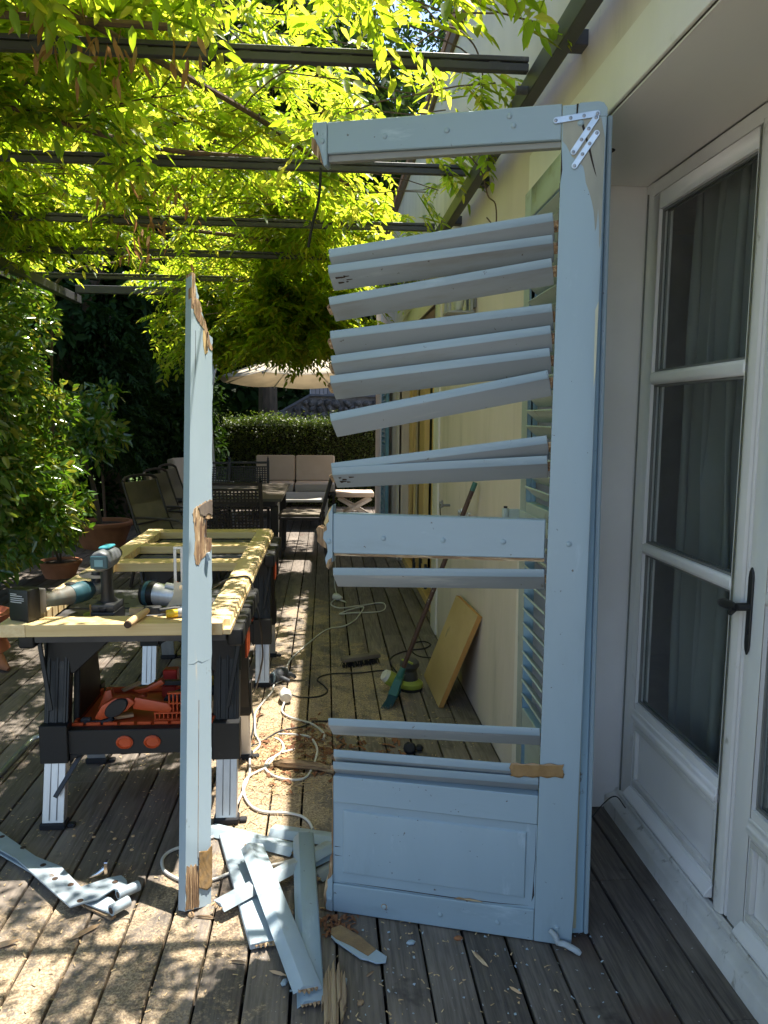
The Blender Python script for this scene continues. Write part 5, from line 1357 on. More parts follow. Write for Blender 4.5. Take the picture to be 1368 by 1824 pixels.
t = thing('trim_router', 'black and teal trim router with silver body lying on its side', 'power tool', (-0.660, 3.02, 0.806), (0, 0, R(-18)))
m = MB(); m.tube([(-0.060, 0, 0.0), (-0.054, 0, 0.0), (-0.035, 0, 0.0), (0.0, 0, 0.0)], [0.040, 0.047, 0.050, 0.049], 18); m.build('motor_cap', black_p, t)
m = MB(); m.tube([(-0.040, 0, 0.0), (-0.024, 0, 0.0)], [0.0513, 0.0515], 18); m.build('teal_band', teal_p, t)
m = MB(); m.tube([(0.0005, 0, 0), (0.012, 0, 0), (0.085, 0, -0.002), (0.11, 0, -0.002)], [0.046, 0.044, 0.042, 0.040], 18); m.build('motor_body', alu, t)
m = MB(); m.tube([(0.05, -0.012, 0.040), (0.09, -0.014, 0.036)], [0.013, 0.013], 10); m.build('boss', alu, t)
MB().box(0.086, 0.096, -0.02, -0.004, 0.034, 0.058).build('red_button', red_p, t, bevel=0.002)
MB().box(0.1105, 0.118, -0.048, 0.048, -0.049, 0.045).build('base_plate', black_p, t, bevel=0.002)

t = thing('guide_bracket', 'upright slotted steel guide bracket beside the router', 'bracket', (-0.545, 2.90, 0.80), (0, 0, R(8)))
m = MB()
for (a, b2, c, d2) in ((-0.024, -0.013, 0.08, 0.205), (0.001, 0.012, 0.08, 0.205), (-0.024, 0.012, 0.2055, 0.215), (-0.024, 0.012, 0.06, 0.0795)):
    m.box(a, b2, -0.0015, 0.0015, c, d2)
m.build('slotted_arm', zinc, t, bevel=0.0006)
m = MB(); m.prism([(-0.024, 0.088), (-0.026, 0.04), (-0.036, 0.012), (-0.060, -0.022), (-0.052, -0.034), (-0.020, -0.010), (0.006, -0.012), (0.012, -0.030), (0.030, -0.034), (0.034, 0.018), (0.020, 0.05), (0.018, 0.085), (0.006, 0.072), (-0.008, 0.080)][::-1], -0.0045, -0.002, 'y')
m.build('plate', mat('creamy_steel', (0.66, 0.62, 0.50), rough=0.4, metal=0.4), t, bevel=0.0006)
MB().cyl((0.004, -0.014, 0.062), (0.004, 0.012, 0.062), 0.010).build('wing_screw', chrome, t)
MB().bar((-0.035, -0.03, -0.022), (0.05, -0.02, -0.014), 0.02, 0.018).build('foot_bar', chrome, t, bevel=0.002)

t = thing('hammer', 'old hammer with bare wooden handle jutting over the edge of the frame', 'hammer', (-0.640, 2.728, 0.8145))
m = MB(); m.bar((-0.002, 0.0, 0.0), (0.056, 0.012, 0.0), 0.028, 0.028); m.build('head', iron, t, bevel=0.004)
m = MB(); m.bar((-0.052, -0.008, 0.0), (-0.003, 0.0, 0.0), 0.020, 0.024); m.build('claw', mat('worn_brass_tone', (0.42, 0.32, 0.18), (0.26, 0.19, 0.11), 20, rough=0.6), t, bevel=0.003)
m = MB(); m.tube([(0.010, -0.012, 0.002), (0.002, -0.06, 0.0), (-0.012, -0.12, -0.004), (-0.020, -0.155, -0.008)], [0.011, 0.013, 0.0145, 0.0135], 12); m.build('handle', handle_wood, t)
MB().tube([(-0.0202, -0.1555, -0.008), (-0.0215, -0.161, -0.0086)], [0.0132, 0.0125], 12).build('handle_end', dark_wood, t)
t = thing('chisel', 'yellow handled chisel beside the hammer, blade under the leaning stile', 'chisel', (-0.555, 2.672, 0.8155), (0, R(90), R(18)))
m = MB(); m.lathe([(0.0, 0.0), (0.013, 0.001), (0.015, 0.012), (0.014, 0.05), (0.0155, 0.09), (0.010, 0.11), (0.0, 0.11)], 14); m.build('handle', yellow_p, t)
MB().lathe([(0.0145, 0.040), (0.0158, 0.042), (0.0158, 0.062), (0.0145, 0.064)], 14).build('grey_ring', mat('grey_ring_plastic', (0.3, 0.3, 0.3), bump=0), t)
MB().box(-0.003, 0.003, -0.008, 0.008, 0.111, 0.17).build('blade', chrome, t)
t = thing('chisel', 'black handled chisel lying behind the yellow one', 'chisel', (-0.585, 2.71, 0.817), (0, R(88), R(16)))
MB().lathe([(0.0, 0.0), (0.010, 0.0), (0.012, 0.05), (0.009, 0.07), (0, 0.07)], 12).build('handle', black_p, t)
MB().box(-0.004, 0.004, -0.009, 0.009, 0.071, 0.16).build('blade', chrome, t)
t = thing('screwdriver_bit', 'thin brass bit standing in a hole of the worktop beside the drill', 'bit', (-0.868, 2.86, 0.7526))
MB().cyl((0, 0, 0), (0, 0, 0.052), 0.0028).build('bit', mat('brass', (0.6, 0.42, 0.2), rough=0.3, metal=0.9, bump=0), t)
t = thing('yellow_plug', 'small yellow cap on the grey worktop by the drill', 'cap', (-0.885, 2.90, 0.7526))
MB().lathe([(0.022, 0), (0.022, 0.008), (0.016, 0.012), (0, 0.012)], 14).build('cap', lime_p, t)

# grey tube, lower left
t = thing('steel_tube', 'thin grey steel tube lying on the deck left of the near bench', 'tube', (0, 0, 0))
MB().tube([(-1.36, 2.70, 0.014), (-1.352, 3.42, 0.014)], 0.013, 12).build('tube', mat('dull_tube', (0.30, 0.34, 0.35), rough=0.4, metal=0.6), t)
MB().tube(spline([(-1.352, 3.421, 0.014), (-1.348, 3.47, 0.018), (-1.325, 3.50, 0.03), (-1.27, 3.51, 0.03), (-1.20, 3.50, 0.016)]), 0.011, 10).build('tube_end', zinc, t)

# ------------------------------------------------------------------ cords
def cord(name, label, pts, r, m, z=None):
    P = spline([(p[0], p[1], r + 0.0015 if len(p) < 3 else p[2]) for p in pts], 6)
    return tag(MB().tube(P, r, 7).build(name, m, smooth=80), label, 'cord', 'cords on the deck')


cord('extension_cord', 'white cord running from the coil by the wall to the bench', [(0.102, 8.2), (0.102, 7.706), (0.085, 6.903), (0.100, 6.3)], 0.0052, cord_w)['label'] = 'white cord running straight from the far end of the deck to the coil'
cord('extension_cord', 'white cord coiled on the shaded deck, then winding to the bench leg', [(0.100, 6.29), (0.167, 6.15), (0.091, 6.25), (0.045, 6.096), (0.110, 5.964), (0.268, 6.013, .010), (0.456, 6.118), (0.475, 5.949), (0.413, 5.827), (0.215, 5.784, .012), (0.107, 5.771), (0.196, 5.871, .016), (0.301, 5.956, .014), (0.256, 5.731), (0.215, 5.570), (0.129, 5.419), (0.019, 5.349), (-0.077, 5.116), (-0.195, 4.748), (-0.229, 4.560), (-0.234, 4.327), (-0.285, 4.217), (-0.292, 4.101), (-0.331, 3.936), (-0.355, 3.783), (-0.339, 3.604), (-0.330, 3.525), (-0.300, 3.410), (-0.331, 3.293), (-0.320, 3.129), (-0.329, 2.982), (-0.357, 2.756)], 0.0052, cord_w)
s = thing('cord_socket', 'white inline socket lying in the cord coil by the far boards', 'socket', (0.10, 6.24, 0.03), (R(90), 0, R(50)))
MB().lathe([(0.0, -0.04), (0.026, -0.036), (0.030, 0.0), (0.018, 0.03), (0.008, 0.05), (0, 0.05)], 12).build('socket_body', cord_w, s)
s = thing('cord_socket', 'white rounded trailing socket on sunlit dusty boards where black cord plugs in', 'socket', (-0.213, 3.985, 0.032), (R(90), 0, R(8)))
MB().lathe([(0.0, -0.062), (0.026, -0.058), (0.033, -0.035), (0.033, 0.0), (0.022, 0.04), (0.010, 0.075), (0.006, 0.095), (0, 0.095)], 14, Matrix.Scale(-1, 4, (0, 0, 1)) @ Matrix.Identity(4)).build('socket_body', cord_w, s)
cord('extension_cord', 'white cord curling from the trailing socket into the shavings', [(-0.215, 3.90, .02), (-0.221, 3.813), (-0.184, 3.737), (-0.126, 3.690), (-0.070, 3.645), (-0.028, 3.574), (-0.006, 3.506), (-0.01, 3.46)], 0.0056, cord_w)
cord('extension_cord', 'white cord making a wide bow round the shavings heap', [(-0.221, 3.525), (-0.133, 3.513), (-0.072, 3.478), (-0.039, 3.364), (-0.043, 3.249), (-0.060, 3.135), (-0.094, 3.060), (-0.164, 3.059), (-0.224, 3.103), (-0.257, 3.168), (-0.251, 3.244), (-0.212, 3.292), (-0.19, 3.36), (-0.205, 3.44), (-0.235, 3.48)], 0.0056, cord_w)
cord('extension_cord', 'white cord looping from the shavings towards the heap of slats', [(-0.140, 3.352), (-0.212, 3.300), (-0.24, 3.22), (-0.260, 3.168), (-0.317, 3.099), (-0.334, 3.030), (-0.322, 2.935), (-0.286, 2.844), (-0.235, 2.798), (-0.150, 2.785), (-0.096, 2.761), (-0.063, 2.718), (-0.046, 2.66)], 0.0056, cord_w)
cord('extension_cord', 'white cord bowed round the foot of the leaning stile', [(-0.40, 2.63), (-0.473, 2.587), (-0.534, 2.549), (-0.552, 2.499), (-0.536, 2.439), (-0.498, 2.396), (-0.454, 2.368), (-0.399, 2.362), (-0.356, 2.375), (-0.300, 2.41), (-0.18, 2.44), (-0.10, 2.47)], 0.0056, cord_w)
cord('black_cable', 'black cord snaking over the shaded deck from the sander to the white socket', [(0.48, 4.25), (0.367, 4.426), (0.198, 4.394), (0.065, 4.391), (-0.007, 4.364), (-0.046, 4.289), (-0.007, 4.184), (0.012, 4.103), (-0.016, 4.035), (-0.091, 4.005), (-0.167, 4.034), (-0.203, 4.06, .02)], 0.0042, cord_b)
cord('black_cable', 'black cord looped on the deck behind the leaning plank', [(0.42, 4.40), (0.400, 4.628), (0.466, 4.763), (0.564, 4.830), (0.649, 4.863), (0.70, 4.95), (0.66, 5.02), (0.57, 4.96), (0.56, 4.80), (0.601, 4.687), (0.70, 4.660)], 0.0042, cord_b)
cord('black_cable', 'black cord hanging over the pine frame edge down to the shavings', [(-0.545, 3.00, .81), (-0.48, 2.95, .815), (-0.436, 2.95, .845), (-0.409, 3.1, .84), (-0.387, 3.25, .822), (-0.330, 3.32, .806), (-0.306, 3.3, .72), (-0.285, 3.3, .62), (-0.285, 3.4, .50), (-0.292, 3.5, .38), (-0.34, 3.7, .18), (-0.40, 3.95, .03), (-0.386, 3.899, .006), (-0.354, 3.710), (-0.347, 3.538), (-0.344, 3.400), (-0.287, 3.458), (-0.215, 3.551, .012), (-0.110, 3.612), (-0.056, 3.672), (0.013, 3.676), (0.08, 3.70)], 0.0042, cord_b)

# ------------------------------------------------------------------ behind the broken shutter
br_ = thing('broom', 'green headed broom leaning by its dark handle on the cream wall', 'broom', (0, 0, 0))
a0 = Vector((0.345, 3.94, 0.0)); a1 = Vector((0.748, 3.79, 1.185)); dv = (a1 - a0)
p = lambda t: a0 + dv * t
MB().tube([p(0.14), p(0.5), p(0.965)], 0.0125, 10).build('handle', rust_wood, br_)
MB().tube([p(0.9652), p(1.0)], 0.0135, 10).build('handle_cap', green_p, br_)
side = dv.cross(Vector((0, -1, 0))).normalized()
m = MB(); m.tube([p(0.12), p(0.165)], [0.020, 0.016], 12)
q0, q1 = p(0.055), p(0.122)
w2 = Vector((0.020, 0.085, 0.0)); w1 = Vector((0.016, 0.060, 0.0)); th_ = Vector((0.024, -0.004, -0.008))
m.add([q0 - w2 - th_, q0 + w2 - th_, q0 + w2 + th_, q0 - w2 + th_, q1 - w1 - th_ * .8, q1 + w1 - th_ * .8, q1 + w1 + th_ * .8, q1 - w1 + th_ * .8], [(0, 3, 2, 1), (4, 5, 6, 7), (0, 1, 5, 4), (1, 2, 6, 5), (2, 3, 7, 6), (3, 0, 4, 7)])
m.build('head', green_p, br_, bevel=0.006)
m = MB(); rr = random.Random(2)
for k in range(240):
    u = rr.uniform(-1, 1); v = rr.uniform(-1, 1)
    s0 = q0 + w2 * u * .95 + th_ * v * .9
    e0 = Vector((s0.x + rr.uniform(-.012, .010) - 0.022 + 0.02 * u, s0.y + rr.uniform(-.012, .012) + 0.03 * u, 0.001 + rr.uniform(0, .006)))
    m.tube([s0, (s0 + e0) / 2 + Vector((.004, 0, -.002)), e0], [0.0016, 0.0015, 0.0012], 3)
o = m.build('bristles', bristle, br_, smooth=0); o['kind'] = 'stuff'

sn = thing('orbital_sander', 'dark grey and lime green orbital sander standing on the deck beside the broom', 'power tool', (0.475, 4.12, 0.0), (0, 0, R(20)))
m = MB(); m.lathe([(0.0, 0.0), (0.064, 0.0), (0.066, 0.012), (0.060, 0.016), (0, 0.016)], 22); m.build('pad', rubber, sn)
m = MB(); m.lathe([(0.066, 0.0165), (0.070, 0.024), (0.068, 0.040), (0.050, 0.055), (0.046, 0.058), (0, 0.058)], 22); m.build('skirt', lime_p, sn)
m = MB(); m.lathe([(0.044, 0.0585), (0.043, 0.09), (0.038, 0.108), (0.046, 0.122), (0.055, 0.136), (0.054, 0.158), (0.040, 0.174), (0.018, 0.180), (0, 0.181)], 22, Matrix.Rotation(R(-4), 4, 'Y')); m.build('body', mat('dark_grey_plastic', (0.055, 0.055, 0.058), rough=0.55), sn)
m = MB(); m.tube([(-0.058, 0.01, 0.045), (-0.10, 0.02, 0.06), (-0.13, 0.03, 0.08)], [0.030, 0.042, 0.040], 14); m.build('dust_box', lime_p, sn)
m = MB(); m.tube([(-0.1302, 0.03, 0.08), (-0.15, 0.032, 0.095)], [0.038, 0.030], 14); m.build('dust_filter', cord_w, sn)
MB().tube(spline([(-0.018, -0.058, 0.165), (-0.042, -0.04, 0.177), (-0.054, 0.0, 0.176)], 3), 0.007, 6).build('trim', lime_p, sn)

pk = thing('leaning_plank', 'short pale wooden board leaning against the cream wall', 'board', (0, 0, 0))
c0 = Vector((0.575, 4.335, 0.003)); c1 = Vector((0.588, 3.832, 0.003)); c2 = Vector((0.738, 3.632, 0.55)); c3 = Vector((0.735, 4.20, 0.515))
c2 = c1 + (c3 - c0) + Vector((0.002, -0.03, 0.02))
nrm = (c1 - c0).cross(c3 - c0).normalized()
if nrm.x < 0: nrm = -nrm
t_ = nrm * 0.027
vs = [c0, c1, c2, c3, c0 + t_, c1 + t_, c2 + t_, c3 + t_]
me = MB().add(vs, [(0, 1, 2, 3), (7, 6, 5, 4), (0, 4, 5, 1), (1, 5, 6, 2), (2, 6, 7, 3), (3, 7, 4, 0)]).mesh('board', [plank_wood, plank_edge], bevel=0.0015)
for p_ in me.polygons:
    if abs(p_.normal.dot(nrm)) < 0.5: p_.material_index = 1
link('board', me, pk)

bh = thing('push_brush', 'loose broom head with black bristles lying on the dusty deck', 'brush', (0.215, 4.56, 0.0), (0, 0, R(22)))
MB().box(-0.125, 0.125, -0.028, 0.028, 0.035, 0.062).build('block', mat('dusty_brush_wood', (0.22, 0.18, 0.13), (0.14, 0.11, 0.085), 8, rough=0.8), bh, bevel=0.008, seg=2)
m = MB(); rr = random.Random(12)
for k in range(240):
    x = rr.uniform(-.118, .118); y = rr.uniform(-.024, .024)
    m.tube([(x, y, 0.036), (x + rr.uniform(-.012, .012), y + rr.uniform(-.014, .01) - .004, 0.001)], 0.0016, 3)
o = m.build('bristles', bristle_b, bh, smooth=0); o['kind'] = 'stuff'
gl = thing('work_glove', 'crumpled grey work glove lying beside the far bench leg', 'glove', (-0.255, 4.30, 0.0), (0, 0, R(30)))
m = MB()
m.tube(spline([(-0.055, -0.02, 0.030), (-0.01, 0.0, 0.038), (0.03, 0.02, 0.034), (0.06, 0.03, 0.02)], 3), [0.030, 0.033, 0.036, 0.038, 0.038, 0.036, 0.034, 0.030, 0.022, 0.014][:10], 10)
for k in range(4):
    m.tube(spline([(0.03, -0.02 + .018 * k, 0.03), (0.06, -0.03 + .022 * k, 0.03), (0.075, -0.035 + .024 * k, 0.012)], 3), 0.010, 7)
m.tube(spline([(-0.02, -0.02, 0.03), (-0.01, -0.055, 0.03), (0.015, -0.07, 0.014)], 3), 0.012, 7)
m.build('glove_body', grey_leather, gl, smooth=70)
MB().lathe([(0.034, 0), (0.036, 0.006), (0.028, 0.008), (0.026, 0.0)], 12, Matrix.Translation((-0.062, -0.022, 0.030)) @ Matrix.Rotation(R(-78), 4, 'Y')).build('cuff', mat('pale_blue_cuff', (0.22, 0.30, 0.34)), gl)
kb = thing('round_fitting', 'black plastic knob lying on the deck behind the lower slats', 'knob', (0.38, 3.30, 0.022))
MB().lathe([(0, -0.022), (0.02, -0.018), (0.03, 0), (0.02, 0.018), (0, 0.022)], 10, Matrix.Rotation(R(60), 4, 'X')).lathe([(0, -0.016), (0.016, -0.01), (0.02, 0.0), (0.012, 0.012), (0, 0.014)], 10, Matrix.Translation((0.045, 0.012, -0.004))).build('knob', rubber, kb)

# ================================================================== FAR END OF THE DECK: FURNITURE
dt = thing('dining_table', 'long dark outdoor dining table under the vine', 'table', (-0.87, 8.10, 0.0))
MB().box(-0.46, 0.46, -0.86, 0.86, 0.712, 0.740).build('tabletop', table_m, dt, bevel=0.004)
MB().box(-0.40, 0.40, -0.80, 0.80, 0.660, 0.7115).build('apron', brown_metal, dt, bevel=0.003)
for sx in (-1, 1):
    for sy in (-1, 1):
        MB().box(sx * 0.385 - 0.035, sx * 0.385 + 0.035, sy * 0.74 - 0.035, sy * 0.74 + 0.035, 0.0, 0.6595).build('leg', brown_metal, dt, bevel=0.003)


def lattice_chair(label, loc, rot):
    """local front is -y; lattice back at +y"""
    t = thing('dining_chair', label, 'chair', loc, (0, 0, rot), 'dark lattice back chairs round the dining table')
    W = 0.24
    for sx in (-1, 1):
        m = MB(); m.bar((sx * W, 0.27, 0.0), (sx * W, 0.20, 0.44), 0.030, 0.030, (0, 1, 0)); m.bar((sx * W, 0.20, 0.44), (sx * W, 0.345, 0.955), 0.032, 0.026, (0, 1, 0))
        m.build('back_leg', brown_metal, t, bevel=0.002)
        MB().bar((sx * W, -0.24, 0.0), (sx * W, -0.22, 0.43), 0.030, 0.030, (0, 1, 0)).build('front_leg', brown_metal, t, bevel=0.002)
        MB().lathe([(0.012, 0.0), (0.018, 0.008), (0.008, 0.016), (0.014, 0.030), (0.006, 0.045), (0.009, 0.055), (0, 0.064)], 10, Matrix.Translation((sx * W, 0.347, 0.955))).build('finial', iron, t)
    MB().box(-W - 0.02, W + 0.02, -0.245, 0.225, 0.415, 0.442).build('seat_frame', brown_metal, t, bevel=0.003)
    MB().box(-W + 0.005, W - 0.005, -0.25, 0.19, 0.4425, 0.475).build('seat_cushion', sling, t, bevel=0.012, seg=2)
    # lattice of crossed straps between two rails
    M = Matrix.Translation((0, 0.20, 0.44)) @ Matrix.Rotation(math.atan2(-0.145, 0.515), 4, 'X')
    m = MB()
    m.box(-W + 0.017, W - 0.017, -0.010, 0.010, 0.505, 0.530, M); m.box(-W + 0.017, W - 0.017, -0.010, 0.010, 0.455, 0.470, M); m.box(-W + 0.017, W - 0.017, -0.010, 0.010, 0.040, 0.060, M)
    m.build('back_rail', brown_metal, t, bevel=0.001)
    m = MB()
    for k in range(14):
        x = -W + 0.040 + k * 0.0308
        m.box(x - 0.007, x + 0.007, -0.004, 0.0, 0.0605, 0.4545, M)
    for k in range(13):
        z = 0.085 + k * 0.029
        m.box(-W + 0.018, W - 0.018, 0.0002, 0.004, z - 0.006, z + 0.006, M)
    o = m.build('back_lattice', brown_metal, t, smooth=0)
    MB().box(-W + 0.03, W - 0.03, -0.022, -0.006, 0.08, 0.44, M).build('back_cushion', sling, t, bevel=0.006) if 'side' in label else None
    return t


lattice_chair('dark lattice chair with its back to the workbench, at the near end of the table', (-0.79, 6.90, 0), R(180))
lattice_chair('dark lattice chair side on, at the side of the table toward the wall', (-0.24, 8.45, 0), R(-93))
lattice_chair('dark lattice chair at the far end of the table, before the sofa', (-0.93, 9.35, 0), R(4))
lattice_chair('dark lattice chair half hidden behind the table near the parasol mast', (-1.45, 9.25, 0), R(-8))


def sling_chair(label, loc, rot):
    t = thing('sling_chair', label, 'chair', loc, (0, 0, rot), 'beige sling chairs on the far side of the table')
    W = 0.25
    for sx in (-1, 1):
        m = MB()
        m.tube(spline([(sx * W, -0.28, 0.0), (sx * W, -0.26, 0.40), (sx * W, -0.20, 0.43), (sx * W, 0.16, 0.40), (sx * W, 0.30, 0.72), (sx * W, 0.37, 0.93)], 4), 0.014, 8)
        m.tube(spline([(sx * W, 0.32, 0.0), (sx * W, 0.22, 0.36), (sx * W, 0.17, 0.41)], 3), 0.014, 8)
        m.tube(spline([(sx * W * 1.06, -0.25, 0.40), (sx * W * 1.06, -0.24, 0.59), (sx * W * 1.06, -0.05, 0.62), (sx * W * 1.06, 0.25, 0.62)], 3), 0.012, 8)
        m.build('side_frame', brown_metal, t)
    MB().tube(spline([(-W, 0.37, 0.93), (-W * .7, 0.385, 0.96), (0, 0.39, 0.97), (W * .7, 0.385, 0.96), (W, 0.37, 0.93)], 4), 0.014, 8).build('top_rail', brown_metal, t)
    sec = [(-0.22, 0.432), (-0.05, 0.405), (0.15, 0.400), (0.205, 0.47), (0.30, 0.72), (0.365, 0.915)]
    m = MB()
    n = len(sec)
    m.add([(-W + 0.018, y, z) for y, z in sec] + [(W - 0.018, y, z) for y, z in sec] + [(-W + 0.018, y + .002, z + .006) for y, z in sec] + [(W - 0.018, y + .002, z + .006) for y, z in sec],
          [(i, i + 1, n + i + 1, n + i) for i in range(n - 1)] + [(2 * n + i, 3 * n + i, 3 * n + i + 1, 2 * n + i + 1) for i in range(n - 1)] + [(i, 2 * n + i, 2 * n + i + 1, i + 1) for i in range(n - 1)] + [(n + i, n + i + 1, 3 * n + i + 1, 3 * n + i) for i in range(n - 1)])
    m.build('sling', sling, t, smooth=50)
    MB().cyl((-W, 0.235, 0.56), (W, 0.235, 0.56), 0.008).build('cross_tube', brown_metal, t)
    return t


sling_chair('beige sling chair standing clear, nearest the potted tree', (-1.33, 6.95, 0), R(68))
sling_chair('beige sling chair second from the potted tree, reclining', (-1.36, 7.85, 0), R(76))
sling_chair('beige sling chair farthest from the potted tree, close by the leaning stile', (-1.38, 8.6, 0), R(80))

sf = thing('garden_sofa', 'two seat garden sofa with beige cushions before the hedge', 'sofa', (-0.46, 11.75, 0.0))
m = MB()
for x in (-0.60, 0.57): 
    for y in (-0.36, 0.36): m.box(x, x + 0.03, y - 0.015, y + 0.015, 0, 0.40)
m.box(-0.62, 0.62, -0.38, 0.38, 0.36, 0.40); m.box(-0.62, 0.62, 0.35, 0.38, 0.4005, 0.80)
m.box(-0.62, 0.62, -0.385, -0.380, 0.20, 0.22)
m.build('frame', brown_metal, sf, bevel=0.003)
for i, x in enumerate((-0.305, 0.305)):
    MB().box(x - 0.295, x + 0.295, -0.37, 0.24, 0.405, 0.53).build('seat_cushion', beige, sf, bevel=0.03, seg=3)
    M = Matrix.Translation((x, 0.24, 0.52)) @ Matrix.Rotation(R(-9), 4, 'X')
    MB().box(-0.300, 0.300, -0.08, 0.06, 0.0, 0.40, M).build('back_cushion', beige, sf, bevel=0.035, seg=3)
ac = thing('garden_armchair', 'beige cushioned armchair partly hidden beside the parasol mast', 'armchair', (-1.72, 10.9, 0), (0, 0, R(60)))
MB().box(-0.34, 0.34, -0.34, 0.34, 0.28, 0.36).box(-0.34, -0.29, -0.3, 0.3, 0.3605, 0.60).box(0.29, 0.34, -0.3, 0.3, 0.3605, 0.60).box(-.33, -.29, -.33, -.29, 0, .2795).box(.29, .33, -.33, -.29, 0, .2795).box(-.33, -.29, .29, .33, 0, .2795).box(.29, .33, .29, .33, 0, .2795).build('frame', pale_table, ac, bevel=0.004)
MB().box(-0.28, 0.28, -0.32, 0.22, 0.365, 0.48).build('seat_cushion', beige, ac, bevel=0.03, seg=3)
MB().box(-0.28, 0.28, -0.08, 0.06, 0.0, 0.46, Matrix.Translation((0, 0.24, 0.47)) @ Matrix.Rotation(R(-12), 4, 'X')).build('back_cushion', beige, ac, bevel=0.035, seg=3)
ct = thing('coffee_table', 'low pale grey garden table before the sofa', 'table', (-0.30, 10.75, 0.0))
MB().box(-0.34, 0.34, -0.55, 0.55, 0.385, 0.42).build('tabletop', pale_table, ct, bevel=0.004)
for sx in (-1, 1):
    for sy in (-1, 1): MB().box(sx * 0.305 - 0.03, sx * 0.305 + 0.03, sy * 0.51 - 0.03, sy * 0.51 + 0.03, 0, 0.3845).build('leg', pale_table, ct, bevel=0.003)
xs = thing('folding_stool', 'pale wooden cross legged stool with beige pad by the far wall corner', 'stool', (0.46, 12.15, -0.05))
for sy in (-0.2, 0.2):
    MB().bar((-0.26, sy, 0.0), (0.26, sy, 0.30), 0.030, 0.045).build('leg', white_wood, xs, bevel=0.002)
    MB().bar((0.26, sy + 0.032, 0.0), (-0.26, sy + 0.032, 0.30), 0.030, 0.045).build('leg', white_wood, xs, bevel=0.002)
MB().box(-0.30, 0.30, -0.25, 0.27, 0.325, 0.40).build('pad', beige, xs, bevel=0.02, seg=2)
for k in range(3):
    tag(MB().box(-0.34, 0.10, -0.02, 0.02, 0.0, 0.06, Matrix.Translation((0.10 + 0.03 * k, 12.05 - 0.2 * k, 0.02 + 0.02 * k)) @ Matrix.Rotation(R(16), 4, 'Z')).build('stacked_timber', white_wood, bevel=0.006), ('lowest', 'middle', 'topmost')[k] + ' pale grey wooden piece of the small stack beside the cross legged stool', 'board', 'pale pieces stacked beside the stool')

# parasol
ps = thing('parasol', 'cream cantilever parasol open beyond the hanging vine', 'parasol', (-0.36, 11.8, 0.0))
apex = Vector((0.0, 0.0, 2.56)); rim = []
for k in range(8):
    a = R(22.5 + 45 * k)
    y = 1.27 * math.sin(a)
    rim.append(Vector((1.27 * math.cos(a), y, 2.06 - 0.045 * y)))
m = MB()
vs = [apex]; fs = []
NS = 6
for k in range(8):
    for j in range(NS):
        f = j / NS
        e = rim[k].lerp(rim[(k + 1) % 8], f)
        for s_ in (0.33, 0.66, 1.0):
            pt = apex.lerp(e, s_); pt.z -= 0.05 * math.sin(math.pi * s_) + 0.035 * math.sin(math.pi * f) * s_
            vs.append(pt)
nn = 8 * NS
for q in range(nn):
    r_ = (q + 1) % nn
    a = 1 + q * 3; b2 = 1 + r_ * 3
    fs += [(0, a, b2), (a, a + 1, b2 + 1, b2), (a + 1, a + 2, b2 + 2, b2 + 1)]
can = m.add(vs, fs).build('canopy', canvas_m, ps, smooth=25)
sol = can.modifiers.new('solid', 'SOLIDIFY'); sol.thickness = 0.003
for k in range(8):
    MB().bar(apex - Vector((0, 0, 0.06)), rim[k] - Vector((0, 0, 0.02)), 0.014, 0.022).build('rib', pale_table, ps)
MB().lathe([(0.0, 2.30), (0.02, 2.32), (0.035, 2.36), (0.06, 2.40), (0.06, 2.44), (0.02, 2.46), (0.015, 2.58), (0.03, 2.6), (0.0, 2.62)], 12).build('hub', table_m, ps)
MB().tube([(-1.12, -1.25, -0.1), (-1.20, -1.15, 1.2), (-1.24, -1.1, 1.95)], [0.045, 0.042, 0.038], 10).build('mast', pale_table, ps)
MB().tube(spline([(-1.22, -1.12, 1.65), (-1.10, -0.95, 2.30), (-0.75, -0.5, 2.62), (0.0, 0.0, 2.72)], 5), 0.030, 8).build('arm', pale_table, ps)
MB().cyl((0, 0, 2.61), (0, 0, 2.71), 0.02).build('arm_joint', pale_table, ps)

# ------------------------------------------------------------------ garden wall and boards behind the hedge
sw = thing('stone_wall', 'grey rubble stone wall with a sloping end above the hedge', 'wall', (0, 16.0, 0.0))
MB().prism([(-1.75, -0.3), (2.6, -0.3), (2.6, 1.92), (0.9, 1.95), (-0.32, 1.93), (-1.75, 1.12)], 0.10, 0.55, 'y').build('wall_core', stone, sw, smooth=0)
rr = random.Random(31)
ico = bmesh.new(); bmesh.ops.create_icosphere(ico, subdivisions=1, radius=1.0); iv = [v.co.copy() for v in ico.verts]; jf = [[v.index for v in f.verts] for f in ico.faces]; ico.free()
SM = []
for q in range(5):
    SM.append(MB().add([v * rr.uniform(0.82, 1.12) for v in iv], jf).mesh('stone', stone, smooth=50))
z = 0.90
while z < 1.92:
    x = -1.7 + rr.uniform(0, .2)
    while x < 1.5:
        w_ = rr.uniform(0.10, 0.22)
        zlim = 1.12 + (x + 1.75) * (0.81 / 1.43) if x < -0.32 else 1.93
        if z < zlim - 0.05:
            link('stone', rr.choice(SM), sw, (x, 0.10, z + rr.uniform(-.02, .02)), (rr.uniform(-.3, .3), rr.uniform(-3, 3), rr.uniform(-.2, .2)), (w_ * 0.56, 0.09, rr.uniform(.065, .085)))
        x += w_ * 1.08
    z += 0.13
MB().bar((-1.80, 0.33, 1.115), (-0.32, 0.33, 1.955), 0.52, 0.05).box(-0.33, 2.6, 0.06, 0.60, 1.935, 1.985).build('coping', mat('slate_coping', (0.12, 0.13, 0.15), rough=0.9), sw, bevel=0.006)
gp = thing('board_panel', 'small grey boarded panel standing on the stone wall', 'panel', (-0.02, 16.3, 1.98))
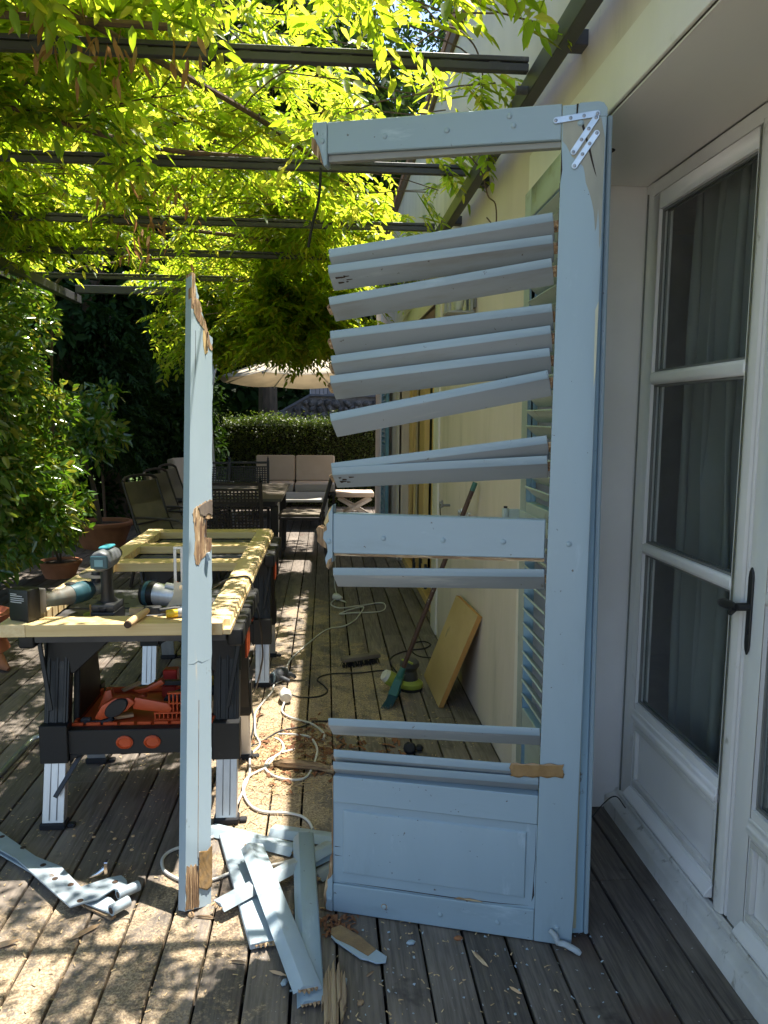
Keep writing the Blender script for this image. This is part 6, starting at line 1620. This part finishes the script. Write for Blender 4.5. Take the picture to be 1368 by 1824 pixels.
for k in range(7):
    MB().box(-0.27 + k * 0.085, -0.27 + k * 0.085 + 0.078, -0.012, 0.012, 0.0, 0.62).build('plank', grey_board, gp, bevel=0.003)
MB().box(-0.30, -0.275, -0.03, 0.03, 0.0, 0.66).build('post', label_w, gp, bevel=0.003)


# ================================================================== PLANTS
def leaf_mesh(P, A, N, L, W, name, mats, droop=0.15):
    """one folded, pointed leaf (two quads) at each P along A"""
    n = len(P)
    L = np.broadcast_to(np.asarray(L, float), (n,))[:, None]; W = np.broadcast_to(np.asarray(W, float), (n,))[:, None]
    A = A / np.linalg.norm(A, axis=1, keepdims=True)
    S = np.cross(A, N); S /= (np.linalg.norm(S, axis=1, keepdims=True) + 1e-9)
    U = np.cross(S, A)
    dz = np.zeros((n, 3)); dz[:, 2] = -1
    V = np.empty((n, 6, 3))
    V[:, 0] = P
    V[:, 1] = P + A * L * .32 + S * W * .5 + U * W * .16
    V[:, 2] = P + A * L * .72 + S * W * .36 + U * W * .10 + dz * L * droop * .5
    V[:, 3] = P + A * L + dz * L * droop
    V[:, 4] = P + A * L * .72 - S * W * .36 + U * W * .10 + dz * L * droop * .5
    V[:, 5] = P + A * L * .32 - S * W * .5 + U * W * .16
    me = bpy.data.meshes.new(name)
    me.vertices.add(n * 6); me.vertices.foreach_set('co', V.reshape(-1).astype(np.float32))
    idx = (np.arange(n)[:, None] * 6 + np.array([0, 1, 2, 3, 0, 3, 4, 5])[None]).reshape(-1)
    me.loops.add(n * 8); me.loops.foreach_set('vertex_index', idx.astype(np.int32))
    me.polygons.add(n * 2)
    me.polygons.foreach_set('loop_start', (np.arange(n * 2) * 4).astype(np.int32))
    me.polygons.foreach_set('loop_total', np.full(n * 2, 4, np.int32))
    me.materials.append(mats)
    me.update(calc_edges=True)
    return me


def rand_dirs(n, rng, up=0.0):
    d = rng.normal(size=(n, 3)); d[:, 2] += up
    return d / np.linalg.norm(d, axis=1, keepdims=True)


def compound(P, A, L, pairs, rng, ll=0.055, lw=0.021):
    """pinnate leaves: leaflets in pairs down a drooping stalk; returns leaflet arrays"""
    n = len(P)
    A = A / np.linalg.norm(A, axis=1, keepdims=True)
    up = np.tile(np.array([0, 0, 1.0]), (n, 1)) + rng.normal(size=(n, 3)) * 0.25
    S = np.cross(A, up); S /= np.linalg.norm(S, axis=1, keepdims=True)
    U = np.cross(S, A)
    Ps, As, Ns, Ls, Ws = [], [], [], [], []
    L = np.asarray(L)
    for k in range(pairs + 1):
        t = 0.22 + 0.78 * k / pairs
        pos = P + A * (L * t)[:, None]
        pos[:, 2] -= 0.35 * L * t * t
        size = (1.0 - 0.35 * abs(t - 0.55)) * rng.uniform(0.8, 1.2, n)
        for side in ((-1, 1) if k < pairs else (0,)):
            d = A * 0.55 + S * side * 0.95 + rng.normal(size=(n, 3)) * 0.16
            d[:, 2] -= 0.30
            Ps.append(pos + rng.normal(size=(n, 3)) * 0.002); As.append(d); Ns.append(U + rng.normal(size=(n, 3)) * 0.28)
            Ls.append(ll * size * np.clip(L / 0.24, 0.7, 1.2)); Ws.append(lw * size * rng.uniform(.85, 1.15, n) * np.clip(L / 0.24, 0.7, 1.2))
    # stalk itself
    tip = A * 1.0; tip[:, 2] -= 0.33
    Ps.append(P); As.append(tip); Ns.append(U); Ls.append(L * 0.98); Ws.append(np.full(n, 0.004))
    return [np.concatenate(x) for x in (Ps, As, Ns, Ls, Ws)]


def foliage(name, parent, P, A, L, pairs, rng, m, ll=0.055, lw=0.021):
    p, a, nn_, l, w_ = compound(P, A, L, pairs, rng, ll, lw)
    o = link(name, leaf_mesh(p, a, nn_, l, w_, name, m, 0.18), parent)
    o['kind'] = 'stuff'
    return o


# --- the wisteria over the pergola: shoots that wander over the bars, with compound leaves along them
vine = thing('wisteria_vine', 'dense bright green wisteria vine covering the pergola', 'vine', (0, 0, 0))
rng = np.random.default_rng(42)
SH = []     # shoots: lists of points
def shoot(x, y, z, ang, n=10, step=0.085, sag=0.0, wander=0.35):
    pts = []
    dz = rng.uniform(-0.02, 0.05)
    for i in range(n):
        pts.append((x, y, z))
        ang += rng.normal() * wander
        x += step * math.cos(ang); y += step * math.sin(ang)
        dz -= sag * 0.01 * (1 + i * .3)
        z += dz * step + rng.normal() * 0.012
        if z < 2.60 and sag == 0: z += 0.04
    return np.array(pts)
def density(x, y):
    """how thickly the vine lies over the deck at x, y"""
    d = 1.0
    d *= np.clip((0.22 - x) / 0.6, 0.0, 1) ** 0.7
    d *= 0.55 + 0.45 * math.sin(3.1 * x + 1.3 * math.sin(1.7 * y)) * math.sin(2.3 * y + 0.9 * x)
    if x > -0.75 and y < 3.4: d *= 0.6
    if x < -1.15 and y > 6.5: d *= 0.04
    if x < -0.45 and 3.5 < y < 6.5: d *= 1.3
    if y > 4.8 and x < -2.1: d *= 0.15        # thin over the shrubs, which stand in the sun
    if x < -0.5 and y < 3.6: d *= 1.15
    return d
for k in range(3000):
    x = rng.uniform(-3.6, 0.40); y = rng.uniform(1.75, 8.0)
    if rng.random() > density(x, y): continue
    SH.append(shoot(x, y, rng.uniform(2.70, 3.20 if x < -0.3 else 2.98), rng.uniform(0, 6.3), n=int(rng.integers(6, 13))))
# a mound of older growth heaped on the bars farther back
for k in range(620):
    x = rng.uniform(-1.9, -0.02); y = rng.uniform(3.3, 6.4)
    SH.append(shoot(x, y, rng.uniform(2.95, 3.65), rng.uniform(0, 6.3), n=int(rng.integers(6, 11))))
# hanging sprays along the outer edge towards the house and at the far end
for k in range(75):
    y = rng.uniform(2.4, 7.0); x = 0.0 + rng.uniform(-.25, .2)
    SH.append(shoot(x, y, rng.uniform(2.72, 2.95), rng.uniform(-.9, .9), n=9, sag=1.2))
for k in range(420):
    x = rng.uniform(-1.15, 0.20); y = rng.uniform(7.0, 8.0)
    SH.append(shoot(x, y, rng.uniform(2.15, 2.85), rng.uniform(-2.4, -0.7), n=8, sag=rng.uniform(1.5, 3.5)))
def leaves_on(shoots, lo, hi, per=1):
    P, A = [], []
    for s in shoots:
        for i in range(len(s) - 1):
            for q in range(per):
                t = s[i + 1] - s[i]
                side = np.cross(t, [0, 0, 1.0]); side /= np.linalg.norm(side) + 1e-9
                a = side * rng.choice([-1, 1]) * rng.uniform(.5, 1) + t / (np.linalg.norm(t) + 1e-9) * rng.uniform(.2, .9) + np.array([0, 0, rng.uniform(-.5, .45)])
                P.append(s[i] + t * rng.random()); A.append(a)
    P = np.array(P); A = np.array(A)
    return P, A, rng.uniform(lo, hi, len(P))
P, A, L = leaves_on(SH, 0.17, 0.30)
# a gap in the vine lets the sun onto the leaning stile
pb = np.array([-0.36, 2.20, 0.0]); pv_ = np.array([-0.0345, 0.386, 1.0]); pv_ /= np.linalg.norm(pv_)
sv = np.array(TO_SUN)
mid = P + A * 0.1
cr = np.cross(pv_, sv); cr /= np.linalg.norm(cr)
dist = np.abs((mid - pb) @ cr)
keep = (dist > 0.17) | (mid[:, 1] > 4.2) | (mid[:, 0] < -0.75) | (rng.random(len(P)) < 0.04)
# thinner where the boards, the pine frame and the strip along the house shadow lie in the sun
def shade_at(z):
    return P[:, 0] + A[:, 0] * 0.1 - (P[:, 2] - z) * 0.232, P[:, 1] + A[:, 1] * 0.1 - (P[:, 2] - z) * 0.235
def thin(z, x0, x1, y0, y1, frac):
    sx_, sy_ = shade_at(z)
    hit = (sx_ > x0) & (sx_ < x1) & (sy_ > y0) & (sy_ < y1)
    # clumped gaps rather than an even thinning
    gap = np.sin(sx_ * 9 + 1.3 * np.sin(sy_ * 5)) * np.sin(sy_ * 7.3 + np.sin(sx_ * 6)) * 0.5 + 0.5
    return ~(hit & (gap * 0.5 + rng.random(len(P)) * 0.5 < frac))
keep &= thin(0.0, -0.50, -0.08, 2.45, 3.95, 0.93)
keep &= thin(0.0, -0.55, -0.08, 3.95, 6.5, 0.55)
keep &= thin(0.0, -1.30, -0.05, 1.5, 2.5, 0.55)
keep &= thin(0.8, -1.12, -0.30, 2.55, 4.9, 0.58)
keep &= thin(0.0, -2.5, -1.2, 2.9, 6.6, 0.70)
P, A, L = P[keep], A[keep], L[keep]
foliage('leaves', vine, P, A, L, 6, rng, vine_leaf, 0.066, 0.027)
# thin green shoots and woody stems
m = MB()
for s in SH[::3]:
    m.tube([tuple(p_) for p_ in s[::2]], 0.003, 4)
o = m.build('shoots', vine_wood, vine, smooth=60); o['kind'] = 'stuff'
STEMS = [[(-3.4, 2.9, 2.74), (-2.2, 3.05, 2.73), (-1.4, 3.25, 2.72), (-0.8, 3.72, 2.71), (-0.35, 3.86, 2.72), (0.05, 4.1, 2.75)],
         [(-3.4, 2.45, 2.76), (-2.0, 2.5, 2.74), (-1.1, 2.62, 2.73), (-0.5, 2.66, 2.73)],
         [(-3.3, 5.0, 2.74), (-2.2, 5.3, 2.76), (-1.3, 5.2, 2.72), (-0.4, 5.6, 2.73)],
         [(-1.2, 2.0, 2.75), (-0.6, 2.9, 2.74), (-0.25, 3.6, 2.78), (0.12, 4.3, 2.74)],
         [(-2.75, 7.9, 0.0), (-2.72, 7.95, 1.2), (-2.55, 7.6, 2.4), (-2.2, 7.0, 2.72), (-1.2, 6.4, 2.75)]]
for s in STEMS:
    MB().tube(spline(s, 6), [0.012] * (len(spline(s, 6))), 7).build('stem', vine_wood, vine)
# bare tendrils reaching across to the wall
for s in ([(0.30, 2.95, 2.82), (0.42, 2.85, 2.86), (0.52, 2.9, 2.84), (0.58, 3.0, 2.80), (0.60, 3.08, 2.74)], [(0.36, 3.45, 2.70), (0.55, 3.42, 2.66), (0.66, 3.40, 2.56), (0.70, 3.42, 2.46), (0.73, 3.40, 2.42), (0.745, 3.44, 2.35), (0.725, 3.40, 2.33), (0.70, 3.43, 2.37)]):
    MB().tube(spline(s, 6), 0.0032, 5).build('tendril', vine_wood, vine)
MB().tube(spline([(-0.02, 3.78, 2.66), (-0.03, 3.77, 2.52), (-0.06, 3.77, 2.40), (-0.08, 3.78, 2.30)], 5), 0.007, 6).build('hanging_strap', rubber, vine)
# dead brown leaves caught in the vine
DP = []
for (cx, cy, cz, r_, n_) in ((-0.83, 2.55, 2.66, .06, 26), (-0.66, 2.55, 2.62, .05, 20), (-0.45, 2.58, 2.64, .03, 10), (-1.05, 2.6, 2.55, .04, 10), (-0.96, 4.15, 2.56, .13, 40), (-1.02, 4.3, 2.40, .05, 16), (-0.78, 4.2, 2.58, .08, 16)):
    DP.append(np.column_stack([rng.normal(cx, r_, n_), rng.normal(cy, r_, n_), rng.normal(cz, r_ * 1.1, n_)]))
DP = np.concatenate(DP)
dA = rng.normal(size=DP.shape) * 0.35; dA[:, 2] -= 1.0
o = link('dead_leaves', leaf_mesh(DP, dA, rand_dirs(len(DP), rng), rng.uniform(.04, .075, len(DP)), rng.uniform(.010, .02, len(DP)), 'dead_leaves', dry_leaf_m), vine)
o['kind'] = 'stuff'


def blob_leaves(rng, blobs, n, lsize, wratio=0.42, shell=0.55, up=0.25, out=0.8):
    """leaf positions spread through ellipsoid clumps, denser to the outside"""
    vol = np.array([b[1][0] * b[1][1] * b[1][2] for b in blobs]) ** 0.8
    pick = rng.choice(len(blobs), n, p=vol / vol.sum())
    C_ = np.array([b[0] for b in blobs])[pick]; R_ = np.array([b[1] for b in blobs])[pick]
    d = rand_dirs(n, rng)
    r = shell + (1 - shell) * rng.random(n) ** 0.7
    r *= 1 + 0.22 * np.sin(d[:, 0] * 7 + pick) * np.sin(d[:, 2] * 6 + pick * 2) + rng.normal(size=n) * 0.05
    P = C_ + d * R_ * r[:, None]
    A = d * out + rand_dirs(n, rng) * 0.8; A[:, 2] += rng.uniform(-.5, .3, n)
    N = d * 0.6 + rand_dirs(n, rng) * 0.5; N[:, 2] += up
    L = lsize * rng.uniform(.7, 1.3, n)
    return P, A, N, L, L * wratio * rng.uniform(.85, 1.15, n)


def plant(name, label, cat, blobs, n, lsize, m, trunk=None, seed=1, wr=0.42, group=None, shell=0.5, bark_=None, crown='crown', twigs=0):
    r_ = np.random.default_rng(seed)
    t = thing(name, label, cat, (0, 0, 0), group=group)
    o = link(crown, leaf_mesh(*blob_leaves(r_, blobs, n, lsize, wr, shell), crown, m), t); o['kind'] = 'stuff'
    for tr_ in (trunk or []):
        pts, r0, r1 = tr_
        sp = spline(pts, 5)
        MB().tube(sp, [r0 + (r1 - r0) * i / (len(sp) - 1) for i in range(len(sp))], 9).build('trunk', bark_ or bark, t)
    return t


def rb_blobs(seed, c, r, n, s):
    q = np.random.default_rng(seed); out = []
    for k in range(n):
        d = rand_dirs(1, q)[0] * q.random() ** 0.5
        out.append(((c[0] + d[0] * r[0], c[1] + d[1] * r[1], c[2] + d[2] * r[2]), tuple(np.array(s) * q.uniform(.7, 1.25))))
    return out


# big glossy shrub at the deck's edge
plant('glossy_shrub', 'big glossy leaved shrub at the deck edge behind the pine frame', 'shrub', rb_blobs(1, (-2.62, 6.1, 1.25), (0.50, 1.0, 0.95), 26, (0.34, 0.34, 0.30)), 15000, 0.085, shrub_leaf,
      [([(-2.7, 6.0, -0.2), (-2.65, 6.1, 0.6), (-2.6, 6.0, 1.4)], 0.05, 0.02)], 3, 0.40)
plant('laurel_shrub', 'tall leafy shrub with yellowing tips climbing to the pergola side beams', 'shrub', rb_blobs(2, (-3.1, 6.9, 2.0), (0.55, 1.3, 0.9), 22, (0.36, 0.36, 0.32)), 11000, 0.09, shrub_leaf,
      [([(-3.1, 6.9, -0.2), (-3.1, 6.9, 0.9), (-3.0, 6.9, 2.0)], 0.06, 0.02)], 4, 0.38)


def pot(name, label, loc, r, h):
    t = thing(name, label, 'plant pot', loc)
    MB().lathe([(r * .66, 0.0), (r * .70, 0.02), (r * .90, h * .72), (r * .93, h * .80), (r * 1.02, h * .82), (r * 1.05, h * .90), (r * 1.04, h * .98), (r * 1.0, h), (r * .90, h), (r * .88, h * .90), (r * .80, h * .5), (0.0, h * .45)], 36).build('pot_body', terra, t)
    MB().lathe([(r * .70, 0.0), (r * .955, h * .80), (r * .965, h * .825), (r * .90, h * .82)], 36, Matrix.Translation((0, 0, -0.002))).build('band', terra, t)
    MB().lathe([(r * .86, h * .86), (r * .5, h * .885), (0, h * .89)], 24).build('potting_soil', soil, t)
    return t


pot('terracotta_pot', 'large terracotta pot holding the small citrus tree', (-2.56, 9.0, 0.0), 0.33, 0.30)
plant('citrus_tree', 'small slender stemmed tree growing in the large terracotta pot', 'tree', rb_blobs(5, (-2.62, 8.95, 1.50), (0.42, 0.40, 0.55), 16, (0.20, 0.20, 0.16)), 1500, 0.11, shrub_leaf,
      [([(-2.58, 9.0, 0.22), (-2.64, 8.98, 0.7), (-2.70, 8.95, 1.0), (-2.66, 8.95, 1.45)], 0.032, 0.014), ([(-2.70, 8.95, 1.0), (-2.50, 8.9, 1.3), (-2.38, 8.9, 1.6)], 0.014, 0.006), ([(-2.66, 8.95, 1.2), (-2.86, 8.9, 1.5), (-2.95, 8.9, 1.8)], 0.012, 0.005)], 6, 0.36, shell=0.2)
pot('terracotta_pot', 'smaller terracotta bowl with a rhododendron, in front of the large pot', (-2.48, 7.30, 0.0), 0.19, 0.155)
plant('rhododendron', 'young rhododendron with upright leaf rosettes in the smaller terracotta bowl', 'shrub', rb_blobs(7, (-2.44, 7.22, 0.62), (0.26, 0.22, 0.26), 15, (0.11, 0.11, 0.07)), 620, 0.12, shrub_leaf,
      [([(-2.47, 7.28, 0.10), (-2.42, 7.22, 0.4), (-2.30, 7.2, 0.66)], 0.012, 0.005), ([(-2.47, 7.28, 0.10), (-2.52, 7.2, 0.45), (-2.60, 7.2, 0.70)], 0.012, 0.005), ([(-2.46, 7.24, 0.3), (-2.46, 7.2, 0.55), (-2.48, 7.2, 0.85)], 0.009, 0.004)], 8, 0.34, shell=0.3)
# ornate terracotta planter whose edge shows beside the pine frame
tp_ = thing('terracotta_planter', 'ornate red terracotta planter with a clawed foot, cut by the picture edge', 'plant pot', (-2.09, 4.62, 0.0))
MB().lathe([(0.10, 0.07), (0.16, 0.085), (0.20, 0.11), (0.185, 0.15), (0.17, 0.18), (0.195, 0.21), (0.20, 0.25), (0.18, 0.275), (0.205, 0.30), (0.215, 0.33), (0.19, 0.34), (0.17, 0.31), (0, 0.30)], 28).build('bowl', mat('red_terracotta', (0.46, 0.15, 0.075), (0.36, 0.11, 0.055), 6, rough=0.75), tp_)
for k in range(3):
    a = R(-20 + 120 * k)
    M = Matrix.Rotation(a, 4, 'Z')
    MB().tube([M @ Vector((0.12, 0, 0.10)), M @ Vector((0.17, 0, 0.075)), M @ Vector((0.205, 0, 0.035)), M @ Vector((0.245, 0, 0.014))], [0.045, 0.040, 0.030, 0.014], 10).build('foot', terra, tp_)
for k in range(9):
    a = R(40 * k); M = Matrix.Rotation(a, 4, 'Z')
    MB().tube([M @ Vector((0.19, 0, 0.215)), M @ Vector((0.215, 0, 0.24)), M @ Vector((0.20, 0, 0.275))], [0.03, 0.034, 0.02], 8).build('swag', terra, tp_)

# climbing wall of dark leaves along the garden side, hedge, trees
rng2 = np.random.default_rng(77)
def hang(n, f):
    pts = np.array([f() for _ in range(n)])
    A_ = rand_dirs(n, rng2, -0.6); A_[:, 0] += 0.3
    return pts, A_, rng2.uniform(.16, .28, n)
o = plant('laurel_hedge', 'tall dark laurel mass behind the sling chairs', 'hedge', rb_blobs(9, (-3.6, 11.2, 1.4), (1.7, 1.1, 1.5), 34, (0.6, 0.55, 0.55)), 16000, 0.12, dark_leaf, None, 10, 0.42, crown='foliage')
o = plant('laurel_hedge', 'dark laurel bush between the citrus tree and the parasol mast', 'hedge', rb_blobs(11, (-2.35, 12.2, 1.2), (0.7, 0.7, 1.2), 16, (0.5, 0.5, 0.5)), 8000, 0.11, dark_leaf, None, 12, 0.42, crown='foliage')
P, A, L = hang(1500, lambda: (rng2.normal(-2.75, .25), rng2.uniform(9.6, 11.5), 0.9 + 1.9 * rng2.random() ** 0.7))
side_v = thing('hanging_creeper', 'dark curtain of vine leaves hanging beside the citrus tree', 'vine')
foliage('leaves', side_v, P, A, L, 5, rng2, dark_leaf, 0.08, 0.035)
MB().tube(spline([(-2.8, 10.0, -0.2), (-2.85, 10.1, 1.0), (-2.8, 10.0, 2.0), (-2.6, 9.8, 2.7)], 5), 0.018, 7).build('stem', vine_wood, side_v)

# clipped box hedge
hb = thing('box_hedge', 'clipped low box hedge across the far end of the deck', 'hedge', (0, 0, 0))
n = 42000
r3 = np.random.default_rng(15)
hx = r3.uniform(-2.4, 2.6, n); hy = 13.0 + r3.uniform(-.02, .75, n) ** 1.0; hz = r3.uniform(-0.1, 1.46, n)
side_ = r3.random(n) < 0.62
hy = np.where(side_, 13.0 + np.abs(r3.normal(0, .05, n)), hy)
hz = np.where(side_, hz, 1.43 + r3.normal(0, .035, n) + np.where(r3.random(n) < .08, r3.uniform(0, .14, n), 0))
hP = np.column_stack([hx, hy, hz + 0.03 * np.sin(hx * 5)])
hA = rand_dirs(n, r3); hA[:, 1] -= 0.5; hA[:, 2] += 0.3
hN = rand_dirs(n, r3); hN[:, 1] -= 0.6; hN[:, 2] += 0.5
o = link('leaves', leaf_mesh(hP, hA, hN, r3.uniform(.03, .055, n), r3.uniform(.015, .026, n), 'leaves', hedge_leaf), hb); o['kind'] = 'stuff'
MB().box(-2.38, 2.58, 13.10, 13.70, -0.2, 1.36).build('dark_core', mat('hedge_shade', (0.018, 0.02, 0.01), rough=1.0), hb, smooth=0)  # dark box stands in for the shade inside the hedge

# trees
def tree(label, x, y, h, r, seed, n, m=dark_leaf, ls=0.16):
    q = np.random.default_rng(seed)
    bl = rb_blobs(seed, (x, y, h * 0.60), (r * .75, r * .75, h * 0.36), 26, (r * .42, r * .42, r * .36))
    lean_ = q.uniform(-.3, .3)
    tk = [([(x, y, -0.3), (x + lean_ * .3, y, h * .25), (x + lean_, y, h * .55), (x + lean_ * 1.2, y, h * .8)], 0.10 + h * .012, 0.03)]
    for k in range(4):
        a = q.uniform(0, 6.3)
        tk.append(([(x + lean_ * .5, y, h * (.3 + .08 * k)), (x + math.cos(a) * r * .4, y + math.sin(a) * r * .4, h * (.45 + .08 * k)), (x + math.cos(a) * r * .75, y + math.sin(a) * r * .75, h * (.55 + .09 * k))], 0.05, 0.015))
    return plant('garden_tree', label, 'tree', bl, n, ls, m, tk, seed + 100, 0.45, 'dark trees beyond the deck')


tree('dark broad tree standing behind the stone wall', 0.6, 19.5, 13, 3.2, 51, 16000)
tree('tall dark tree rising above the parasol', -1.3, 17.6, 13.5, 2.9, 52, 16000)
tree('dark tree behind the laurel mass', -4.2, 16.0, 12.0, 3.0, 53, 16000)
tree('leafy tree beyond the lawn, far from the house', -7.2, 14.0, 8.0, 2.6, 54, 14000)
tree('tree at the lawn edge level with the dining table', -6.6, 9.8, 6.5, 2.2, 55, 14000)
tree('tree on the lawn level with the workbench', -6.0, 5.6, 5.5, 1.8, 56, 12000)
tree('slim dark tree past the corner of the house', 3.2, 17.0, 12.0, 2.4, 57, 12000)
tree('dense dark tree added to shade the garden behind the sling chairs', -3.0, 11.3, 7.5, 2.1, 58, 20000)  # crown added to throw shade on the far garden
tree('dark bushy tree added beside the laurel mass to deepen the shade', -4.4, 10.2, 6.5, 2.0, 59, 14000)  # added for more shade at the garden side
plant('garden_tree', 'big tree added leaning over the dining table to shade the sling chairs', 'tree', rb_blobs(60, (-1.1, 9.9, 5.4), (1.7, 1.2, 0.8), 22, (0.75, 0.75, 0.6)), 15000, 0.15, dark_leaf,
      [([(-3.6, 10.4, -0.3), (-3.4, 10.3, 1.8), (-2.7, 10.1, 3.6), (-1.6, 9.9, 5.0)], 0.16, 0.05), ([(-2.7, 10.1, 3.6), (-2.0, 9.4, 4.6), (-1.2, 8.9, 5.4)], 0.06, 0.02), ([(-2.2, 10.0, 4.3), (-1.0, 10.4, 5.2), (-0.1, 10.4, 5.6)], 0.06, 0.02)], 160, 0.45, 'dark trees beyond the deck')  # crown placed over the deck to shade chairs and hanging vine
# far wood that closes the view
r4 = np.random.default_rng(90)
n = 60000
fx = r4.uniform(-16, 12, n); fz = 11.0 * r4.random(n) ** 0.8; fy = 23 + r4.uniform(0, 2.5, n) + 0.8 * np.sin(fx * 1.3) + 0.5 * np.sin(fz * 2)
fz *= 0.85 + 0.15 * np.sin(fx * .9) * np.sin(fx * .37)
fP = np.column_stack([fx, fy, fz - 0.3])
fm = leaf_mesh(fP, rand_dirs(n, r4), rand_dirs(n, r4) + np.array([0, -.6, .4]), r4.uniform(.25, .5, n), r4.uniform(.14, .26, n), 'far_wood', dark_leaf)
o = link('far_wood', fm); tag(o, 'dark far wood closing the view behind the garden', 'wood', kind='stuff')
n = 20000
fy = r4.uniform(-2, 24, n); fz = 7.0 * r4.random(n) ** 0.8; fx = -10.5 - r4.uniform(0, 2.0, n) + 0.8 * np.sin(fy * 1.1)
fP = np.column_stack([fx, fy, fz - 0.3])
o = link('garden_thicket', leaf_mesh(fP, rand_dirs(n, r4), rand_dirs(n, r4) + np.array([.6, 0, .4]), r4.uniform(.22, .45, n), r4.uniform(.12, .24, n), 'garden_thicket', dark_leaf))
tag(o, 'dark thicket along the far side of the lawn', 'thicket', kind='stuff')
# grass blades by the deck
n = 9000
gx = -2.98 - 2.6 * r4.random(n) ** 1.4; gy = r4.uniform(4.5, 12, n)
gP = np.column_stack([gx, gy, np.full(n, -0.08)])
gA = rand_dirs(n, r4) * .5; gA[:, 2] = 1
o = link('grass', leaf_mesh(gP, gA, rand_dirs(n, r4), r4.uniform(.04, .09, n), np.full(n, .005), 'grass', shrub_leaf)); tag(o, 'short lawn grass beyond the deck edge', 'grass', kind='stuff')
